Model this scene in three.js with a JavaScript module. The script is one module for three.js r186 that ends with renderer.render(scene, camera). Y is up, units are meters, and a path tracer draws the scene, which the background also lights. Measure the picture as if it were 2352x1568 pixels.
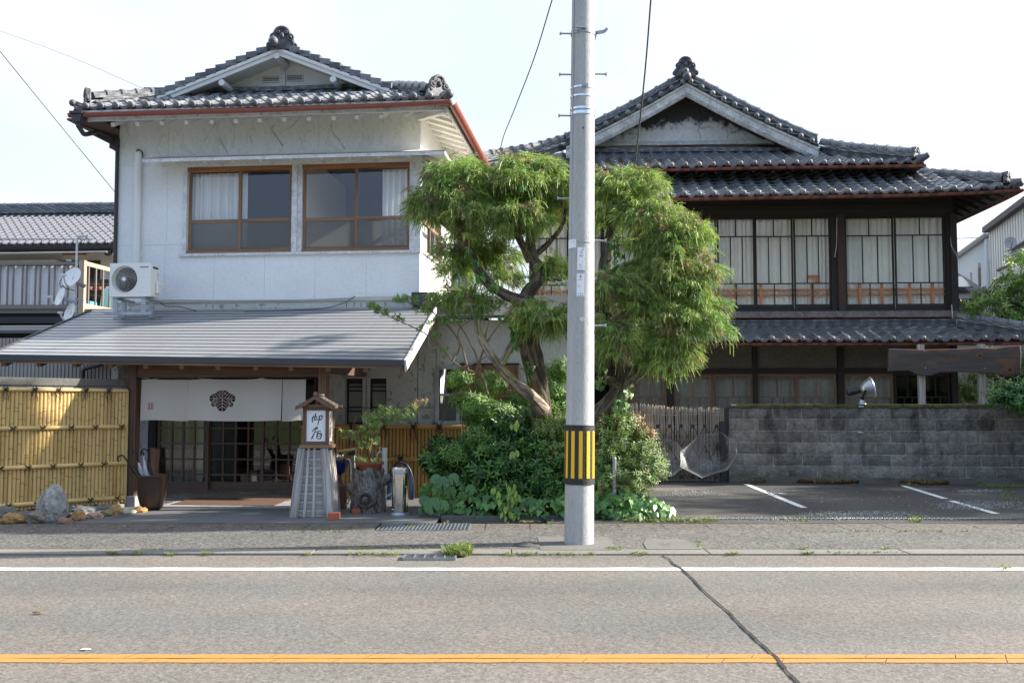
import * as THREE from 'three';
import { mergeGeometries } from 'three/addons/utils/BufferGeometryUtils.js';
import { RoundedBoxGeometry } from 'three/addons/geometries/RoundedBoxGeometry.js';
import { FontLoader } from 'three/addons/loaders/FontLoader.js';
import { TextGeometry } from 'three/addons/geometries/TextGeometry.js';

// ---------- camera, sky, sun, exposure ----------
const scene = new THREE.Scene();
const F = 2300, EYE = 1.5, TILT = Math.atan(146 / F), cT = Math.cos(TILT), sT = Math.sin(TILT);
const camera = new THREE.PerspectiveCamera(2 * Math.atan(784 / F) * 180 / Math.PI, 1024 / 682, 0.05, 600);
camera.position.set(0, EYE, 0); camera.lookAt(0, EYE + sT, -cT);
scene.add(camera);
const renderer = new THREE.WebGLRenderer({ antialias: true });
renderer.toneMapping = THREE.LinearToneMapping;
renderer.toneMappingExposure = 2.95;
renderer.shadowMap.enabled = true;
const SUN_AZ = 8 * Math.PI / 180, SUN_EL = 28.5 * Math.PI / 180;
const sunDir = new THREE.Vector3(Math.cos(SUN_EL) * Math.cos(SUN_AZ), Math.sin(SUN_EL), -Math.cos(SUN_EL) * Math.sin(SUN_AZ));
const sun = new THREE.DirectionalLight(new THREE.Color(1, 0.93, 0.82), 4.3);
sun.position.copy(sunDir).multiplyScalar(60).add(new THREE.Vector3(0, 0, -15)); sun.target.position.set(0, 0, -15);
sun.shadow.radius = 2; sun.castShadow = true; sun.shadow.mapSize.set(4096, 4096);
Object.assign(sun.shadow.camera, { left: -30, right: 30, top: 30, bottom: -30, near: 1, far: 150 });
scene.add(sun, sun.target);

// ---------- random, noise ----------
function RNG(a) { return () => { a |= 0; a = a + 0x6D2B79F5 | 0; let t = Math.imul(a ^ a >>> 15, 1 | a); t = t + Math.imul(t ^ t >>> 7, 61 | t) ^ t; return ((t ^ t >>> 14) >>> 0) / 4294967296; }; }
let rnd = RNG(7);
const R = (a, b) => a + (b - a) * rnd(), D2R = Math.PI / 180, clamp = (x, a = 0, b = 1) => Math.min(b, Math.max(a, x)), lerp = (a, b, t) => a + (b - a) * t;
const sstep = (a, b, x) => { const t = clamp((x - a) / (b - a)); return t * t * (3 - 2 * t); };
function hash(x, y, s) { let h = Math.imul(x, 374761393) + Math.imul(y, 668265263) + Math.imul(s, 2147483647 ^ 0x9E3779B1) | 0; h = Math.imul(h ^ h >>> 13, 1274126177); return ((h ^ h >>> 16) >>> 0) / 4294967296; }
function vn(x, y, px, py, s) {   // tiling value noise
  const x0 = Math.floor(x), y0 = Math.floor(y), fx = x - x0, fy = y - y0, u = fx * fx * (3 - 2 * fx), v = fy * fy * (3 - 2 * fy);
  const m = (a, p) => ((a % p) + p) % p, xa = m(x0, px), xb = m(x0 + 1, px), ya = m(y0, py), yb = m(y0 + 1, py);
  return lerp(lerp(hash(xa, ya, s), hash(xb, ya, s), u), lerp(hash(xa, yb, s), hash(xb, yb, s), u), v);
}
function fbm(u, v, px, py, oct, s) { let a = 0, w = 0.5, t = 0; for (let i = 0; i < oct; i++) { a += w * vn(u * px, v * py, px, py, s + i * 17); t += w; w *= 0.55; px *= 2; py *= 2; } return a / t; }

// ---------- sky: pale high cloud, bluer to the left and behind, brightest toward the sun ----------
{
  const W = 1024, H = 512, d = new Float32Array(W * H * 4);
  for (let j = 0; j < H; j++) for (let i = 0; i < W; i++) {
    const el = (j + 0.5) / H * Math.PI - Math.PI / 2, az = ((i + 0.5) / W - 0.5) * 2 * Math.PI;
    const x = Math.cos(el) * Math.cos(az), y = Math.sin(el), z = Math.cos(el) * Math.sin(az);
    const s = x * sunDir.x + y * sunDir.y + z * sunDir.z, k = (i * 4 + j * W * 4);
    const cl = sstep(0.32, 0.6, fbm(i / W, j / H, 10, 14, 5, 3)) * 0.75 + 0.25 * fbm(i / W, j / H, 4, 5, 3, 9);
    const near = Math.exp((s - 1) * 3.4), up = clamp(y);
    const white = clamp(0.02 + 0.5 * cl + 0.55 * near - 0.1 * up);
    const back = sstep(-0.1, 0.6, z), w2 = white * (1 - 0.7 * back); let r = lerp(lerp(0.30, 0.21, back), 0.49, w2), g = lerp(lerp(0.345, 0.305, back), 0.50, w2), b = lerp(lerp(0.41, 0.475, back), 0.51, w2);
    const gain = 0.89 + 0.75 * near;
    r *= gain; g *= gain; b *= gain;
    if (y < -0.02) { r = g = b = 0.2; }
    d[k] = r; d[k + 1] = g; d[k + 2] = b; d[k + 3] = 1;
  }
  const t = new THREE.DataTexture(d, W, H, THREE.RGBAFormat, THREE.FloatType);
  t.mapping = THREE.EquirectangularReflectionMapping; t.magFilter = t.minFilter = THREE.LinearFilter; t.needsUpdate = true;
  scene.background = t; scene.environment = t;
}

// ---------- pixel -> place ----------
const V = (x, y, z) => new THREE.Vector3(x, y, z);
function dir(px, py) { const x = (px - 1176) / F, y = (784 - py) / F; return V(x, sT + y * cT, -cT + y * sT); }
function at(px, py, d) { const r = dir(px, py); return r.multiplyScalar(d / -r.z).add(V(0, EYE, 0)); }
function gnd(px, py, y = 0) { const r = dir(px, py); return r.multiplyScalar((y - EYE) / r.y).add(V(0, EYE, 0)); }
class Frame {   // an upright frame on the ground: x along a facade, z out of it
  constructor(o, rot) { this.o = V(o.x, 0, o.z); this.rot = rot; this.c = Math.cos(rot); this.s = Math.sin(rot); }
  inv(p) { const x = p.x - this.o.x, z = p.z - this.o.z; return V(x * this.c - z * this.s, p.y, x * this.s + z * this.c); }
  out(p) { return V(this.o.x + p.x * this.c + p.z * this.s, p.y, this.o.z - p.x * this.s + p.z * this.c); }
  loc(px, py, z = 0) { const e = this.inv(V(0, EYE, 0)), r = dir(px, py), rx = r.x * this.c - r.z * this.s, rz = r.x * this.s + r.z * this.c, t = (z - e.z) / rz; return V(e.x + rx * t, EYE + r.y * t, z); }
  place(g) { g.position.copy(this.o); g.rotation.y = this.rot; return g; }
}

// ---------- textures and materials ----------
const enc = (c) => { c = clamp(c); return 255 * (c <= 0.0031308 ? 12.92 * c : 1.055 * Math.pow(c, 1 / 2.4) - 0.055); };
function tex(N, size, fn, data = false, M = N) {   // fn(u, v) -> linear colour or a grey; size = metres per repeat
  const a = new Uint8Array(N * M * 4);
  for (let j = 0; j < M; j++) for (let i = 0; i < N; i++) {
    const c = fn((i + 0.5) / N, (j + 0.5) / M), k = (j * N + i) * 4;
    if (data) a[k] = a[k + 1] = a[k + 2] = 255 * clamp(c); else { a[k] = enc(c[0]); a[k + 1] = enc(c[1]); a[k + 2] = enc(c[2]); }
    a[k + 3] = 255;
  }
  const t = new THREE.DataTexture(a, N, M); t.wrapS = t.wrapT = THREE.RepeatWrapping; t.magFilter = THREE.LinearFilter; t.minFilter = THREE.LinearMipmapLinearFilter; t.generateMipmaps = true;
  if (!data) t.colorSpace = THREE.SRGBColorSpace;
  const s = Array.isArray(size) ? size : [size, size]; t.repeat.set(1 / s[0], 1 / s[1]); t.needsUpdate = true; return t;
}
function canvasTex(w, h, draw) { const c = document.createElement('canvas'); c.width = w; c.height = h; draw(c.getContext('2d'), w, h); const t = new THREE.CanvasTexture(c); t.colorSpace = THREE.SRGBColorSpace; t.magFilter = THREE.LinearFilter; return t; }
const C = (r, g, b) => new THREE.Color().setRGB(r, g, b);
const mix3 = (a, b, t) => [lerp(a[0], b[0], t), lerp(a[1], b[1], t), lerp(a[2], b[2], t)], mul3 = (a, k) => [a[0] * k, a[1] * k, a[2] * k];
function mat(o) { const { rgb, ...p } = o, phys = 'transmission' in p || 'clearcoat' in p || 'sheen' in p || 'specularIntensity' in p; if (rgb) p.color = C(...rgb); return new (phys ? THREE.MeshPhysicalMaterial : THREE.MeshStandardMaterial)({ roughness: 0.85, ...p, side: THREE.DoubleSide }); }
const speck = (N, size, seed, base, amp, spots = 0) => tex(N, size, (u, v) => { const f = fbm(u, v, 6, 6, 4, seed), g = hash(Math.floor(u * N), Math.floor(v * N), seed), h = fbm(u, v, 48, 48, 3, seed + 5); let k = 1 + amp * (0.8 * (f - 0.5) + 0.9 * (h - 0.5) + 0.5 * (g - 0.5)); if (spots && hash(Math.floor(u * N / 2), Math.floor(v * N / 2), seed + 1) < spots) k *= 1.9; return mul3(base, Math.max(0.1, k)); });
const woodTex = (seed, base, dark, size = [0.5, 2], knots = 0.25) => tex(128, size, (u, v) => {   // grain runs along v
  const w = fbm(u, v, 3, 2, 3, seed), g = fbm(u + 0.06 * w, v, 26, 2, 3, seed + 3), f = fbm(u, v, 64, 8, 2, seed + 7);
  return mul3(mix3(base, dark, clamp(sstep(0.35, 0.7, g) * 0.8 + (w - 0.5) * knots * 2)), 0.8 + 0.4 * f);
}, false, 512);
const bumpNoise = (N, size, p, seed, oct = 4) => tex(N, size, (u, v) => fbm(u, v, p, p, oct, seed), true);

const T = {};
T.asphalt = tex(1024, 3.2, (u, v) => {
  const g = hash(Math.floor(u * 1024), Math.floor(v * 1024), 1), h = vn(u * 260, v * 260, 260, 260, 2), h2 = vn(u * 120, v * 120, 120, 120, 8), f = fbm(u, v, 5, 5, 4, 3);
  let k = 1 + 0.55 * (g - 0.5) + 0.7 * (h - 0.5) + 0.2 * (h2 - 0.5) + 0.12 * (f - 0.5); if (h > 0.92) k += 0.35; if (h2 < 0.06) k *= 0.75;
  return mul3(mix3([0.160, 0.140, 0.118], [0.144, 0.131, 0.116], sstep(0.35, 0.65, fbm(u, v, 3, 3, 3, 21))), k);
});
T.rough = tex(1024, 2.6, (u, v) => {
  const g = hash(Math.floor(u * 1024), Math.floor(v * 1024), 11), h = vn(u * 150, v * 150, 150, 150, 12), h2 = vn(u * 80, v * 80, 80, 80, 18), f = fbm(u, v, 5, 5, 4, 13);
  const k = 1 + 0.4 * (g - 0.5) + 1.1 * (h - 0.5) + 0.7 * (h2 - 0.5) + 0.3 * (f - 0.5); return mul3([0.104, 0.097, 0.089], Math.max(0.15, k) * (h > 0.93 ? 1.7 : 1));
});
T.parking = tex(1024, 4.2, (u, v) => {
  const g = hash(Math.floor(u * 1024), Math.floor(v * 1024), 31), h = vn(u * 200, v * 200, 200, 200, 32), f = fbm(u, v, 4, 4, 5, 33), k = 1 + 0.5 * (g - 0.5) + 0.8 * (h - 0.5) + 0.9 * (f - 0.5);
  return mul3(mix3([0.052, 0.050, 0.048], [0.12, 0.102, 0.082], sstep(0.55, 0.72, fbm(u, v, 3, 4, 4, 39))), Math.max(0.2, k) * (h > 0.955 ? 2.4 : 1));
});
T.conc = tex(512, 2.4, (u, v) => { const f = fbm(u, v, 4, 4, 5, 41), h = vn(u * 128, v * 128, 128, 128, 42), s = sstep(0.55, 0.75, fbm(u, v, 6, 3, 4, 44)); return mul3(mix3([0.30, 0.295, 0.285], [0.19, 0.18, 0.165], s), 0.75 + 0.35 * f + 0.25 * (h - 0.5)); });
T.stucco = tex(512, 2.2, (u, v) => { const f = fbm(u, v, 5, 5, 4, 51), h = fbm(u, v, 90, 90, 2, 52), dk = hash(Math.floor(u * 170), Math.floor(v * 170), 53) < 0.02 * sstep(0.45, 0.7, fbm(u, v, 4, 4, 3, 54)) ? 0.8 : 1; return mul3([0.82, 0.822, 0.825], (0.96 + 0.10 * (f - 0.5) + 0.12 * (h - 0.5)) * dk); });
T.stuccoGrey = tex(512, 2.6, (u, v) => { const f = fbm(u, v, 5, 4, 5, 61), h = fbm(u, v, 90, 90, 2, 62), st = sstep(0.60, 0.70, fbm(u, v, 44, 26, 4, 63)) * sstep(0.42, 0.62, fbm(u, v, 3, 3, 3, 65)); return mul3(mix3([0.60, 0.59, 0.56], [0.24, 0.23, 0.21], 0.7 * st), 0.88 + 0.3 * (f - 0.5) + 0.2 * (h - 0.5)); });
T.bStucco = bumpNoise(512, 0.5, 20, 55, 3);
T.bFine = bumpNoise(512, 0.6, 36, 56, 3);
T.bRough = bumpNoise(512, 0.8, 28, 57, 4);
T.block = tex(512, 2.7, (u, v) => {
  const f = fbm(u, v, 7, 5, 5, 71), h = fbm(u, v, 70, 70, 3, 72), st = sstep(0.40, 0.72, fbm(u, v, 17, 7, 5, 73)), st2 = sstep(0.42, 0.68, fbm(u, v, 6, 4, 5, 75));
  return mul3(mix3([0.215, 0.206, 0.193], [0.034, 0.033, 0.030], clamp(0.32 * st * st2 + 0.26 * st + 0.22 * st2)), 0.6 + 0.45 * f + 0.75 * (h - 0.5));
});
T.moss = tex(256, 0.8, (u, v) => { const f = fbm(u, v, 8, 8, 4, 81); return mul3(mix3([0.05, 0.05, 0.042], [0.085, 0.09, 0.022], sstep(0.4, 0.7, f)), 0.6 + 0.8 * fbm(u, v, 40, 40, 2, 82)); });
T.woodDark = woodTex(91, [0.030, 0.021, 0.016], [0.012, 0.009, 0.008]);
T.woodBrown = woodTex(92, [0.115, 0.064, 0.040], [0.055, 0.031, 0.020]);
T.woodOrange = woodTex(93, [0.36, 0.15, 0.06], [0.18, 0.078, 0.036]);
T.woodWorn = woodTex(94, [0.27, 0.155, 0.09], [0.15, 0.10, 0.07]);
T.woodGrey = woodTex(95, [0.41, 0.385, 0.36], [0.17, 0.148, 0.13], [0.35, 1.4]);
T.woodLattice = woodTex(96, [0.17, 0.105, 0.075], [0.10, 0.065, 0.05]);
T.tile = tex(256, 0.7, (u, v) => { const f = fbm(u, v, 5, 5, 5, 101), h = fbm(u, v, 40, 40, 2, 102); return mul3(mix3([0.215, 0.222, 0.235], [0.10, 0.102, 0.108], sstep(0.42, 0.7, f)), 0.75 + 0.5 * h); });
T.bTile = bumpNoise(256, 0.3, 20, 103, 3);
T.rust = tex(256, [1.1, 0.4], (u, v) => { const f = fbm(u, v, 12, 3, 4, 111); return mix3([0.235, 0.072, 0.048], [0.10, 0.035, 0.028], sstep(0.4, 0.7, f)); });
T.bamboo = tex(128, [0.25, 0.9], (u, v) => { const g = fbm(u, v, 20, 3, 3, 121), f = fbm(u, v, 3, 3, 4, 122); return mul3(mix3([0.64, 0.455, 0.19], [0.54, 0.36, 0.14], g), 0.85 + 0.3 * f); }, false, 256);
T.bambooAged = tex(128, [0.25, 0.9], (u, v) => { const g = fbm(u, v, 20, 3, 3, 123), f = fbm(u, v, 3, 3, 4, 124); return mul3(mix3([0.44, 0.25, 0.068], [0.32, 0.17, 0.05], g), 0.8 + 0.4 * f); }, false, 256);
T.polecon = tex(512, [1.0, 2.2], (u, v) => { const f = 0.5 * fbm(u, v, 6, 5, 4, 131) + 0.5 * fbm(u, v, 22, 2, 3, 134), h = fbm(u, v, 110, 60, 2, 132), p = vn(u * 150, v * 110, 150, 110, 133) > 0.93 ? 0.66 : 1; return mul3([0.50, 0.50, 0.49], (0.86 + 0.5 * (f - 0.5) + 0.2 * (h - 0.5)) * p); });
T.bark = tex(256, [0.5, 0.7], (u, v) => { const g = fbm(u, v, 14, 4, 4, 141), f = fbm(u, v, 4, 4, 3, 142); return mul3(mix3(mix3([0.17, 0.135, 0.105], [0.055, 0.042, 0.033], sstep(0.38, 0.62, g)), [0.10, 0.105, 0.035], sstep(0.55, 0.75, f) * 0.8), 0.8 + 0.4 * fbm(u, v, 40, 20, 2, 143)); });
T.bBark = tex(256, [0.5, 0.7], (u, v) => fbm(u, v, 14, 4, 4, 141), true);
T.stump = tex(256, [0.5, 0.5], (u, v) => { const w = fbm(u, v, 4, 4, 3, 151), g = fbm(u + 0.25 * w, v + 0.2 * w, 26, 9, 4, 152); return mul3(mix3([0.27, 0.255, 0.24], [0.075, 0.066, 0.06], sstep(0.30, 0.74, g)), 0.85 + 0.5 * (w - 0.5)); });
T.rock = tex(256, 0.7, (u, v) => { const f = fbm(u, v, 5, 5, 5, 161), h = fbm(u, v, 30, 30, 3, 162); return mul3([1, 1, 1], 0.42 + 0.8 * f * 0.7 + 0.5 * (h - 0.5)); });
T.cloth = tex(256, 0.5, (u, v) => { const g = vn(u * 128, v * 4, 128, 4, 171), h = vn(u * 4, v * 128, 4, 128, 172), f = fbm(u, v, 3, 3, 3, 173); return mul3([0.66, 0.63, 0.58], 0.9 + 0.09 * (g - 0.5) + 0.09 * (h - 0.5) + 0.1 * (f - 0.5)); });
T.zinc = tex(256, 0.8, (u, v) => { const f = fbm(u, v, 8, 8, 4, 181); return mul3([0.42, 0.44, 0.46], 0.8 + 0.5 * (f - 0.3)); });

const M = {
  asphalt: mat({ map: T.asphalt, bumpMap: T.bRough, bumpScale: 0.004, roughness: 0.93, vertexColors: true }),
  rough: mat({ map: T.rough, bumpMap: T.bRough, bumpScale: 0.008, roughness: 0.95, vertexColors: true }),
  parking: mat({ map: T.parking, bumpMap: T.bRough, bumpScale: 0.006, roughness: 0.9, vertexColors: true }),
  apron: mat({ map: T.conc, rgb: [0.46, 0.47, 0.49], bumpMap: T.bFine, bumpScale: 0.002, roughness: 0.6 }),
  kerb: mat({ map: T.conc, rgb: [0.68, 0.64, 0.58], bumpMap: T.bRough, bumpScale: 0.003 }),
  cover: mat({ map: T.rough, rgb: [1.0, 0.94, 0.87], bumpMap: T.bRough, bumpScale: 0.004 }),
  earth: mat({ rgb: [0.09, 0.08, 0.06] }),
  patch: mat({ map: T.conc, rgb: [0.52, 0.50, 0.48], bumpMap: T.bRough, bumpScale: 0.004 }),
  conc: mat({ map: T.conc, bumpMap: T.bFine, bumpScale: 0.003 }),
  concDark: mat({ map: T.conc, rgb: [0.42, 0.42, 0.38], bumpMap: T.bFine, bumpScale: 0.003 }),
  whiteLine: mat({ rgb: [0.74, 0.74, 0.73], bumpMap: T.bRough, bumpScale: 0.002, roughness: 0.7 }),
  yellowLine: mat({ rgb: [0.46, 0.20, 0.045], bumpMap: T.bRough, bumpScale: 0.002, roughness: 0.7 }),
  tar: mat({ rgb: [0.022, 0.022, 0.023], roughness: 0.75 }),
  stucco: mat({ map: T.stucco, bumpMap: T.bStucco, bumpScale: 0.004, roughness: 0.9 }),
  plaster: mat({ map: T.stucco, rgb: [0.97, 0.95, 0.88], roughness: 0.9 }),
  stuccoGrey: mat({ map: T.stuccoGrey, bumpMap: T.bStucco, bumpScale: 0.008, roughness: 0.95 }),
  whitePaint: mat({ rgb: [0.70, 0.70, 0.69], map: speck(256, 1.2, 201, [0.98, 0.97, 0.95], 0.22), roughness: 0.6 }),
  whiteWorn: mat({ map: speck(256, 0.9, 202, [0.62, 0.62, 0.63], 0.7), roughness: 0.8 }),
  cream: mat({ map: speck(256, 1.2, 203, [0.72, 0.68, 0.58], 0.12), roughness: 0.85 }),
  lace: mat({ map: speck(128, 0.3, 232, [0.50, 0.49, 0.46], 0.3), transmission: 0.3, thickness: 0, roughness: 1 }), railWood: mat({ map: T.woodOrange, rgb: [1.75, 1.55, 1.5], roughness: 0.6 }),
  stuccoDirty: mat({ map: tex(512, 2.6, (u, v) => { const f = fbm(u, v, 5, 5, 4, 251), h = fbm(u, v, 90, 90, 2, 252), g = sstep(0.56, 0.66, fbm(u, v, 60, 34, 4, 253)) * sstep(0.38, 0.62, fbm(u, v, 5, 4, 4, 254)); return mul3(mix3([0.81, 0.81, 0.795], [0.45, 0.44, 0.41], 0.26 * g), 0.95 + 0.12 * (f - 0.5) + 0.12 * (h - 0.5)); }), bumpMap: T.bStucco, bumpScale: 0.004, roughness: 0.9 }),
  pvc: mat({ rgb: [0.74, 0.74, 0.72], roughness: 0.4 }),
  block: mat({ map: T.block, bumpMap: T.bRough, bumpScale: 0.012, roughness: 0.97 }),
  mortar: mat({ map: T.block, rgb: [2.1, 2.1, 2.05], roughness: 1 }),
  moss: mat({ map: T.moss, bumpMap: T.bRough, bumpScale: 0.01, roughness: 1 }),
  woodDark: mat({ map: T.woodDark, roughness: 0.75 }), woodBrown: mat({ map: T.woodBrown, roughness: 0.6 }), woodOrange: mat({ map: T.woodOrange, roughness: 0.6 }),
  woodWorn: mat({ map: T.woodWorn, roughness: 0.8 }), woodGrey: mat({ map: T.woodGrey, roughness: 0.85, bumpMap: T.bBark, bumpScale: 0.003 }), woodLattice: mat({ map: T.woodLattice, roughness: 0.6 }),
  tiles: [[1, 1, 1], [0.82, 0.83, 0.85], [1.25, 1.24, 1.22], [0.62, 0.63, 0.66], [1.0, 0.94, 0.88], [0.9, 0.9, 0.86]].map((c) => mat({ map: T.tile, rgb: c, bumpMap: T.bTile, bumpScale: 0.002, roughness: 0.45 })),
  tileDark: mat({ map: T.tile, rgb: [0.5, 0.5, 0.52], bumpMap: T.bTile, bumpScale: 0.003, roughness: 0.5 }),
  rust: mat({ map: T.rust, roughness: 0.55 }), redPaint: mat({ rgb: [0.30, 0.088, 0.058], map: speck(256, 0.8, 231, [1, 1, 1], 0.35), roughness: 0.5 }),
  metalRoof: mat({ rgb: [0.31, 0.315, 0.325], map: speck(256, 1.5, 204, [1, 1, 1], 0.3), roughness: 0.36, metalness: 0.15 }),
  metalEdge: mat({ rgb: [0.055, 0.057, 0.062], roughness: 0.5, metalness: 0.2 }),
  darkMetal: mat({ rgb: [0.028, 0.029, 0.031], roughness: 0.5, metalness: 0.3 }),
  darkPlastic: mat({ rgb: [0.035, 0.034, 0.036], roughness: 0.45 }),
  black: mat({ rgb: [0.012, 0.012, 0.012], roughness: 0.6 }),
  zinc: mat({ map: T.zinc, roughness: 0.42, metalness: 0.75 }),
  steel: mat({ rgb: [0.62, 0.62, 0.63], roughness: 0.16, metalness: 1 }),
  band: mat({ rgb: [0.75, 0.77, 0.8], roughness: 0.22, metalness: 1 }),
  glass: mat({ rgb: [1, 1, 1], transmission: 1, thickness: 0, roughness: 0.01, ior: 1.52, specularIntensity: 2 }),
  glassOld: mat({ rgb: [0.97, 0.97, 0.96], transmission: 1, thickness: 0, roughness: 0.01, ior: 1.45, specularIntensity: 0.6 }),
  frosted: mat({ rgb: [0.62, 0.62, 0.60], transmission: 0.9, thickness: 0, roughness: 0.38, ior: 1.5, bumpMap: bumpNoise(256, 0.12, 14, 58, 3), bumpScale: 0.004 }),
  vinyl: mat({ rgb: [0.82, 0.84, 0.87], transmission: 0.95, thickness: 0, roughness: 0.33, ior: 1.5, bumpMap: T.bTile, bumpScale: 0.006 }),
  curtain: mat({ rgb: [0.82, 0.83, 0.83], transmission: 0.15, thickness: 0, roughness: 1 }),
  curtainOld: mat({ map: speck(128, 0.6, 205, [0.95, 0.915, 0.85], 0.10), transmission: 0.05, thickness: 0, roughness: 1 }),
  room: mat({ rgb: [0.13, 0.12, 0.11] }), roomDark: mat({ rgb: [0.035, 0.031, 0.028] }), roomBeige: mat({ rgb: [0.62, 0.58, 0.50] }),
  bamboo: [[1, 1, 1], [0.93, 0.95, 0.9], [1.08, 1.06, 1.04], [0.82, 0.79, 0.72]].map((c) => mat({ map: T.bamboo, rgb: c, roughness: 0.42 })),
  bambooAged: [[1, 1, 1], [0.88, 0.88, 0.85], [1.08, 1.05, 1.0]].map((c) => mat({ map: T.bambooAged, rgb: c, roughness: 0.5 })),
  bambooNode: mat({ rgb: [0.27, 0.15, 0.05], roughness: 0.6 }),
  polecon: mat({ map: T.polecon, bumpMap: T.bFine, bumpScale: 0.002, roughness: 0.85 }),
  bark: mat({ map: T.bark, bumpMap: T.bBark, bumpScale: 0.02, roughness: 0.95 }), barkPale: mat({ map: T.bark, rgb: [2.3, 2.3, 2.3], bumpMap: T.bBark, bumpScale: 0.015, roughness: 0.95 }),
  stump: mat({ map: T.stump, bumpMap: T.bRough, bumpScale: 0.008, roughness: 0.9 }),
  cloth: mat({ map: T.cloth, transmission: 0.22, thickness: 0, roughness: 1 }),
  clay: mat({ rgb: [0.31, 0.085, 0.04], map: speck(128, 0.4, 206, [1, 1, 1], 0.25), roughness: 0.7 }),
  brick: mat({ rgb: [0.46, 0.125, 0.058], map: speck(128, 0.4, 207, [1, 1, 1], 0.3), roughness: 0.85 }),
  glaze: mat({ rgb: [0.055, 0.030, 0.020], map: speck(256, 0.6, 208, [1, 1, 1], 0.5), roughness: 0.38 }),
  mat: mat({ rgb: [0.105, 0.05, 0.026], map: speck(256, 0.5, 209, [1, 1, 1], 0.3), roughness: 1 }),
  washed: mat({ map: tex(512, 1.0, (u, v) => { const h = vn(u * 90, v * 90, 90, 90, 211), g = vn(u * 45, v * 45, 45, 45, 212); return mul3(mix3([0.30, 0.27, 0.23], [0.10, 0.09, 0.08], sstep(0.3, 0.7, h)), 0.6 + 0.8 * g); }), bumpMap: T.bRough, bumpScale: 0.006 }),
  cord: mat({ rgb: [0.012, 0.012, 0.013], roughness: 0.9 }),
  white: mat({ rgb: [0.8, 0.8, 0.8], roughness: 0.45 }),
  acWhite: mat({ rgb: [0.74, 0.735, 0.70], roughness: 0.35 }),
  wire: mat({ rgb: [0.05, 0.05, 0.055], roughness: 0.7 }),
};

// ---------- building helpers ----------
const names = new Map();
function numbered(n) { const k = names.get(n) ?? 0; names.set(n, k + 1); return k ? n + '_' + String(k).padStart(3, '0') : n; }
function tag(o, label, category, group, kind) { if (label) o.userData.label = label; if (category) o.userData.category = category; if (group) o.userData.group = group; if (kind) o.userData.kind = kind; return o; }
function thing(name, label, category, frame, group) { const g = new THREE.Group(); g.name = numbered(name); if (frame instanceof Frame) frame.place(g); else if (frame) g.position.copy(frame); scene.add(g); return tag(g, label, category, group); }
function struct(name) { const g = new THREE.Group(); g.name = numbered(name); g.userData.kind = 'structure'; scene.add(g); return g; }
function shadow(m) { m.castShadow = m.receiveShadow = true; return m; }
function put(parent, name, geo, m, p) { const o = shadow(new THREE.Mesh(geo, m)); o.name = name; if (p) o.position.copy(p); parent.add(o); return o; }
function sub(parent, name) { const g = new THREE.Group(); g.name = name; parent.add(g); return g; }
function boxUV(g) {   // uv in metres from position and normal
  if (g.index) g = g.toNonIndexed(); const p = g.attributes.position, n = g.attributes.normal, uv = new Float32Array(p.count * 2);
  for (let i = 0; i < p.count; i++) {
    const ax = Math.abs(n.getX(i)), ay = Math.abs(n.getY(i)), az = Math.abs(n.getZ(i)), x = p.getX(i), y = p.getY(i), z = p.getZ(i);
    if (ay > ax && ay > az) { uv[2 * i] = x; uv[2 * i + 1] = z; } else if (ax > az) { uv[2 * i] = z; uv[2 * i + 1] = y; } else { uv[2 * i] = x; uv[2 * i + 1] = y; }
  }
  g.setAttribute('uv', new THREE.BufferAttribute(uv, 2)); return g;
}
const swapUV = (g) => { const u = g.attributes.uv; for (let i = 0; i < u.count; i++) u.setXY(i, u.getY(i), u.getX(i)); return g; };
// a box between two corners; along: 'x' when the grain runs along x
function box(x0, x1, y0, y1, z0, z1, o = {}) {
  const w = Math.abs(x1 - x0), h = Math.abs(y1 - y0), d = Math.abs(z1 - z0), r = o.r ? Math.min(o.r, w / 2.2, h / 2.2, d / 2.2) : 0;
  let g = r ? new RoundedBoxGeometry(w, h, d, 1, r) : new THREE.BoxGeometry(w, h, d);
  g.translate((x0 + x1) / 2, (y0 + y1) / 2, (z0 + z1) / 2); g = boxUV(g); if (o.along === 'x') swapUV(g);
  if (o.shift) { const u = g.attributes.uv; for (let i = 0; i < u.count; i++) u.setXY(i, u.getX(i) + o.shift, u.getY(i) + o.shift * 1.7); }
  return g;
}
const UPV = V(0, 1, 0);
function rod(a, b, r, r2 = r, seg = 8, open = false) {
  const d = b.clone().sub(a), L = d.length(), g = new THREE.CylinderGeometry(r2, r, L, seg, 1, open), u = g.attributes.uv;
  for (let i = 0; i < u.count; i++) u.setXY(i, u.getX(i) * 2 * Math.PI * r, u.getY(i) * L);
  g.applyQuaternion(new THREE.Quaternion().setFromUnitVectors(UPV, d.normalize())); g.translate((a.x + b.x) / 2, (a.y + b.y) / 2, (a.z + b.z) / 2); return g;
}
function bar(a, b, w, h, roll = null) {   // a rectangular bar from a to b, w across, h high
  const d = b.clone().sub(a), L = d.length(), z = d.normalize(), up = roll ?? (Math.abs(z.y) > 0.95 ? V(0, 0, 1) : UPV), x = V(0, 0, 0).crossVectors(up, z).normalize(), y = V(0, 0, 0).crossVectors(z, x);
  let g = boxUV(new THREE.BoxGeometry(w, h, L)); const n = g.attributes.normal, p = g.attributes.position, uv = g.attributes.uv;
  for (let i = 0; i < p.count; i++) { const s = Math.abs(n.getX(i)) > 0.5 ? p.getY(i) : p.getX(i); if (Math.abs(n.getZ(i)) < 0.5) uv.setXY(i, s, p.getZ(i)); }
  g.applyMatrix4(new THREE.Matrix4().makeBasis(x, y, z)); g.translate((a.x + b.x) / 2, (a.y + b.y) / 2, (a.z + b.z) / 2); return g;
}
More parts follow.
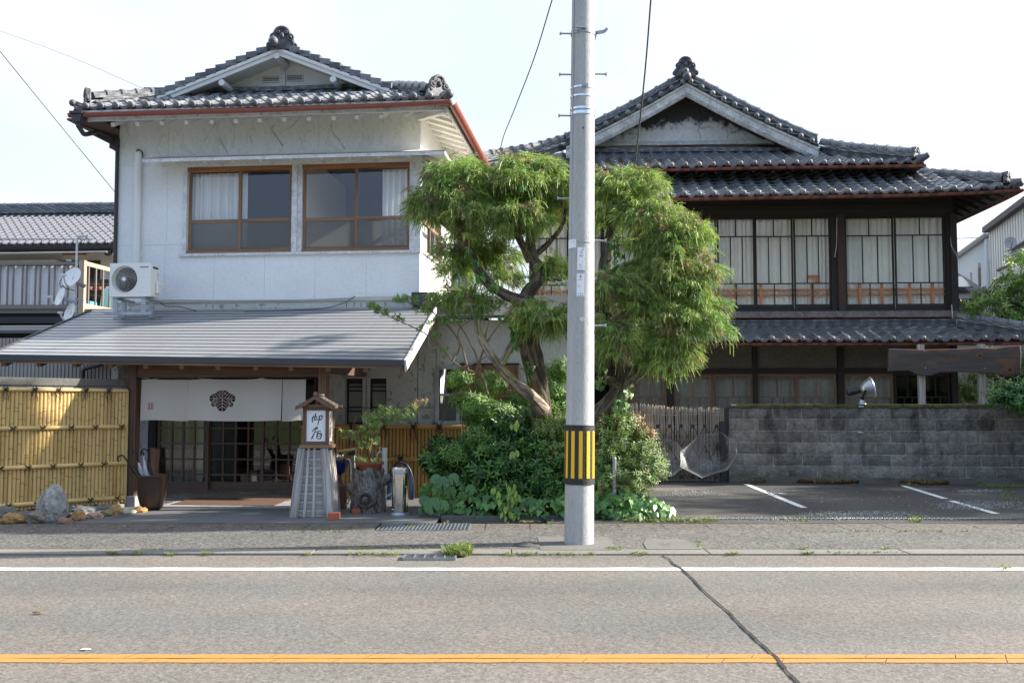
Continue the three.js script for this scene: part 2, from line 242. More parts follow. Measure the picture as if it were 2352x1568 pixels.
function tube(pts, r, seg = 24, rad = 6, tension = 0.5) { return new THREE.TubeGeometry(new THREE.CatmullRomCurve3(pts, false, 'catmullrom', tension), seg, r, rad); }
function limb(pts, radii, seg = 28, rad = 9, wob = 0.12, seed = 5) {   // a tapering, slightly knobbly branch
  const c = new THREE.CatmullRomCurve3(pts), g = new THREE.TubeGeometry(c, seg, 1, rad), p = g.attributes.position, q = V(0, 0, 0), L = c.getLength(), uv = g.attributes.uv;
  for (let i = 0; i <= seg; i++) {
    const t = i / seg, m = c.getPointAt(t), f = t * (radii.length - 1), k = Math.min(radii.length - 2, Math.floor(f)), r = lerp(radii[k], radii[k + 1], f - k);
    for (let j = 0; j <= rad; j++) { const n = i * (rad + 1) + j; q.fromBufferAttribute(p, n).sub(m).multiplyScalar(r * (1 + wob * 2 * (vn((j % rad) * 1.3, i * 0.7, 64, 64, seed) - 0.5))).add(m); p.setXYZ(n, q.x, q.y, q.z); uv.setXY(n, j / rad * Math.max(0.15, 2 * Math.PI * r), t * L); }
  }
  g.computeVertexNormals(); return g;
}
function merge(list) { return mergeGeometries(list.map((g) => { g = g.index ? g.toNonIndexed() : g.clone(); if (!g.attributes.normal) g.computeVertexNormals(); if (!g.attributes.uv) g.setAttribute('uv', new THREE.BufferAttribute(new Float32Array(g.attributes.position.count * 2), 2)); for (const k of Object.keys(g.attributes)) if (!['position', 'normal', 'uv'].includes(k)) g.deleteAttribute(k); return g; })); }
function lathe(prof, seg = 24) { return new THREE.LatheGeometry(prof.map(([r, y]) => new THREE.Vector2(r, y)), seg); }
function shapeGeo(pts, depth, bevel = 0) { const s = new THREE.Shape(pts.map((p) => new THREE.Vector2(p[0], p[1]))); return boxUV(new THREE.ExtrudeGeometry(s, { depth, bevelEnabled: bevel > 0, bevelSize: bevel, bevelThickness: bevel, bevelSegments: 1, steps: 1 })); }
function quadGeo(a, b, c, d, nu = 1, nv = 1) {   // patch a-b (bottom) d-c (top), uv in metres
  const P = [], U = [], I = [], w = a.distanceTo(b), h = a.distanceTo(d);
  for (let j = 0; j <= nv; j++) for (let i = 0; i <= nu; i++) { const u = i / nu, v = j / nv, p = a.clone().lerp(b, u).lerp(d.clone().lerp(c, u), v); P.push(p.x, p.y, p.z); U.push(u * w, v * h); }
  for (let j = 0; j < nv; j++) for (let i = 0; i < nu; i++) { const k = j * (nu + 1) + i; I.push(k, k + 1, k + nu + 2, k, k + nu + 2, k + nu + 1); }
  const g = new THREE.BufferGeometry(); g.setAttribute('position', new THREE.Float32BufferAttribute(P, 3)); g.setAttribute('uv', new THREE.Float32BufferAttribute(U, 2)); g.setIndex(I); g.computeVertexNormals(); return g;
}
function curtainGeo(x0, x1, y0, y1, z, folds, depth, flare = 0.25, seed = 1) {   // hanging cloth with folds
  const nu = folds * 6, nv = 8, P = [], U = [], I = [];
  for (let j = 0; j <= nv; j++) for (let i = 0; i <= nu; i++) {
    const u = i / nu, v = j / nv, ph = u * folds * 2 * Math.PI + 1.6 * vn(u * 5, v * 1.4, 64, 64, seed), a = depth * (0.55 + flare * (1 - v) + 0.5 * vn(u * 9, v * 2, 64, 64, seed + 3));
    P.push(lerp(x0, x1, u) + 0.012 * Math.sin(ph * 0.5), lerp(y0, y1, v) + (j === 0 ? 0.008 * Math.sin(ph) : 0), z + a * Math.sin(ph)); U.push(u * (x1 - x0), v * (y1 - y0));
  }
  for (let j = 0; j < nv; j++) for (let i = 0; i < nu; i++) { const k = j * (nu + 1) + i; I.push(k, k + 1, k + nu + 2, k, k + nu + 2, k + nu + 1); }
  const g = new THREE.BufferGeometry(); g.setAttribute('position', new THREE.Float32BufferAttribute(P, 3)); g.setAttribute('uv', new THREE.Float32BufferAttribute(U, 2)); g.setIndex(I); g.computeVertexNormals(); return g;
}
// ---------- ground, road, pavement ----------
function sheet(x0, x1, z0, z1, y, nx, nz, col) {
  const g = new THREE.PlaneGeometry(x1 - x0, z1 - z0, nx, nz); g.rotateX(-Math.PI / 2); g.translate((x0 + x1) / 2, y, (z0 + z1) / 2);
  const p = g.attributes.position, u = g.attributes.uv, c = new Float32Array(p.count * 3);
  for (let i = 0; i < p.count; i++) { const x = p.getX(i), z = p.getZ(i); u.setXY(i, x, z); const k = col ? col(x, z) : 1; const a = Array.isArray(k) ? k : [k, k, k]; c.set(a, 3 * i); }
  g.setAttribute('color', new THREE.BufferAttribute(c, 3)); return g;
}
const mottled = (amp, sx, sz, seed) => (x, z) => 1 + amp * (fbm((x + 100) / 200, (z + 100) / 200, Math.round(200 * sx), Math.round(200 * sz), 4, seed) - 0.5);
{
  const g = struct('ground'); put(g, 'soil', sheet(-220, 220, -260, 160, -0.06, 8, 8), M.earth);
  const road = struct('road');
  const m1 = mottled(0.35, 0.5, 1.3, 301), m2 = mottled(0.3, 0.12, 2.2, 302);
  put(road, 'asphalt', sheet(-60, 60, -10.13, -1.9, 0, 480, 60, (x, z) => { const w = Math.exp(-((z + 8.35) ** 2) / 0.25) + Math.exp(-((z + 6.95) ** 2) / 0.3), n = m2(x, z); const k = m1(x, z) * (1 - 0.17 * w * (0.4 + n * 0.6)); return [k * (1 - 0.03 * w), k, k * (1 + 0.05 * w)]; }), M.asphalt);
  // edge line with worn edges
  const strip = (x0, x1, zc, w, y, rag, seed, slant = 0) => {
    const P = [], U = [], I = [], n = Math.max(2, Math.round((x1 - x0) / 0.05));
    for (let i = 0; i <= n; i++) { const x = lerp(x0, x1, i / n), a = rag * (vn(x * 7 + 900, 3.5, 4096, 64, seed) - 0.5) * 2 + rag * (vn(x * 2 + 900, 9.5, 4096, 64, seed + 2) - 0.5), b = rag * (vn(x * 7 + 900, 7.5, 4096, 64, seed + 5) - 0.5) * 2; P.push(x - slant, y, zc + w / 2 + b, x + slant, y, zc - w / 2 + a); U.push(x, zc + w / 2, x, zc - w / 2); }
    for (let i = 0; i < n; i++) { const k = 2 * i; I.push(k, k + 2, k + 3, k, k + 3, k + 1); }
    const q = new THREE.BufferGeometry(); q.setAttribute('position', new THREE.Float32BufferAttribute(P, 3)); q.setAttribute('uv', new THREE.Float32BufferAttribute(U, 2)); q.setIndex(I); q.computeVertexNormals(); return q;
  };
  const zw = gnd(1176, 1307.5).z;
  put(road, 'white_edge_line', strip(-60, 60, zw, 0.155, 0.004, 0.012, 5), M.whiteLine);
  put(road, 'white_edge_line', strip(-60, 60, -2.6, 0.155, 0.004, 0.012, 15), M.whiteLine);
  rnd = RNG(31);
  for (const [ya, yb, s] of [[1504, 1512.4, 1], [1513.6, 1522.5, 2]]) {   // two coats side by side, broken across by fine cracks
    const za = gnd(1176, ya).z, zb = gnd(1176, yb).z; let x = -30;
    while (x < 30) { const len = R(0.25, 0.95), sl = R(-0.05, 0.05); put(road, 'yellow_centre_line', strip(x, x + len - 0.006, (za + zb) / 2, Math.abs(za - zb), 0.004, 0.008, 40 + s, 0.02), M.yellowLine); x += len; }
  }
  const pts = [[1522, 1277], [1536, 1283.5], [1546, 1295], [1568, 1309], [1596, 1336], [1611, 1353.5], [1646, 1383.5], [1678.5, 1411], [1691, 1426], [1713.5, 1448.5], [1741, 1473.5], [1764, 1494], [1784, 1511], [1799, 1531], [1811.5, 1548.5], [1834, 1570], [1870, 1610]];
  const P = [], I = [];
  const fine = []; pts.slice(0, -1).forEach((p, i) => { for (let k = 0; k < 8; k++) fine.push(gnd(lerp(p[0], pts[i + 1][0], k / 8), lerp(p[1], pts[i + 1][1], k / 8))); });
  fine.forEach((c, i) => { const n = i < fine.length - 1 ? fine[i + 1].clone().sub(c) : c.clone().sub(fine[i - 1]), s = V(-n.z, 0, n.x).normalize(), a = 0.003 + 0.009 * vn(i * 0.23, 2, 64, 64, 8) + 0.005 * rnd(), b = 0.003 + 0.009 * vn(i * 0.21, 7, 64, 64, 9) + 0.005 * rnd(); P.push(c.x + s.x * a, 0.008, c.z + s.z * a, c.x - s.x * b, 0.008, c.z - s.z * b); if (i) { const k = 2 * i - 2; I.push(k, k + 1, k + 3, k, k + 3, k + 2); } });
  const cg = new THREE.BufferGeometry(); cg.setAttribute('position', new THREE.Float32BufferAttribute(P, 3)); cg.setIndex(I); cg.computeVertexNormals();
  put(road, 'sealed_crack', cg, M.tar);

  const walk = struct('pavement');
  put(walk, 'asphalt', sheet(-60, 60, -12.02, -10.44, 0.016, 300, 20, (x, z) => { const k = mottled(0.4, 0.6, 1.2, 311)(x, z), d = 1 - 0.25 * sstep(0.1, 0.0, Math.abs(z + 10.5) - 0.0) * vn(x * 3 + 300, 1, 4096, 64, 4); return k * d; }), M.rough);
  put(walk, 'pole_patch', sheet(gnd(1238, 1252).x, gnd(1408, 1252).x, gnd(1176, 1236).z, gnd(1176, 1267).z, 0.020, 1, 1), M.patch);
  put(walk, 'concrete_patch', boxUV(new THREE.ExtrudeGeometry(new THREE.Shape([[1478, 1252], [1484, 1243], [1600, 1242], [1620, 1249], [1612, 1266], [1486, 1266]].map(([x, y]) => { const p = gnd(x, y); return new THREE.Vector2(p.x, -p.z); })), { depth: 0.006, bevelEnabled: false }).rotateX(-Math.PI / 2).translate(0, 0.016, 0)), M.patch);
  put(walk, 'asphalt', sheet(-60, 60, -1.9, 1.2, 0.02, 60, 6), M.rough);
  // concrete gutter blocks along the road edge
  const kerb = struct('kerb'); rnd = RNG(12); let x = -24;
  while (x < 24) { const w = 2.0 + R(-0.01, 0.01); put(kerb, 'kerb_block', box(x + 0.004, x + w - 0.004, -0.05, 0.020 + R(-0.004, 0.004), -10.44, -10.135, { r: 0.008 }), M.kerb); x += w; }
  for (const s of [-1, 1]) put(kerb, 'kerb_run', box(s * 24, s * 60, -0.05, 0.02, -10.44, -10.135), M.kerb);
  // drain channel covers with lifting notches
  const dr = struct('drain_channel'); rnd = RNG(13);
  put(dr, 'channel', box(-40, 40, -0.058, -0.03, -12.74, -12.0), M.concDark);
  const gx0 = gnd(868, 1214).x, gx1 = gnd(1073, 1214).x;
  for (let i = -26; i < 26; i++) {
    const a = 0.22 + i * 0.545, b = a + 0.545; if (b > gx0 - 0.02 && a < gx1 + 0.02) { if (a < gx0 - 0.04) put(dr, 'drain_cover', box(a, gx0 - 0.03, -0.03, 0.014, -12.7, -12.03), M.cover); if (b > gx1 + 0.04) put(dr, 'drain_cover', box(gx1 + 0.03, b - 0.006, -0.03, 0.014, -12.7, -12.03), M.cover); continue; }
    const s = new THREE.Shape([[a + 0.004, 12.03], [b - 0.004, 12.03], [b - 0.004, 12.34], [b - 0.07, 12.36], [b - 0.004, 12.40], [b - 0.004, 12.7], [a + 0.004, 12.7]].map((p) => new THREE.Vector2(...p)));
    put(dr, 'drain_cover', boxUV(new THREE.ExtrudeGeometry(s, { depth: 0.045, bevelEnabled: false }).rotateX(-Math.PI / 2).translate(0, -0.03 + R(-0.002, 0.002), 0)), M.cover);
  }
  // forecourts
  const fore = struct('entrance_apron');
  const bedL = gnd(950, 1190).x;
  put(fore, 'concrete', sheet(-30, bedL + 0.35, -18.2, -12.7, 0.018, 4, 4), M.apron);
  put(fore, 'step_slab', box(gnd(352, 1172).x, gnd(690, 1172).x, 0, 0.045, -15.35, -14.55, { r: 0.01 }), M.conc);
  put(fore, 'washed_gravel_floor', box(gnd(310, 1160).x, gnd(700, 1160).x, 0, 0.03, -17.4, -15.36), M.washed);
  const pk = struct('parking_lot');
  put(pk, 'asphalt', sheet(gnd(1255, 1197).x, 60, -24, -12.7, 0.018, 120, 30, mottled(0.5, 0.4, 0.5, 321)), M.parking);
  for (const [a, b, w] of [[[1714, 1114], [1847, 1169], 10], [[2076, 1118], [2172, 1148], 10], [[2186, 1153], [2290, 1183], 10], [[1764, 1134], [1803, 1136], 0]]) {
    const p = gnd(...a), q = gnd(...b), n = w ? V(0.055, 0, 0) : V(0, 0, 0.05), G = quadGeo(p.clone().sub(n).setY(0.022), p.clone().add(n).setY(0.022), q.clone().add(n).setY(0.022), q.clone().sub(n).setY(0.022));
    put(pk, 'white_bay_line', G, M.whiteWorn);
  }
}
// steel drain grates, a stone lid
{
  const mk = (x0, x1, y0, y1, nx, nz, label, top) => {
    const a = gnd(x0, y1), b = gnd(x1, y1), c = gnd(x0 + 30, y0), t = thing('drain_grate', label, 'drain grate', V((a.x + b.x) / 2, top, (a.z + c.z) / 2), 'drain grates');
    const w = b.x - a.x, d = a.z - c.z, f = [box(-w / 2, w / 2, -0.03, 0, -d / 2 - 0.015, -d / 2), box(-w / 2, w / 2, -0.03, 0, d / 2, d / 2 + 0.015), box(-w / 2 - 0.015, -w / 2, -0.03, 0, -d / 2, d / 2), box(w / 2, w / 2 + 0.015, -0.03, 0, -d / 2, d / 2)];
    put(t, 'frame', merge(f), M.zinc);
    for (let i = 1; i < nx; i++) put(t, 'cross_bar', box(-w / 2 + w * i / nx - 0.004, -w / 2 + w * i / nx + 0.004, -0.025, 0.001, -d / 2, d / 2), M.zinc);
    for (let i = 1; i < nz; i++) put(t, 'long_bar', box(-w / 2, w / 2, -0.025, -0.002, -d / 2 + d * i / nz - 0.003, -d / 2 + d * i / nz + 0.003), M.zinc);
    put(t, 'pit', box(-w / 2, w / 2, -0.05, -0.035, -d / 2, d / 2), M.black);
  };
  mk(866, 1074, 1206, 1221, 24, 4, 'galvanised grid drain grate between the entrance apron and the pavement', 0.024);
  mk(926, 1043, 1279, 1287, 5, 2, 'narrow dark drain grate in the road gutter beside the big weed', 0.028);
  const p = gnd(1212, 1256), lid = thing('water_valve_lid', 'round pebbly concrete lid in the pavement just left of the pole', 'utility lid', V(p.x, 0.012, p.z));
  const g = lathe([[0, 0.032], [0.07, 0.034], [0.1, 0.024], [0.14, 0.022], [0.15, 0.0]], 20); g.scale(1, 1, 0.95); put(lid, 'rim', g, M.rough.clone()); lid.children[0].material.vertexColors = false;
  const cap = lathe([[0, 0.038], [0.075, 0.038], [0.08, 0.03]], 20); put(lid, 'cap', cap, M.patch);
}
{
  const a = gnd(195, 1493), p = thing('paper_scrap', 'white scrap of paper lying on the road near the yellow line at left', 'litter', V(a.x, 0.006, a.z)); put(p, 'paper', shapeGeo([[-0.03, -0.015], [0.012, -0.02], [0.035, 0.0], [0.02, 0.02], [-0.015, 0.018]], 0.003).rotateX(-Math.PI / 2), M.white);
  const b = gnd(86, 1411), l = thing('dry_leaf', 'curled dry leaf on the road at the left edge', 'leaf', V(b.x, 0.006, b.z)); put(l, 'leaf', new THREE.SphereGeometry(1, 10, 6, 0, 7, 0, 1.2).scale(0.05, 0.02, 0.02), mat({ rgb: [0.16, 0.11, 0.05] }));
}
// ---------- roof helpers ----------
function tileGeo(w, len, hump = 0.056, thick = 0.030, ball = 0, lip = 0) {   // an S-shaped pantile; lower edge at z = 0, upper at z = -len
  const N = 9, prof = []; for (let i = 0; i <= N; i++) { const t = i / N, y = t < 0.66 ? -hump * 0.55 * Math.sin(Math.PI * t / 0.66) : hump * 0.75 * Math.sin(Math.PI * (t - 0.66) / 0.34); prof.push([(t - 0.5) * w * 1.03, y]); }
  const P = [], I = [], U = [];
  for (const [z, lift] of [[0, 0.020], [-len, -0.006]]) for (const [x, y] of prof) { P.push(x, y + lift, z); U.push(x, z); }
  for (const [x, y] of prof) { P.push(x, y + 0.020, 0.0005); U.push(x, 0.02); }
  for (const [x, y] of prof) { P.push(x, y + 0.020 - thick - lip * Math.sin(Math.PI * clamp((x / w + 0.5) / 0.66)), 0.0005); U.push(x, 0); }
  for (let i = 0; i < N; i++) { const a = i, b = i + 1, c = N + 2 + i, d = N + 1 + i; I.push(a, b, c, a, c, d); const e = 2 * (N + 1) + i, f = 3 * (N + 1) + i; I.push(f, f + 1, e + 1, f, e + 1, e); }
  let g = new THREE.BufferGeometry(); g.setAttribute('position', new THREE.Float32BufferAttribute(P, 3)); g.setAttribute('uv', new THREE.Float32BufferAttribute(U, 2)); g.setIndex(I); g.computeVertexNormals();
  if (ball) { const s = new THREE.SphereGeometry(ball, 10, 6); s.scale(1, 1, 0.55); s.translate(w * 0.33, hump * 0.2 + 0.0, 0.02); g = merge([g, s]); }
  return g;
}
// lay tiles on a surface P(x, v): v = 0 at the eave, 1 at the top; keep(x, v) drops those past a hip
function layTiles(parent, P, x0, x1, pitch, rows, keep, budget, matPick, opt = {}) {
  const T0 = tileGeo(pitch, 1.18, opt.hump, opt.thick), list = []; // unit length, scaled along
  const n = Math.round((x1 - x0) / pitch), TE = tileGeo(pitch, 1, opt.hump, opt.thick, opt.ball ?? 0.055, 0.035);
  for (let r = 0; r < rows; r++) for (let c = 0; c < n; c++) {
    const x = x0 + (c + 0.5) * (x1 - x0) / n, v = r / rows, a = P(x, v), b = P(x, v + 1 / rows), xr = P(x + 0.05, v); if (keep && !keep(x, v)) continue;
    const back = b.clone().sub(a), L = back.length(), zax = back.clone().multiplyScalar(-1 / L), xax = xr.sub(a); xax.addScaledVector(zax, -xax.dot(zax)).normalize(); const yax = V(0, 0, 0).crossVectors(zax, xax);
    const m = new THREE.Matrix4().makeBasis(xax, yax, zax); const j = 0.004;
    m.setPosition(a.x, a.y + (hash(c, r, 3) - 0.5) * j, a.z);
    list.push({ m, L, eave: r === 0, c, r, tilt: (hash(c, r, 5) - 0.5) * 0.03 });
  }
  const G = new Map(), geoFor = (L, eave) => { const k = (eave ? 'e' : 't') + Math.round(L * 200); if (!G.has(k)) { const g = tileGeo(pitch, (Math.round(L * 200) / 200) * 1.18, opt.hump, opt.thick, eave ? (opt.ball ?? 0.055) : 0, eave ? 0.03 : 0); G.set(k, g); } return G.get(k); };
  const rest = [];
  list.forEach((t, i) => {
    const g = geoFor(t.L, t.eave), m = t.m.clone().multiply(new THREE.Matrix4().makeRotationZ(t.tilt));
    if (i < budget) { const o = put(parent, t.eave ? 'eave_tile' : 'roof_tile', g, matPick(t.c, t.r)); o.matrixAutoUpdate = true; m.decompose(o.position, o.quaternion, o.scale); }
    else rest.push(g.clone().applyMatrix4(m));
  });
  if (rest.length) { const o = put(parent, 'tile_field', merge(rest), M.tiles[1]); o.userData.kind = 'stuff'; }
  return list.length;
}
const pickTile = (seed, set = [0, 0, 1, 1, 2, 3, 0, 4, 5]) => (c, r) => M.tiles[set[Math.floor(hash(c, r, seed) * set.length)]];
// a ridge of stacked flat tiles under a round cap with collars, along a path
function ridge(parent, pts, o = {}) {
  const { layers = 3, w = 0.2, lh = 0.035, cap = 0.075, step = 0.3, seed = 1, collar = 1.28, wire = true } = o;
  const c = new THREE.CatmullRomCurve3(pts, false, 'catmullrom', 0.3), L = c.getLength(), n = Math.max(1, Math.round(L / step));
  for (let i = 0; i < n; i++) {
    const a = c.getPointAt(i / n), b = c.getPointAt((i + 1) / n), d = b.clone().sub(a);
    for (let k = 0; k < layers; k++) {
      const off = (k % 2) * 0.5 / n, u = clamp(i / n + off), v = clamp((i + 1) / n + off); if (v - u < 1e-3) continue; const p = c.getPointAt(u), q = c.getPointAt(v), dd = q.clone().sub(p), y = (k - layers) * lh + lh / 2;
      put(parent, 'ridge_tile', bar(p.clone().addScaledVector(dd, 0.008).setY(p.y + y + R(-0.002, 0.002)), q.clone().addScaledVector(dd, -0.008).setY(q.y + y), w + (layers - k) * 0.02 + R(0, 0.015), lh * 0.8), M.tiles[Math.floor(hash(i, k, seed) * 5)]);
    }
    const A = a.clone().setY(a.y + cap * 0.25), B = b.clone().setY(b.y + cap * 0.25);
    put(parent, 'ridge_cap', merge([rod(A, B, cap, cap * 0.97, 10), rod(A.clone().addScaledVector(d, 0.86), B.clone().addScaledVector(d, 0.04), cap * collar, cap * collar, 10)]), M.tiles[[0, 1, 2, 1][Math.floor(hash(i, 9, seed) * 4)]]);
  }
  // mortar bed under the stack
  const bed = []; for (let i = 0; i < n; i++) { const a = c.getPointAt(i / n), b = c.getPointAt((i + 1) / n), y = -layers * lh - 0.06; bed.push(bar(a.setY(a.y + y), b.setY(b.y + y), w * 0.9, 0.12)); }
  put(parent, 'ridge_bed', merge(bed), M.tileDark);
}
function ogre(parent, p, dirv, s = 1, name = 'ridge_end_ornament') {   // a ridge-end tile: arched plate, scrolls, wings and a round end cap; faces dirv
  const L = [], add = (g, x, y, z) => { g.translate(x, y, z); L.push(g); };
  L.push(boxUV(new THREE.ExtrudeGeometry(new THREE.Shape([[-0.2, -0.16], [0.2, -0.16], [0.17, 0], [0.15, 0.12], [0.1, 0.2], [0, 0.235], [-0.1, 0.2], [-0.15, 0.12], [-0.17, 0]].map((q) => new THREE.Vector2(...q))), { depth: 0.09, bevelEnabled: true, bevelSize: 0.02, bevelThickness: 0.02, bevelSegments: 2 })).translate(0, 0, -0.05));
  const arch = new THREE.TorusGeometry(0.125, 0.035, 7, 16, Math.PI); add(arch, 0, 0.1, 0.055);
  for (const q of [-1, 1]) {
    add(new THREE.TorusGeometry(0.05, 0.024, 7, 14), q * 0.15, 0.045, 0.06); add(new THREE.SphereGeometry(0.032, 8, 6), q * 0.15, 0.045, 0.07); add(new THREE.TorusGeometry(0.024, 0.012, 6, 10), q * 0.07, 0.13, 0.085);
    add(new THREE.SphereGeometry(0.055, 9, 7), q * 0.19, -0.05, 0.03); add(new THREE.SphereGeometry(0.05, 9, 7), q * 0.235, -0.11, 0.02); add(new THREE.TorusGeometry(0.03, 0.014, 6, 10), q * 0.235, -0.1, 0.055);
  }
  add(new THREE.SphereGeometry(0.045, 8, 6).scale(1, 1.3, 1), 0, 0.07, 0.07);
  const g = merge(L); g.scale(s, s, s); const o = put(parent, name, g, M.tileDark, p); o.rotation.y = Math.atan2(dirv.x, dirv.z); return o;
}
function capBall(parent, p, r, stretch = V(0, 0, 1)) { const g = new THREE.SphereGeometry(r, 14, 10); const o = put(parent, 'end_cap', merge([g, rod(V(0, 0, 0), stretch.clone().multiplyScalar(-r * 2.4), r * 0.86, r * 0.8, 12)]), M.tiles[3], p); return o; }
function slab(a, b, c, d, th) {   // a thick four-cornered plate, thickness downward
  const e = [a, b, c, d].map((p) => p.clone().setY(p.y - th)); return merge([quadGeo(a, b, c, d), quadGeo(e[1], e[0], e[3], e[2]), quadGeo(e[0], e[1], b, a), quadGeo(e[1], e[2], c, b), quadGeo(e[2], e[3], d, c), quadGeo(e[3], e[0], a, d)].map((g) => g.toNonIndexed()));
}
// half-round gutter along a path
function gutterGeo(pts, r = 0.06, seg = 14) { const c = new THREE.CatmullRomCurve3(pts, false, 'catmullrom', 0.2), n = Math.max(2, pts.length * 6), P = [], U = [], I = [], K = 8; for (let i = 0; i <= n; i++) { const p = c.getPointAt(i / n), t = c.getTangentAt(i / n), s = V(t.z, 0, -t.x).normalize(); for (let j = 0; j <= K; j++) { const a = Math.PI * j / K; P.push(p.x + s.x * r * Math.cos(a), p.y - r * Math.sin(a), p.z + s.z * r * Math.cos(a)); U.push(i / n * c.getLength(), j * 0.02); } } for (let i = 0; i < n; i++) for (let j = 0; j < K; j++) { const k = i * (K + 1) + j; I.push(k, k + 1, k + K + 2, k, k + K + 2, k + K + 1); } const g = new THREE.BufferGeometry(); g.setAttribute('position', new THREE.Float32BufferAttribute(P, 3)); g.setAttribute('uv', new THREE.Float32BufferAttribute(U, 2)); g.setIndex(I); g.computeVertexNormals(); return g; }
// a wall of boxes cut by openings, split at joints
function gridWall(parent, name, x0, x1, y0, y1, holes, jx, jy, z0, z1, m, gap = 0.010) {
  const xs = [...new Set([x0, x1, ...jx, ...holes.flatMap((h) => [h[0], h[1]])].filter((x) => x >= x0 && x <= x1))].sort((a, b) => a - b), ys = [...new Set([y0, y1, ...jy, ...holes.flatMap((h) => [h[2], h[3]])].filter((y) => y >= y0 && y <= y1))].sort((a, b) => a - b), panels = new Map();
  const cellOf = (x, list) => list.filter((j) => j < x).length;
  for (let i = 0; i + 1 < xs.length; i++) for (let j = 0; j + 1 < ys.length; j++) {
    const a = xs[i], b = xs[i + 1], c = ys[j], d = ys[j + 1], mx = (a + b) / 2, my = (c + d) / 2; if (b - a < 1e-4 || d - c < 1e-4 || holes.some((h) => mx > h[0] && mx < h[1] && my > h[2] && my < h[3])) continue;
    const ga = jx.includes(a) ? gap / 2 : 0, gb = jx.includes(b) ? gap / 2 : 0, gc = jy.includes(c) ? gap / 2 : 0, gd = jy.includes(d) ? gap / 2 : 0, k = cellOf(mx, jx) + ',' + cellOf(my, jy);
    if (!panels.has(k)) panels.set(k, []); panels.get(k).push(box(a + ga, b - gb, c + gc, d - gd, z0, z1));
  }
  for (const l of panels.values()) put(parent, name, l.length > 1 ? merge(l) : l[0], m);
}
const interp = (pts, x) => { if (x <= pts[0].x) { const a = pts[0], b = pts[1]; return a.y + (x - a.x) * (b.y - a.y) / (b.x - a.x); } for (let i = 1; i < pts.length; i++) if (x <= pts[i].x || i === pts.length - 1) { const a = pts[i - 1], b = pts[i]; return a.y + (x - a.x) * (b.y - a.y) / (b.x - a.x); } };

// ---------- frames ----------
const LFo = at(964, 600, 16.73), LF = new Frame(LFo, -6 * D2R), L = (x, y, z = 0) => LF.loc(x, y, z);
const RFo = at(1936, 700, 21.3), RF = new Frame(RFo, -3 * D2R), Q = (x, y, z = 0) => RF.loc(x, y, z);
const WFo = gnd(1690, 1110), WF = new Frame(WFo, -6.3 * D2R), W = (x, y, z = 0) => WF.loc(x, y, z);

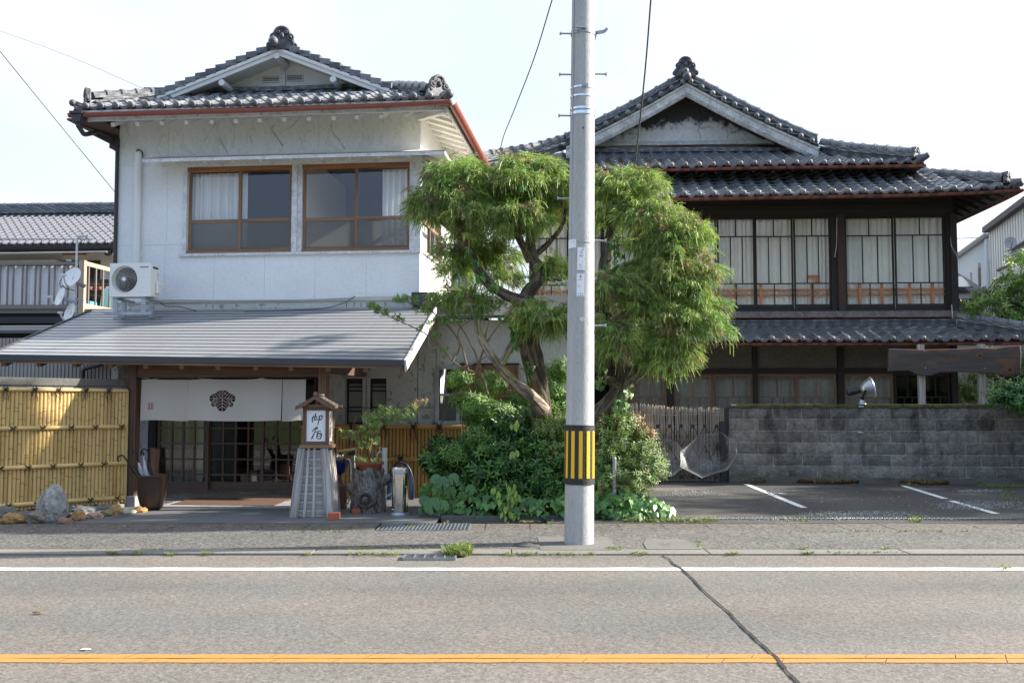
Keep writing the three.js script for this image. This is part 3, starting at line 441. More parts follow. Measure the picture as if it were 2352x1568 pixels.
// ---------- the white inn building on the left ----------
const annex = thing('inn_building', 'white two-storey inn building with tiled hip-and-gable roof at left', 'building', LF);
{
  const A = annex, xs = [274, 387, 501, 615, 731, 847].map((x) => L(x, 310).x).concat([0]), xL = xs[0], yA = L(620, 374).y, yB = L(620, 558).y, yC = L(620, 688).y, yT = L(620, 262).y + 0.35, yD = L(620, 712).y;
  const wx0 = L(425, 480).x, wx1 = L(941, 470).x, wy0 = L(680, 575).y, wy1 = L(680, 381).y;
  const jl = [377, 491, 607, 723, 841].map((x) => L(x, 630).x);
  gridWall(A, 'wall_panel', xL, 0, yA, yT, [], xs.slice(1, 6), [yA], -0.12, 0, M.stuccoDirty);
  gridWall(A, 'wall_panel', xL, wx0, yB, yA, [], [xs[1]], [yA, yB], -0.12, 0, M.stucco);
  gridWall(A, 'wall_panel', wx0, 0, wy1, yA, [], [], [], -0.12, 0, M.stucco);
  gridWall(A, 'wall_panel', xL, 0, yC, yB, [[wx0, wx1, wy0, 99]], jl, [yB], -0.12, 0, M.stucco);
  gridWall(A, 'wall_core', xL + 0.001, -0.001, yC + 0.001, yT - 0.001, [[wx0 - 0.001, wx1 + 0.001, wy0 - 0.001, wy1 + 0.001]], [], [], -0.119, -0.007, M.stucco);
  put(A, 'wall_band', box(xL, 0, yD - 0.4, yC, -0.14, -0.035), M.plaster);
  put(A, 'wall_moulding', box(xL, 0, yC - 0.03, yC - 0.004, -0.03, 0.012), M.whitePaint);
  // side walls, back, interior
  const rz = -2.05, DZ = -6.2;
  const sideWin = [-1.95, -0.14, wy0, wy1];
  for (const [a, b, c, d] of [[DZ, sideWin[0], 0, yT], [sideWin[1], -0.121, yD - 0.3, yT], [sideWin[0], sideWin[1], yD - 1.2, wy0], [sideWin[0], sideWin[1], wy1, yT]]) put(A, 'side_wall', box(-0.12, 0, c, d, a, b), M.stucco);
  put(A, 'side_wall', box(xL, xL + 0.12, 0, yT, DZ, -0.121), M.stucco);
  put(A, 'back_wall', box(xL, 0, 0, yT, DZ - 0.12, DZ), M.stucco);
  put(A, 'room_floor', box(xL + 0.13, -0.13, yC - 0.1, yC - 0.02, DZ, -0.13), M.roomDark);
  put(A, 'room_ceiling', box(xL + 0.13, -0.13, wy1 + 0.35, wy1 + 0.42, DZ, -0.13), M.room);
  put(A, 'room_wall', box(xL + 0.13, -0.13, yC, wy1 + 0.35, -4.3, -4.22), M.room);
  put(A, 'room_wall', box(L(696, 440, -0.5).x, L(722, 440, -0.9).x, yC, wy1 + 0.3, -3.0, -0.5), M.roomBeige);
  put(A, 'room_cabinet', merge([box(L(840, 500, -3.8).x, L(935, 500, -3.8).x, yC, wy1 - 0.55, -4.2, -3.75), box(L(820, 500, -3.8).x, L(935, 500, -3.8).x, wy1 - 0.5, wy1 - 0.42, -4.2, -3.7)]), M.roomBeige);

  // front windows: grey timber surround, two sliding sashes each, clear glass above and figured glass below
  const trim = M.whiteWorn;
  put(A, 'window_surround', merge([box(wx0 - 0.04, wx0 + 0.035, wy0 - 0.03, wy1 + 0.02, -0.10, 0.03), box(wx0 - 0.04, 0.02, wy1 + 0.02, wy1 + 0.085, -0.10, 0.035), box(wx0 - 0.09, 0.015, wy0 - 0.075, wy0 - 0.03, -0.1, 0.05)]), trim);
  const mx0 = L(669, 480).x, mx1 = L(693, 480).x;
  put(A, 'window_post', merge([box(mx0 + 0.03, mx0 + 0.105, wy0 - 0.03, wy1 + 0.02, -0.1, 0.04), box(mx0 + 0.002, mx1 - 0.002, wy0 - 0.03, wy1 + 0.02, -0.1, 0.006)]), trim);
  put(A, 'corner_post', box(wx1, 0.012, wy0 - 0.03, wy1 + 0.02, -0.13, 0.02), trim);
  const win = (x0, x1, railY, seed) => {
    const w = sub(A, 'front_window'), y0 = wy0 - 0.03, y1 = wy1 + 0.02, xm = (x0 + x1) / 2;
    put(w, 'head_rail', box(x0, x1, y1 - 0.075, y1, -0.09, 0.012, { along: 'x' }), M.woodOrange);
    put(w, 'sill_rail', box(x0, x1, y0, y0 + 0.05, -0.09, 0.008, { along: 'x' }), M.woodWorn);
    for (const [a, b, z] of [[x0, xm + 0.025, -0.06], [xm - 0.025, x1, -0.028]]) {
      const s = 0.05;
      put(w, 'sash_stile', box(a, a + s, y0 + 0.05, y1 - 0.075, z - 0.028, z, { shift: seed + a }), M.woodWorn); put(w, 'sash_stile', box(b - s, b, y0 + 0.05, y1 - 0.075, z - 0.028, z, { shift: b }), M.woodWorn);
      put(w, 'sash_rail', box(a + s, b - s, railY - 0.03, railY + 0.03, z - 0.026, z - 0.002, { along: 'x', shift: a }), M.woodWorn); put(w, 'sash_rail', box(a + s, b - s, y0 + 0.05, y0 + 0.10, z - 0.026, z - 0.002, { along: 'x', shift: b }), M.woodWorn);
      put(w, 'pane', box(a + s, b - s, railY + 0.03, y1 - 0.075, z - 0.016, z - 0.012), M.glass); put(w, 'frosted_pane', box(a + s, b - s, y0 + 0.10, railY - 0.03, z - 0.016, z - 0.012), M.frosted);
    }
  };
  const railY = L(680, 503).y;
  win(wx0 + 0.035, mx0, railY, 1); win(mx1, wx1, railY, 5);
  const cy0 = wy0 - 0.02, cy1 = wy1 - 0.05;
  put(A, 'curtain', curtainGeo(L(438, 480, -0.2).x, L(551, 480, -0.2).x, cy0, cy1, -0.2, 11, 0.028, 0.4, 1), M.curtain);
  put(A, 'curtain', curtainGeo(L(553, 480, -0.2).x, L(567, 480, -0.2).x, cy0, cy1, -0.22, 2, 0.02, 0.3, 2), M.curtain);
  put(A, 'curtain', curtainGeo(L(878, 480, -0.2).x, L(938, 480, -0.2).x, cy0, cy1, -0.2, 9, 0.022, 0.45, 3), M.curtain);
  // side window on the right wall
  { const w = sub(A, 'side_window'), [z0, z1, y0, y1] = sideWin; for (const z of [z0, (z0 + z1) / 2 - 0.02, z1 - 0.05]) put(w, 'sash_stile', box(-0.07, -0.02, y0, y1, z, z + 0.05), M.woodWorn); for (const y of [y0, railY - 0.03, y1 - 0.06]) put(w, 'sash_rail', box(-0.066, -0.024, y, y + 0.06, z0 + 0.05, z1 - 0.05), M.woodWorn); put(w, 'pane', box(-0.047, -0.043, y0 + 0.06, y1 - 0.06, z0 + 0.05, z1 - 0.05), M.glass); put(A, 'side_window_trim', merge([box(-0.1, 0.03, y0 - 0.05, y0, z0 - 0.06, z1 + 0.02), box(-0.1, 0.025, y0, y1, z0 - 0.06, z0), box(-0.1, 0.028, y1, y1 + 0.06, z0 - 0.06, z1 + 0.02)]), trim); put(A, 'curtain', box(-0.2, -0.19, y0, y1, z0, z0 + 0.9), M.curtain); }
  // little awning over the windows, turning the corner
  {
    const h = sub(A, 'window_awning'), yf = L(660, 357, 0.5).y, yb = yf + 0.17, x0 = L(327, 360, 0.5).x, x1 = 0.5, e = 0.03;
    put(h, 'awning_sheet', merge([slab(V(x0, yf, 0.5), V(x1, yf, 0.5), V(0, yb, 0.0), V(x0, yb, 0.0), e), slab(V(x1, yf, 0.5), V(x1, yf, -2.3), V(0, yb, -2.3), V(0, yb, 0), e)]), M.cream);
    put(h, 'awning_edge', merge([box(x0, x1 + 0.008, yf - 0.052, yf + 0.008, 0.494, 0.508), box(x1 - 0.006, x1 + 0.008, yf - 0.052, yf + 0.008, -2.3, 0.493)]), M.whiteWorn);
    put(h, 'awning_flashing', merge([box(x0, x1 + 0.012, yf + 0.008, yf + 0.018, 0.47, 0.512), box(x1 - 0.03, x1 + 0.012, yf + 0.008, yf + 0.018, -2.3, 0.47)]), M.rust);
    for (const p of [400, 470, 535, 598, 668, 738, 803, 870, 938]) { const x = L(p, 364, 0.45).x; put(h, 'bracket', bar(V(x, yf - 0.055, 0.46), V(x, yb - 0.06, 0.0), 0.045, 0.045), M.whitePaint); }
    for (let i = 0; i < 5; i++) put(h, 'bracket', bar(V(0.46, yf - 0.055, -0.2 - i * 0.45), V(0, yb - 0.06, -0.2 - i * 0.45), 0.045, 0.045), M.whitePaint);
    put(h, 'awning_board', box(x0 + 0.12, 0.03, yA - 0.03, yA + 0.05, 0.002, 0.03), M.whitePaint);
  }
  // main roof: front skirt tiles
  const zE = 0.85, zG = -0.5, eave = [[155, 246], [232, 243], [604, 236], [799, 227], [915, 222], [990, 220], [1040, 217]].map((p) => L(p[0], p[1], zE)), top = [[300, 221], [345, 219], [640, 209], [905, 205], [960, 204]].map((p) => L(p[0], p[1], zG));
  const P = (x, v) => V(x, lerp(interp(eave, x), interp(top, x), v), lerp(zE, zG, v));
  const exL = L(168, 244, zE).x, exR = L(1030, 218, zE).x, txL = L(345, 219, zG).x, txR = L(905, 205, zG).x;
  const roof = sub(A, 'front_roof');
  layTiles(roof, P, exL, exR, 0.262, 5, (x, v) => x > lerp(exL, txL, v * 0.9) - 0.05 && x < lerp(exR, txR, v * 0.9) + 0.05, 140, pickTile(21, [0, 1, 2, 0, 5, 1, 2, 0]), { ball: 0.066, hump: 0.05 });
  const yEL = interp(eave, exL), yER = interp(eave, exR), yTL = interp(top, txL), yTR = interp(top, txR);
  put(roof, 'roof_deck', slab(V(exL, yEL - 0.06, zE - 0.03), V(exR, yER - 0.06, zE - 0.03), V(txR, yTR - 0.05, zG), V(txL, yTL - 0.05, zG), 0.03), M.whitePaint);
  // courses of flat tiles at the foot of the gable
  { const f = sub(A, 'gable_foot_ridge'); rnd = RNG(44); ridge(f, [V(txL - 0.1, yTL + 0.10, zG + 0.05), L(640, 203, zG + 0.05), V(txR + 0.1, yTR + 0.10, zG + 0.05)], { layers: 2, w: 0.16, cap: 0.03, step: 0.42, seed: 3, collar: 1.0 }); }
  // gable
  const gz = zG - 0.02, apex = L(640, 97, 0.02), bL = L(360, 213, 0.02), bR = L(896, 196, 0.02);
  const gw = [L(372, 226, gz), L(640, 112, gz), L(896, 212, gz)];
  put(A, 'gable_wall', shapeGeo(gw.map((p) => [p.x, p.y]), 0.08).translate(0, 0, gz - 0.08), M.stucco);
  for (const [foot, n] of [[bL, 12], [bR, 11]]) {
    const d = foot.clone().sub(apex), g = sub(A, 'gable_verge'), up = V(0, 1, 0);
    const a0 = apex.clone().setY(apex.y - 0.03), f0 = foot.clone().setY(foot.y - 0.0);
    // barge boards: upper moulding and lower board
    const pl = (o0, o1, z0, z1) => { const s = [[a0.x, a0.y - o0], [f0.x, f0.y - o0], [f0.x, f0.y - o1], [a0.x, a0.y - o1]]; return shapeGeo(s, z1 - z0).translate(0, 0, z0); };
    put(g, 'barge_board', pl(0.068, 0.125, -0.02, 0.045), M.whitePaint); put(g, 'barge_board', pl(0.127, 0.20, -0.03, 0.02), M.whitePaint);
    put(g, 'verge_soffit', slab(V(a0.x, a0.y - 0.1, -0.03), V(f0.x, f0.y - 0.1, -0.03), V(f0.x, f0.y - 0.1, gz - 0.4), V(a0.x, a0.y - 0.1, gz - 0.4), 0.03), M.whitePaint);
    put(g, 'roof_slope', slab(V(a0.x, a0.y - 0.02, -0.05), V(f0.x, f0.y - 0.02, -0.05), V(f0.x, f0.y - 0.02, DZ - 0.6), V(a0.x, a0.y - 0.02, DZ - 0.6), 0.07), M.tileDark);
    for (let i = 0; i < n; i++) {   // stepped verge tiles
      const t0 = i / n, t1 = (i + 1) / n, p = apex.clone().addScaledVector(d, t0 + 0.01), q = apex.clone().addScaledVector(d, t1 + 0.012), s = d.x < 0 ? -1 : 1;
      const G = [[p.x, p.y + 0.0], [q.x, q.y + 0.05], [q.x, q.y - 0.045], [p.x, p.y - 0.095]]; put(g, 'verge_tile', boxUV(new THREE.ExtrudeGeometry(new THREE.Shape(G.map((v) => new THREE.Vector2(...v))), { depth: 0.24, bevelEnabled: true, bevelSize: 0.008, bevelThickness: 0.008, bevelSegments: 1 })).translate(0, 0, -0.2 + 0.004 * (i % 2)), M.tiles[[3, 1, 3, 1, 4][i % 5]]);
    }
  }
  for (const [x, y] of [[634, 127], [508, 189], [764, 181]]) { const p = L(x, y, 0.04); put(A, 'purlin_end', rod(p, V(p.x, p.y, gz), 0.055, 0.055, 14), M.whitePaint); }
  put(A, 'gable_post', box(L(644, 170, gz).x, L(656, 170, gz).x, L(650, 206, gz).y, L(650, 140, gz).y, gz, gz + 0.035), M.whiteWorn);
  for (const [x0, x1, y0, y1] of [[602, 643, 175, 191], [657, 697, 171, 189]]) {
    const v = sub(A, 'gable_vent'), a = L(x0, y1, gz), b = L(x1, y0, gz), z = gz;
    put(v, 'vent_frame', merge([box(a.x, b.x, a.y, a.y + 0.015, z, z + 0.03), box(a.x, b.x, b.y - 0.015, b.y, z, z + 0.03), box(a.x, a.x + 0.015, a.y + 0.015, b.y - 0.015, z, z + 0.03), box(b.x - 0.015, b.x, a.y + 0.015, b.y - 0.015, z, z + 0.03)]), M.whitePaint);
    put(v, 'vent_back', box(a.x + 0.015, b.x - 0.015, a.y + 0.015, b.y - 0.015, z + 0.001, z + 0.004), M.black);
    for (let i = 1; i < 4; i++) put(v, 'slat', box(a.x + 0.015, b.x - 0.015, lerp(a.y, b.y, i / 4) - 0.006, lerp(a.y, b.y, i / 4) + 0.006, z + 0.006, z + 0.02), M.whitePaint);
  }
  { const r = sub(A, 'main_ridge'); rnd = RNG(45); ridge(r, [V(apex.x, apex.y + 0.13, -0.1), V(apex.x, apex.y + 0.13, DZ)], { layers: 3, step: 0.34, seed: 4 }); ogre(r, V(apex.x + 0.06, apex.y + 0.03, 0.02), V(0.25, 0, 1), 0.95); const b = capBall(r, L(627, 94, 0.16), 0.085); }
  // hip ridges at both ends of the skirt
  { const r = sub(A, 'hip_ridge'); rnd = RNG(46); const a = L(200, 218, 0.62), b = L(348, 215, -0.2); ridge(r, [L(212, 222, 0.6), L(280, 218, 0.2), L(350, 214, -0.2)], { layers: 3, step: 0.27, seed: 5, w: 0.18, lh: 0.04, cap: 0.07 }); ogre(r, L(200, 222, 0.66), V(-0.8, 0, 0.6), 0.6); capBall(r, L(166, 236, 0.84), 0.06, V(-0.7, 0.2, 0.6)); }
  { const r = sub(A, 'hip_ridge'); rnd = RNG(47); ridge(r, [L(985, 205, 0.6), L(950, 202, 0.2), L(908, 201, -0.3)], { layers: 3, step: 0.25, seed: 6, w: 0.18, lh: 0.04, cap: 0.08 }); ogre(r, L(1005, 203, 0.62), V(0.7, 0, 0.7), 0.85); capBall(r, L(1030, 215, 0.84), 0.085, V(0.6, 0, 0.7)); }
  // side roof planes
  const yR = yER - 0.0; put(A, 'side_roof', slab(V(exR + 0.02, yR - 0.03, zE), V(exR + 0.02, yR - 0.03, DZ - 0.7), V(txR, yTR + 0.02, DZ - 0.2), V(txR, yTR + 0.02, zG), 0.06), M.tileDark); put(A, 'side_roof', slab(V(exL, yEL - 0.03, zE), V(exL, yEL - 0.03, DZ - 0.7), V(txL, yTL, DZ - 0.2), V(txL, yTL, zG), 0.06), M.tileDark);
  // soffit, fascia, rafters, gutters
  const yg = (x) => interp(eave, x), gpt = [[158, 262], [400, 255], [640, 248], [860, 240], [1036, 232]].map((p) => L(p[0], p[1], zE + 0.04)), gxR = gpt[4].x;
  put(A, 'gutter', gutterGeo(gpt, 0.062), M.redPaint); put(A, 'gutter', gutterGeo([V(gxR, gpt[4].y, zE + 0.04), V(gxR, gpt[4].y, -2), V(gxR, gpt[4].y, DZ + 0.5)], 0.075), M.redPaint);
  const so = gpt.map((p) => p.y - 0.03), fL = L(198, 266, zE - 0.03).x, fR = gxR - 0.07, yfL = L(198, 266, zE).y, yfR = L(1020, 240, zE).y;
  put(A, 'fascia', slab(V(fL, yfL, zE - 0.06), V(fR, yfR, zE - 0.06), V(fR, yfR, zE - 0.1), V(fL, yfL, zE - 0.1), 0.075), M.whiteWorn);
  put(A, 'soffit', slab(V(fL, yfL - 0.02, zE - 0.1), V(fR, yfR - 0.02, zE - 0.1), V(fR, yfR + 0.32, 0), V(fL, yfL + 0.32, 0), 0.02), M.whitePaint);
  for (const p of [264, 320, 376, 432, 490, 545, 600, 656, 712, 769, 822, 878, 935]) { const x = L(p, 270, 0.62).x, y = lerp(yfL, yfR, (x - fL) / (fR - fL)); put(A, 'rafter', bar(V(x, y - 0.118, 0.70), V(x, y + 0.2, 0.005), 0.065, 0.065), M.whitePaint); }
  put(A, 'side_fascia', box(fR - 0.04, fR, yfR - 0.075, yfR, DZ, zE - 0.1), M.whiteWorn);
  put(A, 'side_soffit', slab(V(fR - 0.04, yfR - 0.02, zE - 0.1), V(fR - 0.04, yfR - 0.02, DZ), V(0, yfR + 0.17, DZ), V(0, yfR + 0.17, zE - 0.1), 0.02), M.whitePaint);
  for (let i = 0; i < 13; i++) { const z = 0.5 - i * 0.42; put(A, 'rafter', bar(V(fR - 0.05, yfR - 0.05, z), V(0.003, yfR + 0.12, z), 0.07, 0.065), M.whitePaint); }
  put(A, 'corner_beam', bar(V(fR - 0.06, yfR - 0.06, zE - 0.12), V(-0.02, yfR + 0.04, 0.03), 0.1, 0.1), M.whitePaint);
  for (const p of [315, 455, 600, 740, 890, 1000]) { const q = L(p, 250, zE + 0.02); put(A, 'gutter_hook', tube([V(q.x, yg(q.x) - 0.06, zE - 0.05), V(q.x, yg(q.x) - 0.2, zE + 0.03), V(q.x + 0.01, yg(q.x) - 0.22, zE + 0.1)], 0.006, 8, 4), M.rust); }
  // rain head and brown downpipe at the left corner
  { const h = L(180, 262, zE + 0.05), d = sub(A, 'rain_pipe'); put(d, 'rain_head', merge([box(h.x - 0.11, h.x + 0.11, h.y - 0.01, h.y + 0.03, zE - 0.06, zE + 0.16), shapeGeo([[-0.09, 0], [0.09, 0], [0.06, -0.14], [-0.06, -0.14]], 0.16).translate(h.x, h.y - 0.01, zE - 0.03), rod(V(h.x, h.y - 0.15, zE + 0.05), V(h.x, h.y - 0.22, zE + 0.05), 0.05, 0.04)]), M.darkPlastic);
    const pipeA = [V(h.x, h.y - 0.2, zE + 0.05), V(h.x + 0.05, h.y - 0.32, zE - 0.05), L(225, 303, 0.4), L(262, 322, 0.03), L(266, 345, 0.03)]; put(d, 'pipe', tube(pipeA, 0.04, 30, 8, 0.1), M.darkPlastic);
    put(d, 'pipe', rod(L(269, 325, 0.03), L(263, 606, 0.03), 0.035, 0.035), M.darkPlastic); put(d, 'bracket', bar(L(212, 305, 0.45), L(262, 330, 0.05), 0.05, 0.06), M.darkPlastic); put(d, 'corner_bracket', box(L(262, 320, 0).x - 0.05, xL + 0.01, L(265, 342, 0).y, L(265, 318, 0).y, -0.1, 0.08), M.darkPlastic); }
  put(A, 'under_eave_beam', bar(V(xL - 0.5, yfL + 0.02, 0.5), V(xL - 0.02, yfL - 0.05, -1.0), 0.1, 0.12), M.woodBrown);
  put(A, 'under_eave_board', slab(V(xL - 0.55, yfL - 0.0, zE - 0.1), V(xL, yfL - 0.0, zE - 0.1), V(xL, yfL + 0.02, DZ), V(xL - 0.55, yfL + 0.02, DZ), 0.03), M.woodBrown);
  // white downpipe
  { const w = sub(A, 'white_downpipe'), z = 0.08; put(w, 'pipe', rod(L(317, 352, z), L(312, 612, z), 0.058, 0.058, 12), M.pvc); put(w, 'pipe_collar', rod(L(316.5, 374, z), L(316, 383, z), 0.066, 0.066, 12), M.pvc); put(w, 'pipe_top', new THREE.SphereGeometry(0.058, 12, 8), M.pvc, L(317, 351, z)); put(w, 'cable', tube([L(312, 347, 0.14), L(318, 343, 0.14), L(326, 350, 0.1), L(327, 360, 0.03)], 0.011, 14, 5), M.wire); }
  // conduit and loose cable along the foot of the upper wall
  put(A, 'conduit', tube([L(368, 687, 0.05), L(500, 688, 0.04), L(700, 686.5, 0.04), L(850, 680, 0.04), L(948, 679, 0.04)], 0.016, 30, 6), M.pvc);
  put(A, 'loose_cable', tube([L(815, 680, 0.06), L(790, 695, 0.06), L(740, 708, 0.12), L(640, 713, 0.2), L(560, 715, 0.3)], 0.007, 24, 4), M.wire);
  put(A, 'loose_cable', tube([L(362, 690, 0.3), L(380, 703, 0.2), L(410, 704, 0.2), L(450, 714, 0.3)], 0.007, 20, 4), M.wire);
  // stains left by pulled-off vines
  rnd = RNG(77);
  const vine = (pts, w) => { const P = pts.map(([x, y]) => L(x, y, 0.0)), c = new THREE.CatmullRomCurve3(P), n = 26, pos = [], I = []; for (let i = 0; i <= n; i++) { const p = c.getPoint(i / n), t = c.getTangent(i / n), s = V(-t.y, t.x, 0).multiplyScalar(w * (0.25 + 1.1 * vn(i * 0.9, 3, 64, 64, pts.length) )); pos.push(p.x + s.x, p.y + s.y, 0.004, p.x - s.x, p.y - s.y, 0.004); if (i) { const k = 2 * i - 2; I.push(k, k + 1, k + 3, k, k + 3, k + 2); } } const g = new THREE.BufferGeometry(); g.setAttribute('position', new THREE.Float32BufferAttribute(pos, 3)); g.setIndex(I); g.computeVertexNormals(); put(A, 'vine_stain', g, vineMat); };
  const vineMat = mat({ rgb: [0.47, 0.455, 0.42], roughness: 1 });
  for (const [p, w] of [[[[503, 315], [510, 330], [524, 354]], 0.012], [[[468, 327], [480, 305], [497, 280], [503, 268]], 0.006], [[[632, 284], [624, 297], [634, 312], [650, 336]], 0.014], [[[690, 266], [672, 288], [652, 300]], 0.007], [[[761, 280], [761, 300], [777, 320], [792, 342]], 0.009], [[[688, 315], [695, 328]], 0.006], [[[288, 280], [292, 300], [300, 318]], 0.006], [[[498, 272], [520, 268], [534, 285], [538, 320]], 0.004], [[[575, 313], [577, 328]], 0.006]]) vine(p, w);
}
// ---------- ground floor of the inn: walls, porch, lattice doors ----------
{
  const A = annex, xL = L(274, 310).x, yD = L(620, 690).y - 0.05;
  const slit = (a, b) => [L(a, 920).x, L(b, 920).x, L(840, 974).y, L(840, 869).y], s1 = slit(794.5, 832), s2 = slit(849, 887), w1 = [L(1005, 900).x, L(1190, 900).x, L(1060, 969).y, L(1060, 843).y];
  const xR = L(1315, 850).x, yExt = L(1100, 735).y;
  const jx = [793.5, 840.5, 959, 1001].map((p) => L(p, 900).x), jy = [L(900, 936).y];
  const dx0 = L(340, 1000).x, dx1 = L(735, 1000).x, dTop = L(540, 862).y + 0.25;
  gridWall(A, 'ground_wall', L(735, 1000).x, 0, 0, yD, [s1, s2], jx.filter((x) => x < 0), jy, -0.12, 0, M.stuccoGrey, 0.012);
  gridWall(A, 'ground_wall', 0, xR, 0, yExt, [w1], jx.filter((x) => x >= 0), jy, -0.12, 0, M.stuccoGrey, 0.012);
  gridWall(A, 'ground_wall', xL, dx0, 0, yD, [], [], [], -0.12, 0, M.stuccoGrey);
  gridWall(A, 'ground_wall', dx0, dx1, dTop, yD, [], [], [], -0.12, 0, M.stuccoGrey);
  put(A, 'wall_core', box(dx1 + 0.3, xR, 0, 0.75, -0.3, -0.13), M.roomDark);
  put(A, 'lobby_floor', box(xL + 0.13, -0.13, 0, 0.05, -6.19, -0.125), M.roomDark);
  put(A, 'lobby_step', box(dx0, dx1, 0.05, 0.3, -6, -1.7), M.woodDark);
  put(A, 'lobby_back', box(xL + 0.13, -0.13, 0.05, 3, -3.6, -3.5), M.roomDark);
  put(A, 'extension_back', box(0.001, xR, 0, yExt, -3.0, -2.9), M.stuccoGrey); put(A, 'extension_side', box(xR - 0.12, xR, 0, yExt, -2.9, -0.121), M.stuccoGrey);
  put(A, 'extension_floor', box(0.001, xR - 0.121, 0, 0.05, -2.89, -0.13), M.roomDark);
  put(A, 'lobby_curtain', curtainGeo(L(384, 1050, -0.35).x, L(436, 1050, -0.35).x, 0.12, 2.0, -0.35, 7, 0.025, 0.3, 9), mat({ rgb: [0.42, 0.40, 0.36], transmission: 0.2, thickness: 0, roughness: 1 }));
  put(A, 'lobby_screen', box(L(436, 1050, -0.5).x, L(465, 1050, -0.5).x, 0.12, 2.0, -0.55, -0.5), M.roomBeige.clone());
  // slit windows: reeded glass in dark frames
  for (const s of [s1, s2]) {
    const w = sub(A, 'slit_window'), [x0, x1, y0, y1] = s;
    put(w, 'frame', merge([box(x0, x0 + 0.025, y0, y1, -0.11, -0.03), box(x1 - 0.02, x1, y0, y1, -0.11, -0.03), box(x0 + 0.025, x1 - 0.02, y1 - 0.09, y1, -0.11, -0.035), box(x0 + 0.025, x1 - 0.02, y0, y0 + 0.03, -0.11, -0.03)]), M.woodDark);
    for (const py of [888, 897.5, 935, 944]) { const y = L(840, py).y; put(w, 'glazing_bar', box(x0 + 0.025, x1 - 0.02, y - 0.012, y + 0.012, -0.085, -0.05, { along: 'x' }), M.woodDark); }
    const n = 14, g = []; for (let i = 0; i < n; i++) { const x = lerp(x0 + 0.028, x1 - 0.023, (i + 0.5) / n), r = (x1 - x0 - 0.05) / n / 2; g.push(rod(V(x, y0 + 0.03, -0.075), V(x, y1 - 0.09, -0.075), r, r, 6, true)); }
    put(w, 'reeded_pane', merge(g), mat({ rgb: [0.40, 0.41, 0.385], roughness: 0.2 }));
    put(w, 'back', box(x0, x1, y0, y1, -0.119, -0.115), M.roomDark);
  }
  { const q = L(838, 965, 0.02), e = thing('wall_outlet', 'small white box on the wall beside the slit windows', 'outlet', null); LF.place(e); put(e, 'body', box(q.x - 0.03, q.x + 0.03, q.y - 0.06, q.y + 0.06, 0.002, 0.07, { r: 0.008 }), M.pvc); put(e, 'lid', box(q.x - 0.025, q.x + 0.025, q.y - 0.045, q.y + 0.045, 0.071, 0.078, { r: 0.003 }), M.whiteWorn); }
  // the aluminium window half hidden by shrubs
  { const w = sub(A, 'kitchen_window'), [x0, x1, y0, y1] = w1, xm = L(1052, 900).x, ym = L(1030, 906).y;
    put(w, 'frame', merge([box(x0 - 0.03, x0 + 0.03, y0 - 0.04, y1 + 0.03, -0.1, 0.03), box(x0 + 0.03, x1, y1 - 0.03, y1 + 0.03, -0.1, 0.03), box(x0 + 0.03, x1, y0 - 0.04, y0 + 0.02, -0.1, 0.04), box(xm - 0.03, xm + 0.03, y0 + 0.02, y1 - 0.03, -0.08, 0.01), box(x0 + 0.03, xm - 0.03, ym - 0.02, ym + 0.02, -0.08, 0.0)]), M.zinc);
    put(w, 'pane', box(x0 + 0.03, xm - 0.03, ym + 0.02, y1 - 0.03, -0.05, -0.045), M.glass); put(w, 'frosted_pane', box(x0 + 0.03, xm - 0.03, y0 + 0.02, ym - 0.02, -0.05, -0.045), M.frosted);
    put(w, 'back', box(x0, x1, y0, y1, -0.9, -0.88), M.roomDark); put(w, 'dish_rack', box(x0 + 0.08, xm - 0.06, y0 + 0.05, y0 + 0.24, -0.4, -0.25), M.roomBeige); }
  { const b = thing('reed_blind', 'reddish-brown reed blind hung over the kitchen window behind the bamboo pompoms', 'blind', LF), x0 = L(1056, 880, 0.06).x, x1 = L(1192, 880, 0.06).x, y0 = L(1120, 930, 0.06).y, y1 = L(1120, 838, 0.06).y, g = [], sl = mat({ map: T.woodBrown, rgb: [3.2, 2.7, 2.3], roughness: 0.8 }); for (let y = y0; y < y1; y += 0.016) g.push(box(x0, x1, y, y + 0.011, 0.05 + 0.006 * hash(Math.round(y * 500), 1, 5), 0.062, { along: 'x' })); put(b, 'reeds', merge(g), sl).userData.kind = 'stuff'; for (let i = 0; i < 6; i++) { const x = lerp(x0 + 0.05, x1 - 0.05, i / 5); put(b, 'string', box(x - 0.004, x + 0.004, y0, y1, 0.069, 0.072), M.woodDark); } put(b, 'top_batten', box(x0 - 0.01, x1 + 0.01, y1, y1 + 0.03, 0.045, 0.075, { along: 'x' }), M.woodDark); }
  // extension roof
  { const r = sub(A, 'extension_roof'), yt = L(1000, 690, -1.2).y; put(r, 'roof_sheet', slab(V(-0.0, yExt + 0.05, 0.35), V(xR + 0.2, yExt + 0.05, 0.35), V(xR + 0.2, yExt + 0.75, -3.1), V(0.0, yExt + 0.75, -3.1), 0.05), M.metalEdge);
    const a = L(950, 677, 0.1), b = L(968, 690, 0.1); put(r, 'verge_cap', box(-0.10, 0.18, L(950, 700, 0.1).y, L(950, 672, 0.1).y, -0.1, 0.2, { r: 0.01 }), M.metalEdge); put(r, 'verge_flashing', slab(V(-0.09, L(950, 690, 0.1).y, 0.12), V(1.2, L(1040, 706, 0.1).y, 0.12), V(1.2, L(1040, 735, 0.1).y, 0.18), V(-0.09, L(950, 728, 0.1).y, 0.18), 0.02), M.metalEdge); }

  // porch: posts, beams, canopy
  const pz = 2.35, post = (x0, x1, yb, m) => box(x0, x1, yb, 2.1, pz - 0.16, pz, { r: 0.008 });
  const px0 = L(288, 1000, pz).x, px1 = L(309, 1000, pz).x, qx0 = L(730, 900, pz).x, qx1 = L(749, 900, pz).x;
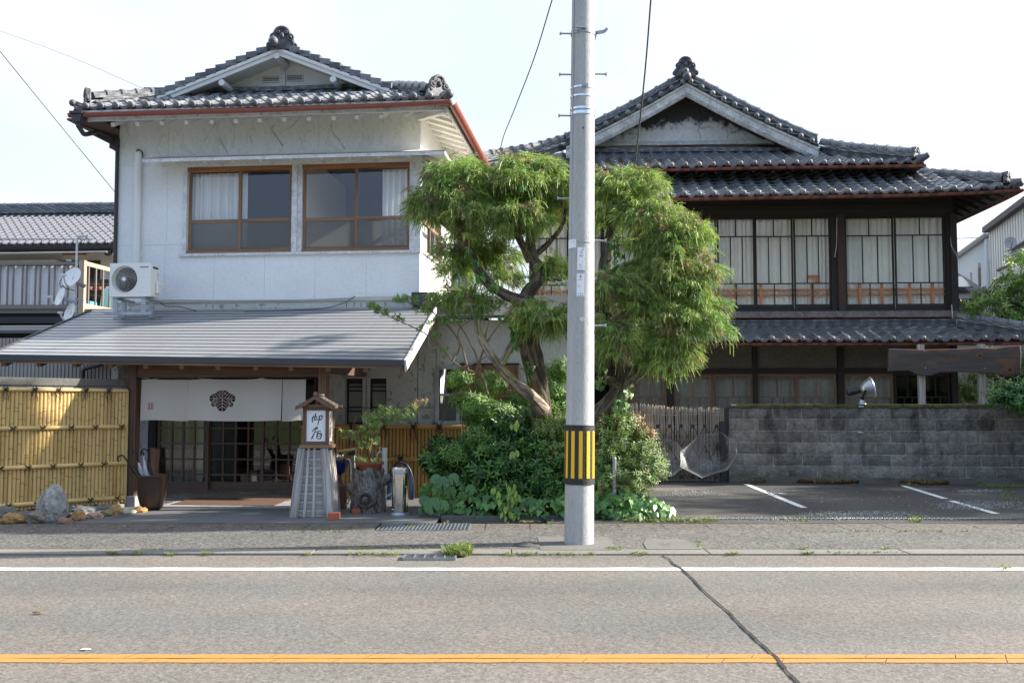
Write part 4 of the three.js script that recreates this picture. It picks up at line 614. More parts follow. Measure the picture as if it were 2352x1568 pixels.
  put(A, 'porch_post', post(px0, px1, 0.17), M.woodBrown); put(A, 'porch_post', post(qx0, qx1, 0.17), M.woodWorn.clone()); A.children.at(-1).material = mat({ map: T.woodBrown, rgb: [1.9, 1.75, 1.65], roughness: 0.6 });
  put(A, 'post_footing', box(px0 - 0.05, px1 + 0.05, 0, 0.17, pz - 0.21, pz + 0.05, { r: 0.015 }), M.conc); put(A, 'post_footing', box(qx0 - 0.05, qx1 + 0.05, 0, 0.17, pz - 0.21, pz + 0.05, { r: 0.015 }), M.conc);
  const by0 = L(520, 866, pz).y, by1 = L(520, 831, pz).y;
  put(A, 'porch_beam', box(px1, qx0, by0, by1 + 0.05, pz - 0.14, pz - 0.02, { along: 'x', r: 0.006 }), mat({ map: T.woodBrown, rgb: [1.3, 1.15, 1.05], roughness: 0.6 }));
  put(A, 'porch_beam', box(px0 + 0.01, px1 - 0.01, by1 - 0.16, by1 - 0.02, 0.0, pz - 0.17), M.woodBrown); put(A, 'porch_beam', box(qx0 + 0.01, qx1 - 0.01, by1 - 0.16, by1 - 0.02, 0.0, pz - 0.17), M.woodBrown);
  {
    const c = sub(A, 'entrance_canopy'), zF = 2.75, eL = L(-62, 816, zF), eR = L(929, 829, zF), tL = L(212, 713, 0.0), tR = L(1003, 712, 0.0), yTL = L(620, 708, 0).y;
    const A0 = V(tL.x - 0.06, eL.y, zF), B0 = V(eR.x, eR.y, zF), A1 = V(tL.x, yTL, 0.0), B1 = V(tR.x, yTL, 0.0), n = 16;
    const S = (u, v) => A0.clone().lerp(B0, u).lerp(A1.clone().lerp(B1, u), v);
    for (let i = 0; i < n; i++) {   // stepped sheet-metal panels, each nosed over the one below
      const v0 = i / n, v1 = (i + 1) / n, up = 0.009, g = merge([quadGeo(S(0, v0).setY(S(0, v0).y + up), S(1, v0).setY(S(1, v0).y + up), S(1, v1 + 0.004), S(0, v1 + 0.004), 12, 1)]);
      put(c, 'roof_panel', g, M.metalRoof);
      const a = S(0, v0), b = S(1, v0); put(c, 'panel_nosing', quadGeo(V(a.x, a.y - 0.006, a.z - 0.003), V(b.x, b.y - 0.006, b.z - 0.003), V(b.x, b.y + 0.009, b.z + 0.001), V(a.x, a.y + 0.009, a.z + 0.001)), M.metalEdge);
    }
    put(c, 'roof_deck', slab(A0.clone().setY(A0.y - 0.03), B0.clone().setY(B0.y - 0.03), B1.clone().setY(B1.y - 0.03), A1.clone().setY(A1.y - 0.03), 0.03), M.woodWorn);
    put(c, 'eave_flashing', bar(V(A0.x, A0.y - 0.025, zF + 0.006), V(B0.x, B0.y - 0.025, zF + 0.006), 0.02, 0.085), M.metalEdge);
    put(c, 'eave_board', bar(V(A0.x, A0.y - 0.085, zF - 0.03), V(B0.x - 0.03, B0.y - 0.085, zF - 0.03), 0.03, 0.04), M.woodWorn);
    put(c, 'verge_board', bar(V(B0.x + 0.012, B0.y - 0.06, zF), V(B1.x + 0.012, B1.y - 0.06, 0.02), 0.03, 0.16), M.whiteWorn);
    put(c, 'verge_board', bar(V(A0.x - 0.012, A0.y - 0.06, zF), V(A1.x - 0.012, A1.y - 0.06, 0.02), 0.03, 0.16), M.metalEdge);
    for (const p of [10, 90, 172, 253, 335, 418, 501, 588, 669, 754, 840, 926]) { const q = L(p, 828, zF - 0.12), x = p > 900 ? B0.x - 0.05 : q.x, u = clamp((x - A0.x) / (B0.x - A0.x)), e = S(u, 0), t = S(u, 0.97); put(c, 'canopy_rafter', bar(V(x, e.y - 0.115, zF - 0.1), V(x, t.y - 0.09, 0.05), 0.075, 0.085), M.woodWorn); }
    put(c, 'wall_plate', box(A1.x, B1.x, yTL - 0.25, yTL - 0.1, 0.002, 0.06), M.woodBrown);
  }
  // lattice doors
  const dz = -0.02, yS = 0.06, yB = 0.13;
  put(A, 'door_sill', box(dx0, dx1, 0.0, yS, -0.12, 0.04), M.woodLattice);
  put(A, 'door_jamb', box(dx0, L(358, 1000).x, yS, dTop, -0.1, 0.02), M.woodDark); put(A, 'door_jamb', box(L(724, 1000).x, dx1, yS, dTop, -0.1, 0.02), M.woodDark); put(A, 'door_head', box(L(358, 1000).x, L(724, 1000).x, dTop - 0.1, dTop, -0.1, 0.02), M.woodDark);
  const vx = [358, 474, 599, 724].map((p) => L(p, 1050).x);
  for (let d = 0; d < 3; d++) {
    const g = sub(A, 'lattice_door'), x0 = vx[d] - (d ? 0.02 : 0), x1 = vx[d + 1] + 0.02, z = dz - (d === 1 ? 0.045 : 0), s = 0.055, y1 = dTop - 0.1;
    put(g, 'door_stile', box(x0, x0 + s, yS, y1, z - 0.03, z), M.woodLattice); put(g, 'door_stile', box(x1 - s, x1, yS, y1, z - 0.03, z), M.woodLattice);
    put(g, 'bottom_rail', box(x0 + s, x1 - s, yS, yS + 0.14, z - 0.028, z - 0.002, { along: 'x' }), M.woodLattice); put(g, 'top_rail', box(x0 + s, x1 - s, y1 - 0.06, y1, z - 0.028, z - 0.002, { along: 'x' }), M.woodLattice);
    for (let i = 1; i < 4; i++) { const x = lerp(x0 + s, x1 - s, i / 4); put(g, 'lattice_bar', box(x - 0.015, x + 0.015, yS + 0.14, y1 - 0.06, z - 0.026, z - 0.003), M.woodLattice); }
    for (const p of [946, 983.5, 1019, 1055, 1090.5]) { const y = L(540, p).y; put(g, 'lattice_bar', box(x0 + s, x1 - s, y - 0.013, y + 0.013, z - 0.022, z - 0.001, { along: 'x' }), M.woodLattice); }
    put(g, 'door_pane', box(x0 + s, x1 - s, yS + 0.14, y1 - 0.06, z - 0.030, z - 0.0275), M.glass);
    if (d === 1) put(g, 'finger_pull', box(x0 + 0.02, x0 + 0.035, 0.95, 1.1, z, z + 0.004), M.black);
  }
}
// noren: hanging cloths with a leaf crest and a red seal
{
  const z = 2.28, x0 = L(325, 915, z).x, x1 = L(702, 915, z).x, y1 = L(510, 868, z).y, y0 = L(510, 966, z).y;
  const n = thing('noren_curtain', 'off-white linen entrance curtain with a dark five-leaf crest and red seal', 'curtain', LF);
  const w = x1 - x0, h = y1 - y0;
  const print = canvasTex(2048, 540, (c, W2, H2) => {
    c.fillStyle = 'rgb(206,198,186)'; c.fillRect(0, 0, W2, H2); rnd = RNG(5);
    for (let i = 0; i < 5000; i++) { c.fillStyle = `rgba(${rnd() < 0.5 ? '180,174,165' : '225,221,214'},0.16)`; if (rnd() < 0.5) c.fillRect(R(0, W2), R(0, H2), R(30, 120), 1); else c.fillRect(R(0, W2), R(0, H2), 1, R(30, 120)); }
    const X = (p) => (p - 325) / 377 * W2, Y = (p) => (p - 866) / 100 * H2, S = W2 / 377;
    // crest: three broad veined leaves fanned over two small side leaves
    c.save(); c.translate(X(512.5), Y(912)); c.scale(S, S);
    const dark = 'rgb(58,28,26)', line = 'rgb(205,196,188)';
    const leaf = (ang, len, wd, lobes, ox = 0, oy = 0) => {
      c.save(); c.translate(ox, oy); c.rotate(ang); c.beginPath(); c.moveTo(0, 0);
      for (let s = 0; s < 2; s++) for (let i = 0; i <= 24; i++) { const t = s ? 1 - i / 24 : i / 24, k = (s ? -1 : 1) * wd * Math.pow(Math.sin(Math.PI * Math.min(1, t * 0.86 + 0.07)), 0.65) * (1 + 0.07 * Math.abs(Math.sin(t * Math.PI * lobes))); c.lineTo(k, -t * len); }
      c.closePath(); c.fillStyle = dark; c.fill(); c.strokeStyle = line; c.lineWidth = 0.5; c.stroke(); c.lineWidth = 1.0; c.beginPath(); c.moveTo(0, 0); c.lineTo(0, -len * 0.93);
      for (const q of [0.14, 0.38, 0.62]) for (const s of [-1, 1]) { c.moveTo(0, -len * q); c.quadraticCurveTo(s * wd * 0.5, -len * (q + 0.08), s * wd * 0.86, -len * (q + 0.3)); } c.stroke(); c.restore();
    };
    for (const s of [-1, 1]) { leaf(s * 28 * D2R, 19, 11, 3, 0, 1); leaf(s * 92 * D2R, 28, 11.5, 3, 0, 1); leaf(s * 128 * D2R, 27, 7.5, 3, s * 1.5, 2); }
    leaf(Math.PI, 30, 12.5, 4, 0, 1); c.strokeStyle = line; c.lineWidth = 0.6; c.beginPath(); c.arc(0, 1, 1.8, 0, 7); c.fillStyle = dark; c.fill(); c.stroke(); c.restore();
    // red seal
    c.save(); c.translate(X(342.5), Y(925)); c.scale(S, S); c.strokeStyle = 'rgb(176,44,52)'; c.lineWidth = 0.8; c.strokeRect(0, 0, 12, 15.5); c.lineWidth = 0.75; c.beginPath();
    for (const [ox, oy] of [[1.5, 1.5], [6.8, 1.5], [1.5, 8.4], [6.8, 8.4]]) { c.moveTo(ox, oy); c.lineTo(ox + 3.6, oy); c.moveTo(ox + 0.6, oy + 1.6); c.lineTo(ox + 3.8, oy + 1.6); c.moveTo(ox + 2, oy); c.lineTo(ox + 1.6, oy + 5); c.moveTo(ox, oy + 3.4); c.lineTo(ox + 3.8, oy + 3.2); c.moveTo(ox + 3.6, oy + 3.2); c.lineTo(ox + 3, oy + 5.4); c.rect(ox + 0.4, oy + 4.1, 2.2, 1.4); } c.stroke(); c.restore();
  });
  const m = mat({ map: print, transmission: 0.25, thickness: 0, roughness: 1, bumpMap: T.bFine, bumpScale: 0.0005 });
  const edges = [325, 431, 648, 702].map((p) => x0 + (p - 325) / 377 * w);
  for (let i = 0; i < 3; i++) {
    const a = edges[i] + (i ? 0.004 : 0), b = edges[i + 1] - (i < 2 ? 0.004 : 0), nu = 36, nv = 14, P = [], U = [], I = [];
    for (let q = 0; q <= nv; q++) for (let p = 0; p <= nu; p++) { const u = p / nu, v = q / nv, x = lerp(a, b, u), d = 1 - v, sag = 0.014 * Math.abs(Math.sin(u * (b - a) / 0.24 * Math.PI + i)) * sstep(0.8, 1, v);
      P.push(x + 0.012 * d * (u - 0.5) * (i === 0 ? 1.5 : 0), lerp(y0, y1, v) - sag + 0.008 * d * Math.sin(u * 5 + i * 2), z + (0.012 + 0.028 * d) * Math.sin((x - x0) * 7.5 + 0.5 * v) + 0.022 * (i % 2) * d + 0.02 * d * Math.pow(Math.abs(u - 0.5) * 2, 3)); U.push((x - x0) / w, v); }
    for (let q = 0; q < nv; q++) for (let p = 0; p < nu; p++) { const k = q * (nu + 1) + p; I.push(k, k + 1, k + nu + 2, k, k + nu + 2, k + nu + 1); }
    const g = new THREE.BufferGeometry(); g.setAttribute('position', new THREE.Float32BufferAttribute(P, 3)); g.setAttribute('uv', new THREE.Float32BufferAttribute(U, 2)); g.setIndex(I); g.computeVertexNormals(); put(n, 'cloth_panel', g, m);
  }
  put(n, 'hanging_rod', rod(V(x0 - 0.12, y1 - 0.012, z), V(x1 + 0.1, y1 - 0.012, z), 0.012), M.woodDark);
}
// ---------- air conditioner on its stand ----------
const font = await new FontLoader().loadAsync('fonts/droid/droid_sans_bold.typeface.json');
const text = (s, size, depth = 0.002) => { const g = new TextGeometry(s, { font, size, depth, curveSegments: 3, bevelEnabled: false }); g.computeBoundingBox(); const b = g.boundingBox; g.translate(-(b.min.x + b.max.x) / 2, -(b.min.y + b.max.y) / 2, 0); return g; };
{
  const z1 = 0.95, z0 = 0.62, a = L(250, 681, z1), b = L(345, 604, z1), t = thing('air_conditioner', 'white air conditioner outdoor unit with round fan grille on the canopy roof', 'air conditioner', LF);
  const x0 = a.x, x1 = b.x, y0 = a.y, y1 = b.y, fx = L(285, 640, z1).x, fy = L(285, 641, z1).y, fr = L(315, 640, z1).x - fx;
  const s = new THREE.Shape([[x0, y0], [x1, y0], [x1, y1], [x0, y1]].map((p) => new THREE.Vector2(...p))), hole = new THREE.Path(); hole.absarc(fx, fy, fr, 0, 2 * Math.PI, true); s.holes.push(hole);
  put(t, 'casing', merge([boxUV(new THREE.ExtrudeGeometry(s, { depth: 0.02, bevelEnabled: true, bevelSize: 0.006, bevelThickness: 0.006, bevelSegments: 2, curveSegments: 24 })).translate(0, 0, z1 - 0.026), box(x0, x1, y1 - 0.012, y1, z0, z1 - 0.03), box(x0, x0 + 0.012, y0, y1 - 0.012, z0, z1 - 0.03), box(x1 - 0.012, x1, y0, y1 - 0.012, z0, z1 - 0.03), box(x0, x1, y0, y0 + 0.012, z0, z1 - 0.03)]), M.acWhite);
  put(t, 'coil', box(x0 + 0.013, x1 - 0.013, y0 + 0.013, y1 - 0.013, z0, z0 + 0.03), M.black);
  const bowl = lathe([[fr * 1.0, 0], [fr * 0.97, -0.05], [fr * 0.9, -0.08]], 32); bowl.rotateX(Math.PI / 2); put(t, 'fan_shroud', bowl, M.acWhite, V(fx, fy, z1 - 0.01));
  const bl = []; for (let i = 0; i < 3; i++) { const g = new THREE.BoxGeometry(fr * 0.72, fr * 0.5, 0.01); g.rotateX(0.5); g.translate(fr * 0.5, 0, 0); g.rotateZ(i * 2.094 + 0.4); bl.push(g); } put(t, 'fan', merge([...bl, rod(V(0, 0, -0.04), V(0, 0, 0.03), fr * 0.18, fr * 0.18, 14)]), M.darkPlastic, V(fx, fy, z1 - 0.12));
  const gr = []; for (let k = 2; k <= 10; k++) gr.push(new THREE.TorusGeometry(fr * k / 10.1, 0.0014, 4, 40)); for (let i = 0; i < 18; i++) { const pts = []; for (let k = 0; k <= 6; k++) { const r = fr * lerp(0.16, 1, k / 6), an = i / 24 * 2 * Math.PI + 0.9 * (1 - k / 6) * (1 - k / 6); pts.push(V(r * Math.cos(an), r * Math.sin(an), 0.012 * (1 - (k / 6) ** 2))); } gr.push(tube(pts, 0.0014, 8, 4)); }
  put(t, 'fan_grille', merge(gr), M.acWhite, V(fx, fy, z1 + 0.008)); put(t, 'grille_hub', rod(V(fx, fy, z1 + 0.005), V(fx, fy, z1 + 0.026), fr * 0.15, fr * 0.14, 18), M.white);
  put(t, 'brand_lettering', text('Panasonic', 0.022), M.darkPlastic, V(L(331, 611, z1).x, L(331, 612.5, z1).y, z1 + 0.001));
  for (const p of [617.5, 627, 638, 649, 660, 670]) put(t, 'front_groove', box(L(318, p, z1).x, L(342, p, z1).x, L(330, p, z1).y - 0.002, L(330, p, z1).y + 0.002, z1 - 0.001, z1 + 0.0012), M.whiteWorn);
  put(t, 'valve_cover', box(x1 + 0.001, x1 + 0.045, y0 + 0.06, y0 + 0.27, z0 + 0.02, z0 + 0.15, { r: 0.03 }), M.acWhite); put(t, 'side_handle', box(x1, x1 + 0.008, y1 - 0.075, y1 - 0.04, z0 + 0.06, z1 - 0.09, { r: 0.006 }), M.darkPlastic); put(t, 'side_label', box(x1, x1 + 0.003, y0 + 0.31, y0 + 0.42, z0 + 0.04, z0 + 0.09), M.whiteWorn);
  put(t, 'pipe_stub', merge([rod(V(x1 + 0.04, y0 + 0.2, z0 + 0.08), V(x1 + 0.11, y0 + 0.22, z0 + 0.05), 0.016), rod(V(x1 + 0.04, y0 + 0.14, z0 + 0.08), V(x1 + 0.1, y0 + 0.17, z0 + 0.05), 0.016)]), M.cream);
  const st = thing('air_conditioner_stand', 'galvanised steel leg stand under the white air conditioner', 'stand', LF), yb = L(290, 714, 1.0).y;
  const roofY = (z) => lerp(L(620, 708, 0).y, 2.15, z / 2.75);
  for (const p of [262, 327]) { const x = L(p, 700, z1).x, hw = 0.038; put(st, 'leg', merge([box(x - hw, x + hw, yb - 0.01, y0 - 0.02, z1 - 0.03, z1 - 0.02), box(x - hw, x - hw + 0.01, yb - 0.01, y0 - 0.02, z1 - 0.09, z1 - 0.031), box(x - 0.007, x + 0.007, yb + 0.05, y0 - 0.09, z1 - 0.0205, z1 - 0.016)]), M.zinc); put(st, 'leg', box(x - hw, x + hw, roofY(z0) , y0 - 0.02, z0, z0 + 0.03), M.zinc); put(st, 'bearer', box(x - hw, x + hw, y0 - 0.045, y0 - 0.012, z0 - 0.3, z1 - 0.02), M.zinc); }
  put(st, 'base_rail', box(L(238, 716, z1).x, L(349, 716, z1).x, yb - 0.06, yb - 0.012, z1 - 0.06, z1 + 0.02), M.zinc);
  put(st, 'base_rail', box(L(238, 716, z1).x, L(349, 716, z1).x, roofY(z0) - 0.02, roofY(z0) + 0.03, z0 - 0.03, z0 + 0.03), M.zinc);
  put(st, 'drain_hose', tube([V(x0 + 0.1, y0 - 0.08, 0.5), V(x0 + 0.2, y0 - 0.12, 0.6), V(x0 + 0.4, y0 - 0.05, 0.5), V(x1 - 0.1, y0 - 0.02, 0.4)], 0.015, 20, 6), M.cream);
}
// ---------- the old timber inn on the right ----------
const inn = thing('timber_inn', 'old dark timber inn house with layered tiled roofs and curtained upper windows', 'house', RF);
{
  const A = inn, xR = Q(2192, 600).x, xLft = Q(1215, 600).x, DZ = -9;
  // --- lower roof
  const lowE = [[1300, 780], [1690, 778], [2080, 778], [2480, 774]].map((p) => Q(p[0], p[1], 1.0)), lowT = [[1300, 751], [2480, 747]].map((p) => Q(p[0], p[1], 0.06));
  const roofFn = (E, zE, Tp, zT, sag = 0.0) => (x, v) => V(x, lerp(interp(E, x), interp(Tp, x), v) - sag * Math.sin(Math.PI * v), lerp(zE, zT, v));
  const lx0 = Q(1335, 780, 1).x, lx1 = Q(2480, 776, 1).x, hipL = Q(2200, 740, 0.06).x;
  const Pl = roofFn(lowE, 1.0, lowT, 0.06, 0.02), lower = sub(A, 'lower_roof');
  layTiles(lower, Pl, lx0, lx1, 0.305, 5, (x, v) => x < lerp(lx1, hipL + 0.1, v), 125, pickTile(61, [5, 4, 5, 1, 0, 4, 2, 3]), { ball: 0.058 });
  put(lower, 'roof_deck', slab(Pl(lx0, 0).add(V(0, -0.06, -0.04)), Pl(lx1, 0).add(V(0, -0.06, -0.04)), Pl(lx1, 1).add(V(0, -0.06, 0)), Pl(lx0, 1).add(V(0, -0.06, 0)), 0.03), M.woodDark);
  put(A, 'gutter', gutterGeo([[1300, 790], [1690, 788.5], [2080, 788], [2480, 785]].map((p) => Q(p[0], p[1], 1.05)), 0.055), M.rust);
  { const r = sub(A, 'lower_hip_ridge'); rnd = RNG(71); ridge(r, [Q(2200, 726, 0.1), Q(2285, 738, 0.45), Q(2420, 757, 0.95)], { layers: 3, step: 0.27, seed: 12, w: 0.16, lh: 0.035, cap: 0.07 }); }
  { const r = sub(A, 'wall_foot_ridge'); rnd = RNG(72); ridge(r, [Q(1330, 738, 0.07), Q(1800, 735.5, 0.07), Q(2195, 733, 0.07)], { layers: 1, step: 0.5, seed: 14, w: 0.08, cap: 0.02, lh: 0.025, collar: 1 }); }
  put(A, 'plaster_strip', box(Q(1330, 740).x, Q(2200, 740).x, Q(1800, 754).y, Q(1800, 741).y, 0.0, 0.08), M.plaster);
  // --- middle roof
  const midE = [[1040, 455], [1300, 452], [1523, 447], [1764, 443], [1950, 439], [2100, 436], [2250, 430], [2345, 423]].map((p) => Q(p[0], p[1], 1.1)), yM = midE.slice(0, 6), zMT = -0.75, riseM = 0.98;
  const midT = midE.map((p) => V(p.x, interp([midE[0], midE[4]], p.x) + riseM, zMT)), mx0 = Q(1040, 450, 1.1).x, mx1 = Q(2338, 425, 1.1).x, hipM = Q(2080, 400, zMT).x, hipM0 = Q(1120, 400, zMT).x;
  const Pm = roofFn(midE, 1.1, midT, zMT, 0.05), mid = sub(A, 'middle_roof');
  layTiles(mid, Pm, mx0, mx1, 0.30, 8, (x, v) => x < lerp(mx1, hipM, v) + 0.08 && x > lerp(mx0, hipM0, v), 165, pickTile(62, [0, 1, 3, 0, 1, 2, 0, 5]), { ball: 0.06 });
  put(mid, 'roof_deck', slab(Pm(mx0, 0).add(V(0, -0.07, -0.05)), Pm(mx1, 0).add(V(0, -0.1, -0.05)), Pm(hipM, 1).add(V(0, -0.06, 0)), Pm(mx0, 1).add(V(0, -0.06, 0)), 0.03), M.woodDark);
  const gm = [[1040, 468], [1300, 463], [1523, 456.5], [1764, 452], [1950, 449], [2100, 446], [2250, 440.5], [2350, 434]].map((p) => Q(p[0], p[1], 1.16)); put(A, 'gutter', gutterGeo(gm, 0.055), M.rust);
  const gc = gm.at(-1); put(A, 'gutter', gutterGeo([gc, V(gc.x, gc.y - 0.02, 0), V(gc.x, gc.y - 0.03, DZ)], 0.055), M.rust);
  { const r = sub(A, 'middle_hip_ridge'); rnd = RNG(73); ridge(r, [Q(2070, 394, -0.75), Q(2200, 400, 0.2), Q(2306, 407, 0.95)], { layers: 3, step: 0.26, seed: 15, w: 0.17, lh: 0.038, cap: 0.075 }); ogre(r, Q(2314, 410, 1.0), V(0.8, 0, 0.6), 0.62); capBall(r, Q(2345, 421, 1.12), 0.07, V(0.8, 0.35, 0.4)); put(r, 'corner_tile', rod(Q(2325, 421, 1.05), Q(2349, 416, 1.15), 0.1, 0.07, 10), M.tileDark); }
  put(A, 'side_roof', slab(V(mx1 + 0.02, interp(midE, mx1) - 0.05, 1.1), V(mx1 + 0.02, interp(midE, mx1) - 0.12, DZ), V(hipM, midT[5].y, DZ), V(hipM, midT[5].y, zMT), 0.08), M.tileDark);
  // --- upper roof
  const upE = [[1110, 378], [1275, 390], [1490, 381], [1764, 374], [2000, 371], [2128, 368]].map((p) => Q(p[0], p[1], 0.4)), zU = -1.4, upT = [[1230, 351], [1575, 348], [1900, 345], [1960, 345]].map((p) => Q(p[0], p[1], zU));
  const ux0 = Q(1110, 380, 0.4).x, ux1 = Q(2124, 370, 0.4).x, hu0 = Q(1285, 348, zU).x, hu1 = Q(1890, 345, zU).x, Pu = roofFn(upE, 0.4, upT, zU, 0.03), up = sub(A, 'upper_roof');
  layTiles(up, Pu, ux0, ux1, 0.288, 7, (x, v) => x < lerp(ux1, hu1, v) + 0.1 && x > lerp(ux0, hu0, v) - 0.1, 120, pickTile(63, [0, 1, 2, 0, 5, 1, 3]), { ball: 0.06 });
  put(up, 'roof_deck', slab(Pu(ux0, 0).add(V(0, -0.07, -0.05)), Pu(ux1, 0).add(V(0, -0.07, -0.05)), Pu(hu1, 1).add(V(0, -0.06, 0)), Pu(hu0, 1).add(V(0, -0.06, 0)), 0.03), M.woodDark);
  put(A, 'gutter', gutterGeo([[1250, 400], [1490, 389.5], [1764, 383], [2000, 380], [2126, 378]].map((p) => Q(p[0], p[1], 0.46)), 0.055), M.rust);
  { const r = sub(A, 'upper_hip_ridge'); rnd = RNG(74); ridge(r, [Q(1888, 327, -1.1), Q(1960, 338, -0.5), Q(2098, 350, 0.3)], { layers: 3, step: 0.27, seed: 16, w: 0.18, lh: 0.04, cap: 0.08 }); ogre(r, Q(2104, 353, 0.36), V(0.7, 0, 0.7), 0.62); put(r, 'corner_tile', rod(Q(2108, 366, 0.4), Q(2130, 358, 0.5), 0.1, 0.065, 10), M.tileDark); capBall(r, Q(2130, 357, 0.5), 0.065, V(0.8, 0.3, 0.4)); }
  { const r = sub(A, 'upper_hip_ridge'); rnd = RNG(75); ridge(r, [Q(1300, 318, -1.1), Q(1230, 338, -0.5), Q(1104, 360, 0.35)], { layers: 3, step: 0.27, seed: 17, w: 0.18, lh: 0.045, cap: 0.085 }); ogre(r, Q(1100, 362, 0.4), V(-0.7, 0, 0.7), 0.5); }
  { const r = sub(A, 'gable_foot_ridge'); rnd = RNG(76); ridge(r, [Q(1310, 344, zU + 0.05), Q(1600, 340, zU + 0.05), Q(1890, 341, zU + 0.05)], { layers: 3, step: 0.42, seed: 18, w: 0.16, cap: 0.02, lh: 0.034, collar: 1 }); }
  put(A, 'side_roof', slab(V(ux1, interp(upE, ux1) - 0.05, 0.4), V(ux1, interp(upE, ux1) - 0.05, DZ), V(hu1, interp(upT, hu1), DZ), V(hu1, interp(upT, hu1), zU), 0.08), M.tileDark); put(A, 'side_roof', slab(V(ux0, interp(upE, ux0) - 0.05, 0.4), V(ux0, interp(upE, ux0) - 0.05, DZ), V(hu0, interp(upT, hu0), DZ), V(hu0, interp(upT, hu0), zU), 0.08), M.tileDark);
  // --- gable
  const zb = -0.85, gz = zU - 0.06, apex = Q(1577, 190, zb), fL = Q(1300, 336, zb), fR = Q(1880, 338, zb);
  const rake = (foot, t) => { const p = apex.clone().lerp(foot, t); p.y -= 0.05 * Math.sin(Math.PI * t); return p; };   // gently hollow slope
  const wallPts = [Q(1330, 330, gz), Q(1577, 205, gz), Q(1850, 330, gz)];
  const mildewShade = tex(512, [4.6, 1.3], (u, v) => { const rx = Math.abs(u - 0.5) * 2, edge = 0.42 - rx * 0.42, w = fbm(u, v, 46, 12, 5, 411), d = v - edge + 0.4 * (w - 0.45) + 0.1 * (fbm(u, v, 6, 3, 3, 412) - 0.5); const k = sstep(-0.08, 0.12, d), c = [0.535, 0.655, 0.80].some((q, i) => Math.abs(u - q - 0.018 * (fbm(0.3, v, 2, 9, 3, 415 + i) - 0.5) * 2 - 0.012 * v) < 0.003 && v < [0.62, 0.45, 0.3][i] && v > 0.06) ? 0.6 : 1; return mul3(mix3([0.60, 0.60, 0.60], [0.02, 0.02, 0.02], k * 0.96), c * (0.85 + 0.3 * fbm(u, v, 80, 30, 3, 413))); });  // black mildew, with the deep shade under the gable overhang painted in
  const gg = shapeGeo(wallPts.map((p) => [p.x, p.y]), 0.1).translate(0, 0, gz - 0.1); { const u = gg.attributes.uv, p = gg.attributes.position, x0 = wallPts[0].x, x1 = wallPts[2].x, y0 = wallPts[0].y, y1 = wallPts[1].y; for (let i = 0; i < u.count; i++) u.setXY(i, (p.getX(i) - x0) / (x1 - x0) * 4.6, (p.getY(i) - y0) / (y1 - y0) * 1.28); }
  put(A, 'gable_wall', gg, mat({ map: mildewShade, roughness: 0.95 }));
  put(A, 'gable_sill', box(wallPts[0].x - 0.2, wallPts[2].x + 0.2, Q(1577, 335, gz).y, Q(1577, 326, gz).y, gz, gz + 0.12), mat({ map: speck(256, 0.7, 221, [0.42, 0.42, 0.41], 0.9), roughness: 0.9 }));
  put(A, 'sill_rust', box(Q(1520, 330, gz).x, Q(1600, 330, gz).x, Q(1577, 336.5, gz).y, Q(1577, 335, gz).y, gz, gz + 0.125), M.rust);
  const boardMat = mat({ map: speck(256, 0.9, 222, [0.50, 0.50, 0.49], 1.1), roughness: 0.9 });
  for (const [foot, sgn] of [[fL, -1], [fR, 1]]) {
    const g = sub(A, 'gable_verge'), N = 10, pt = []; for (let i = 0; i <= N; i++) pt.push(rake(foot, i / N));
    const bd = (o0, o1, z0, z1) => shapeGeo([...pt.map((p) => [p.x, p.y - o0]), ...[...pt].reverse().map((p) => [p.x, p.y - o1])], z1 - z0).translate(0, 0, zb + z0);
    put(g, 'barge_board', bd(0.02, 0.07, -0.02, 0.05), boardMat); put(g, 'barge_board', bd(0.072, 0.235, -0.03, 0.02), boardMat); put(g, 'barge_board', bd(0.237, 0.275, -0.05, 0.0), boardMat); put(g, 'barge_board', bd(0.277, 0.30, -0.08, -0.03), boardMat);
    const so = []; for (let i = 0; i < N; i++) so.push(slab(V(pt[i].x, pt[i].y - 0.15, zb - 0.04), V(pt[i + 1].x, pt[i + 1].y - 0.15, zb - 0.04), V(pt[i + 1].x, pt[i + 1].y - 0.15, gz - 0.6), V(pt[i].x, pt[i].y - 0.15, gz - 0.6), 0.03)); put(g, 'verge_soffit', merge(so), M.woodDark);
    const rf = []; for (let i = 0; i < N; i++) rf.push(slab(V(pt[i].x, pt[i].y + 0.06, zb + 0.02), V(pt[i + 1].x, pt[i + 1].y + 0.06, zb + 0.02), V(pt[i + 1].x, pt[i + 1].y + 0.06, DZ), V(pt[i].x, pt[i].y + 0.06, DZ), 0.08)); put(g, 'roof_slope', merge(rf), M.tileDark);
    // verge tiles: round caps with curved drops between them
    const n = sgn < 0 ? 11 : 12; for (let i = 0; i < n; i++) {
      const a = rake(foot, (i + 0.35) / n), b = rake(foot, (i + 1.35) / n), e = [];
      const mid2 = a.clone().lerp(b, 0.5); const ring = new THREE.TorusGeometry(a.distanceTo(b) * 0.52, 0.032, 6, 10, Math.PI * 0.8); ring.scale(1, 0.42, 1.6); ring.rotateZ(Math.PI * 1.1 + Math.atan2(b.y - a.y, b.x - a.x) * 1 + (sgn < 0 ? Math.PI : 0)); ring.translate(mid2.x, mid2.y + 0.10, zb + 0.05); e.push(ring);
      const s = new THREE.SphereGeometry(0.06, 10, 8); s.scale(1, 1, 0.7); s.translate(a.x, a.y + 0.055, zb + 0.1); e.push(s, rod(V(a.x, a.y + 0.055, zb + 0.09), V(a.x, a.y + 0.055, zb - 0.2), 0.055, 0.055, 8)); put(g, 'verge_tile', merge(e), M.tiles[[0, 3, 1, 3, 2][(i + (sgn > 0 ? 2 : 0)) % 5]]);
    }
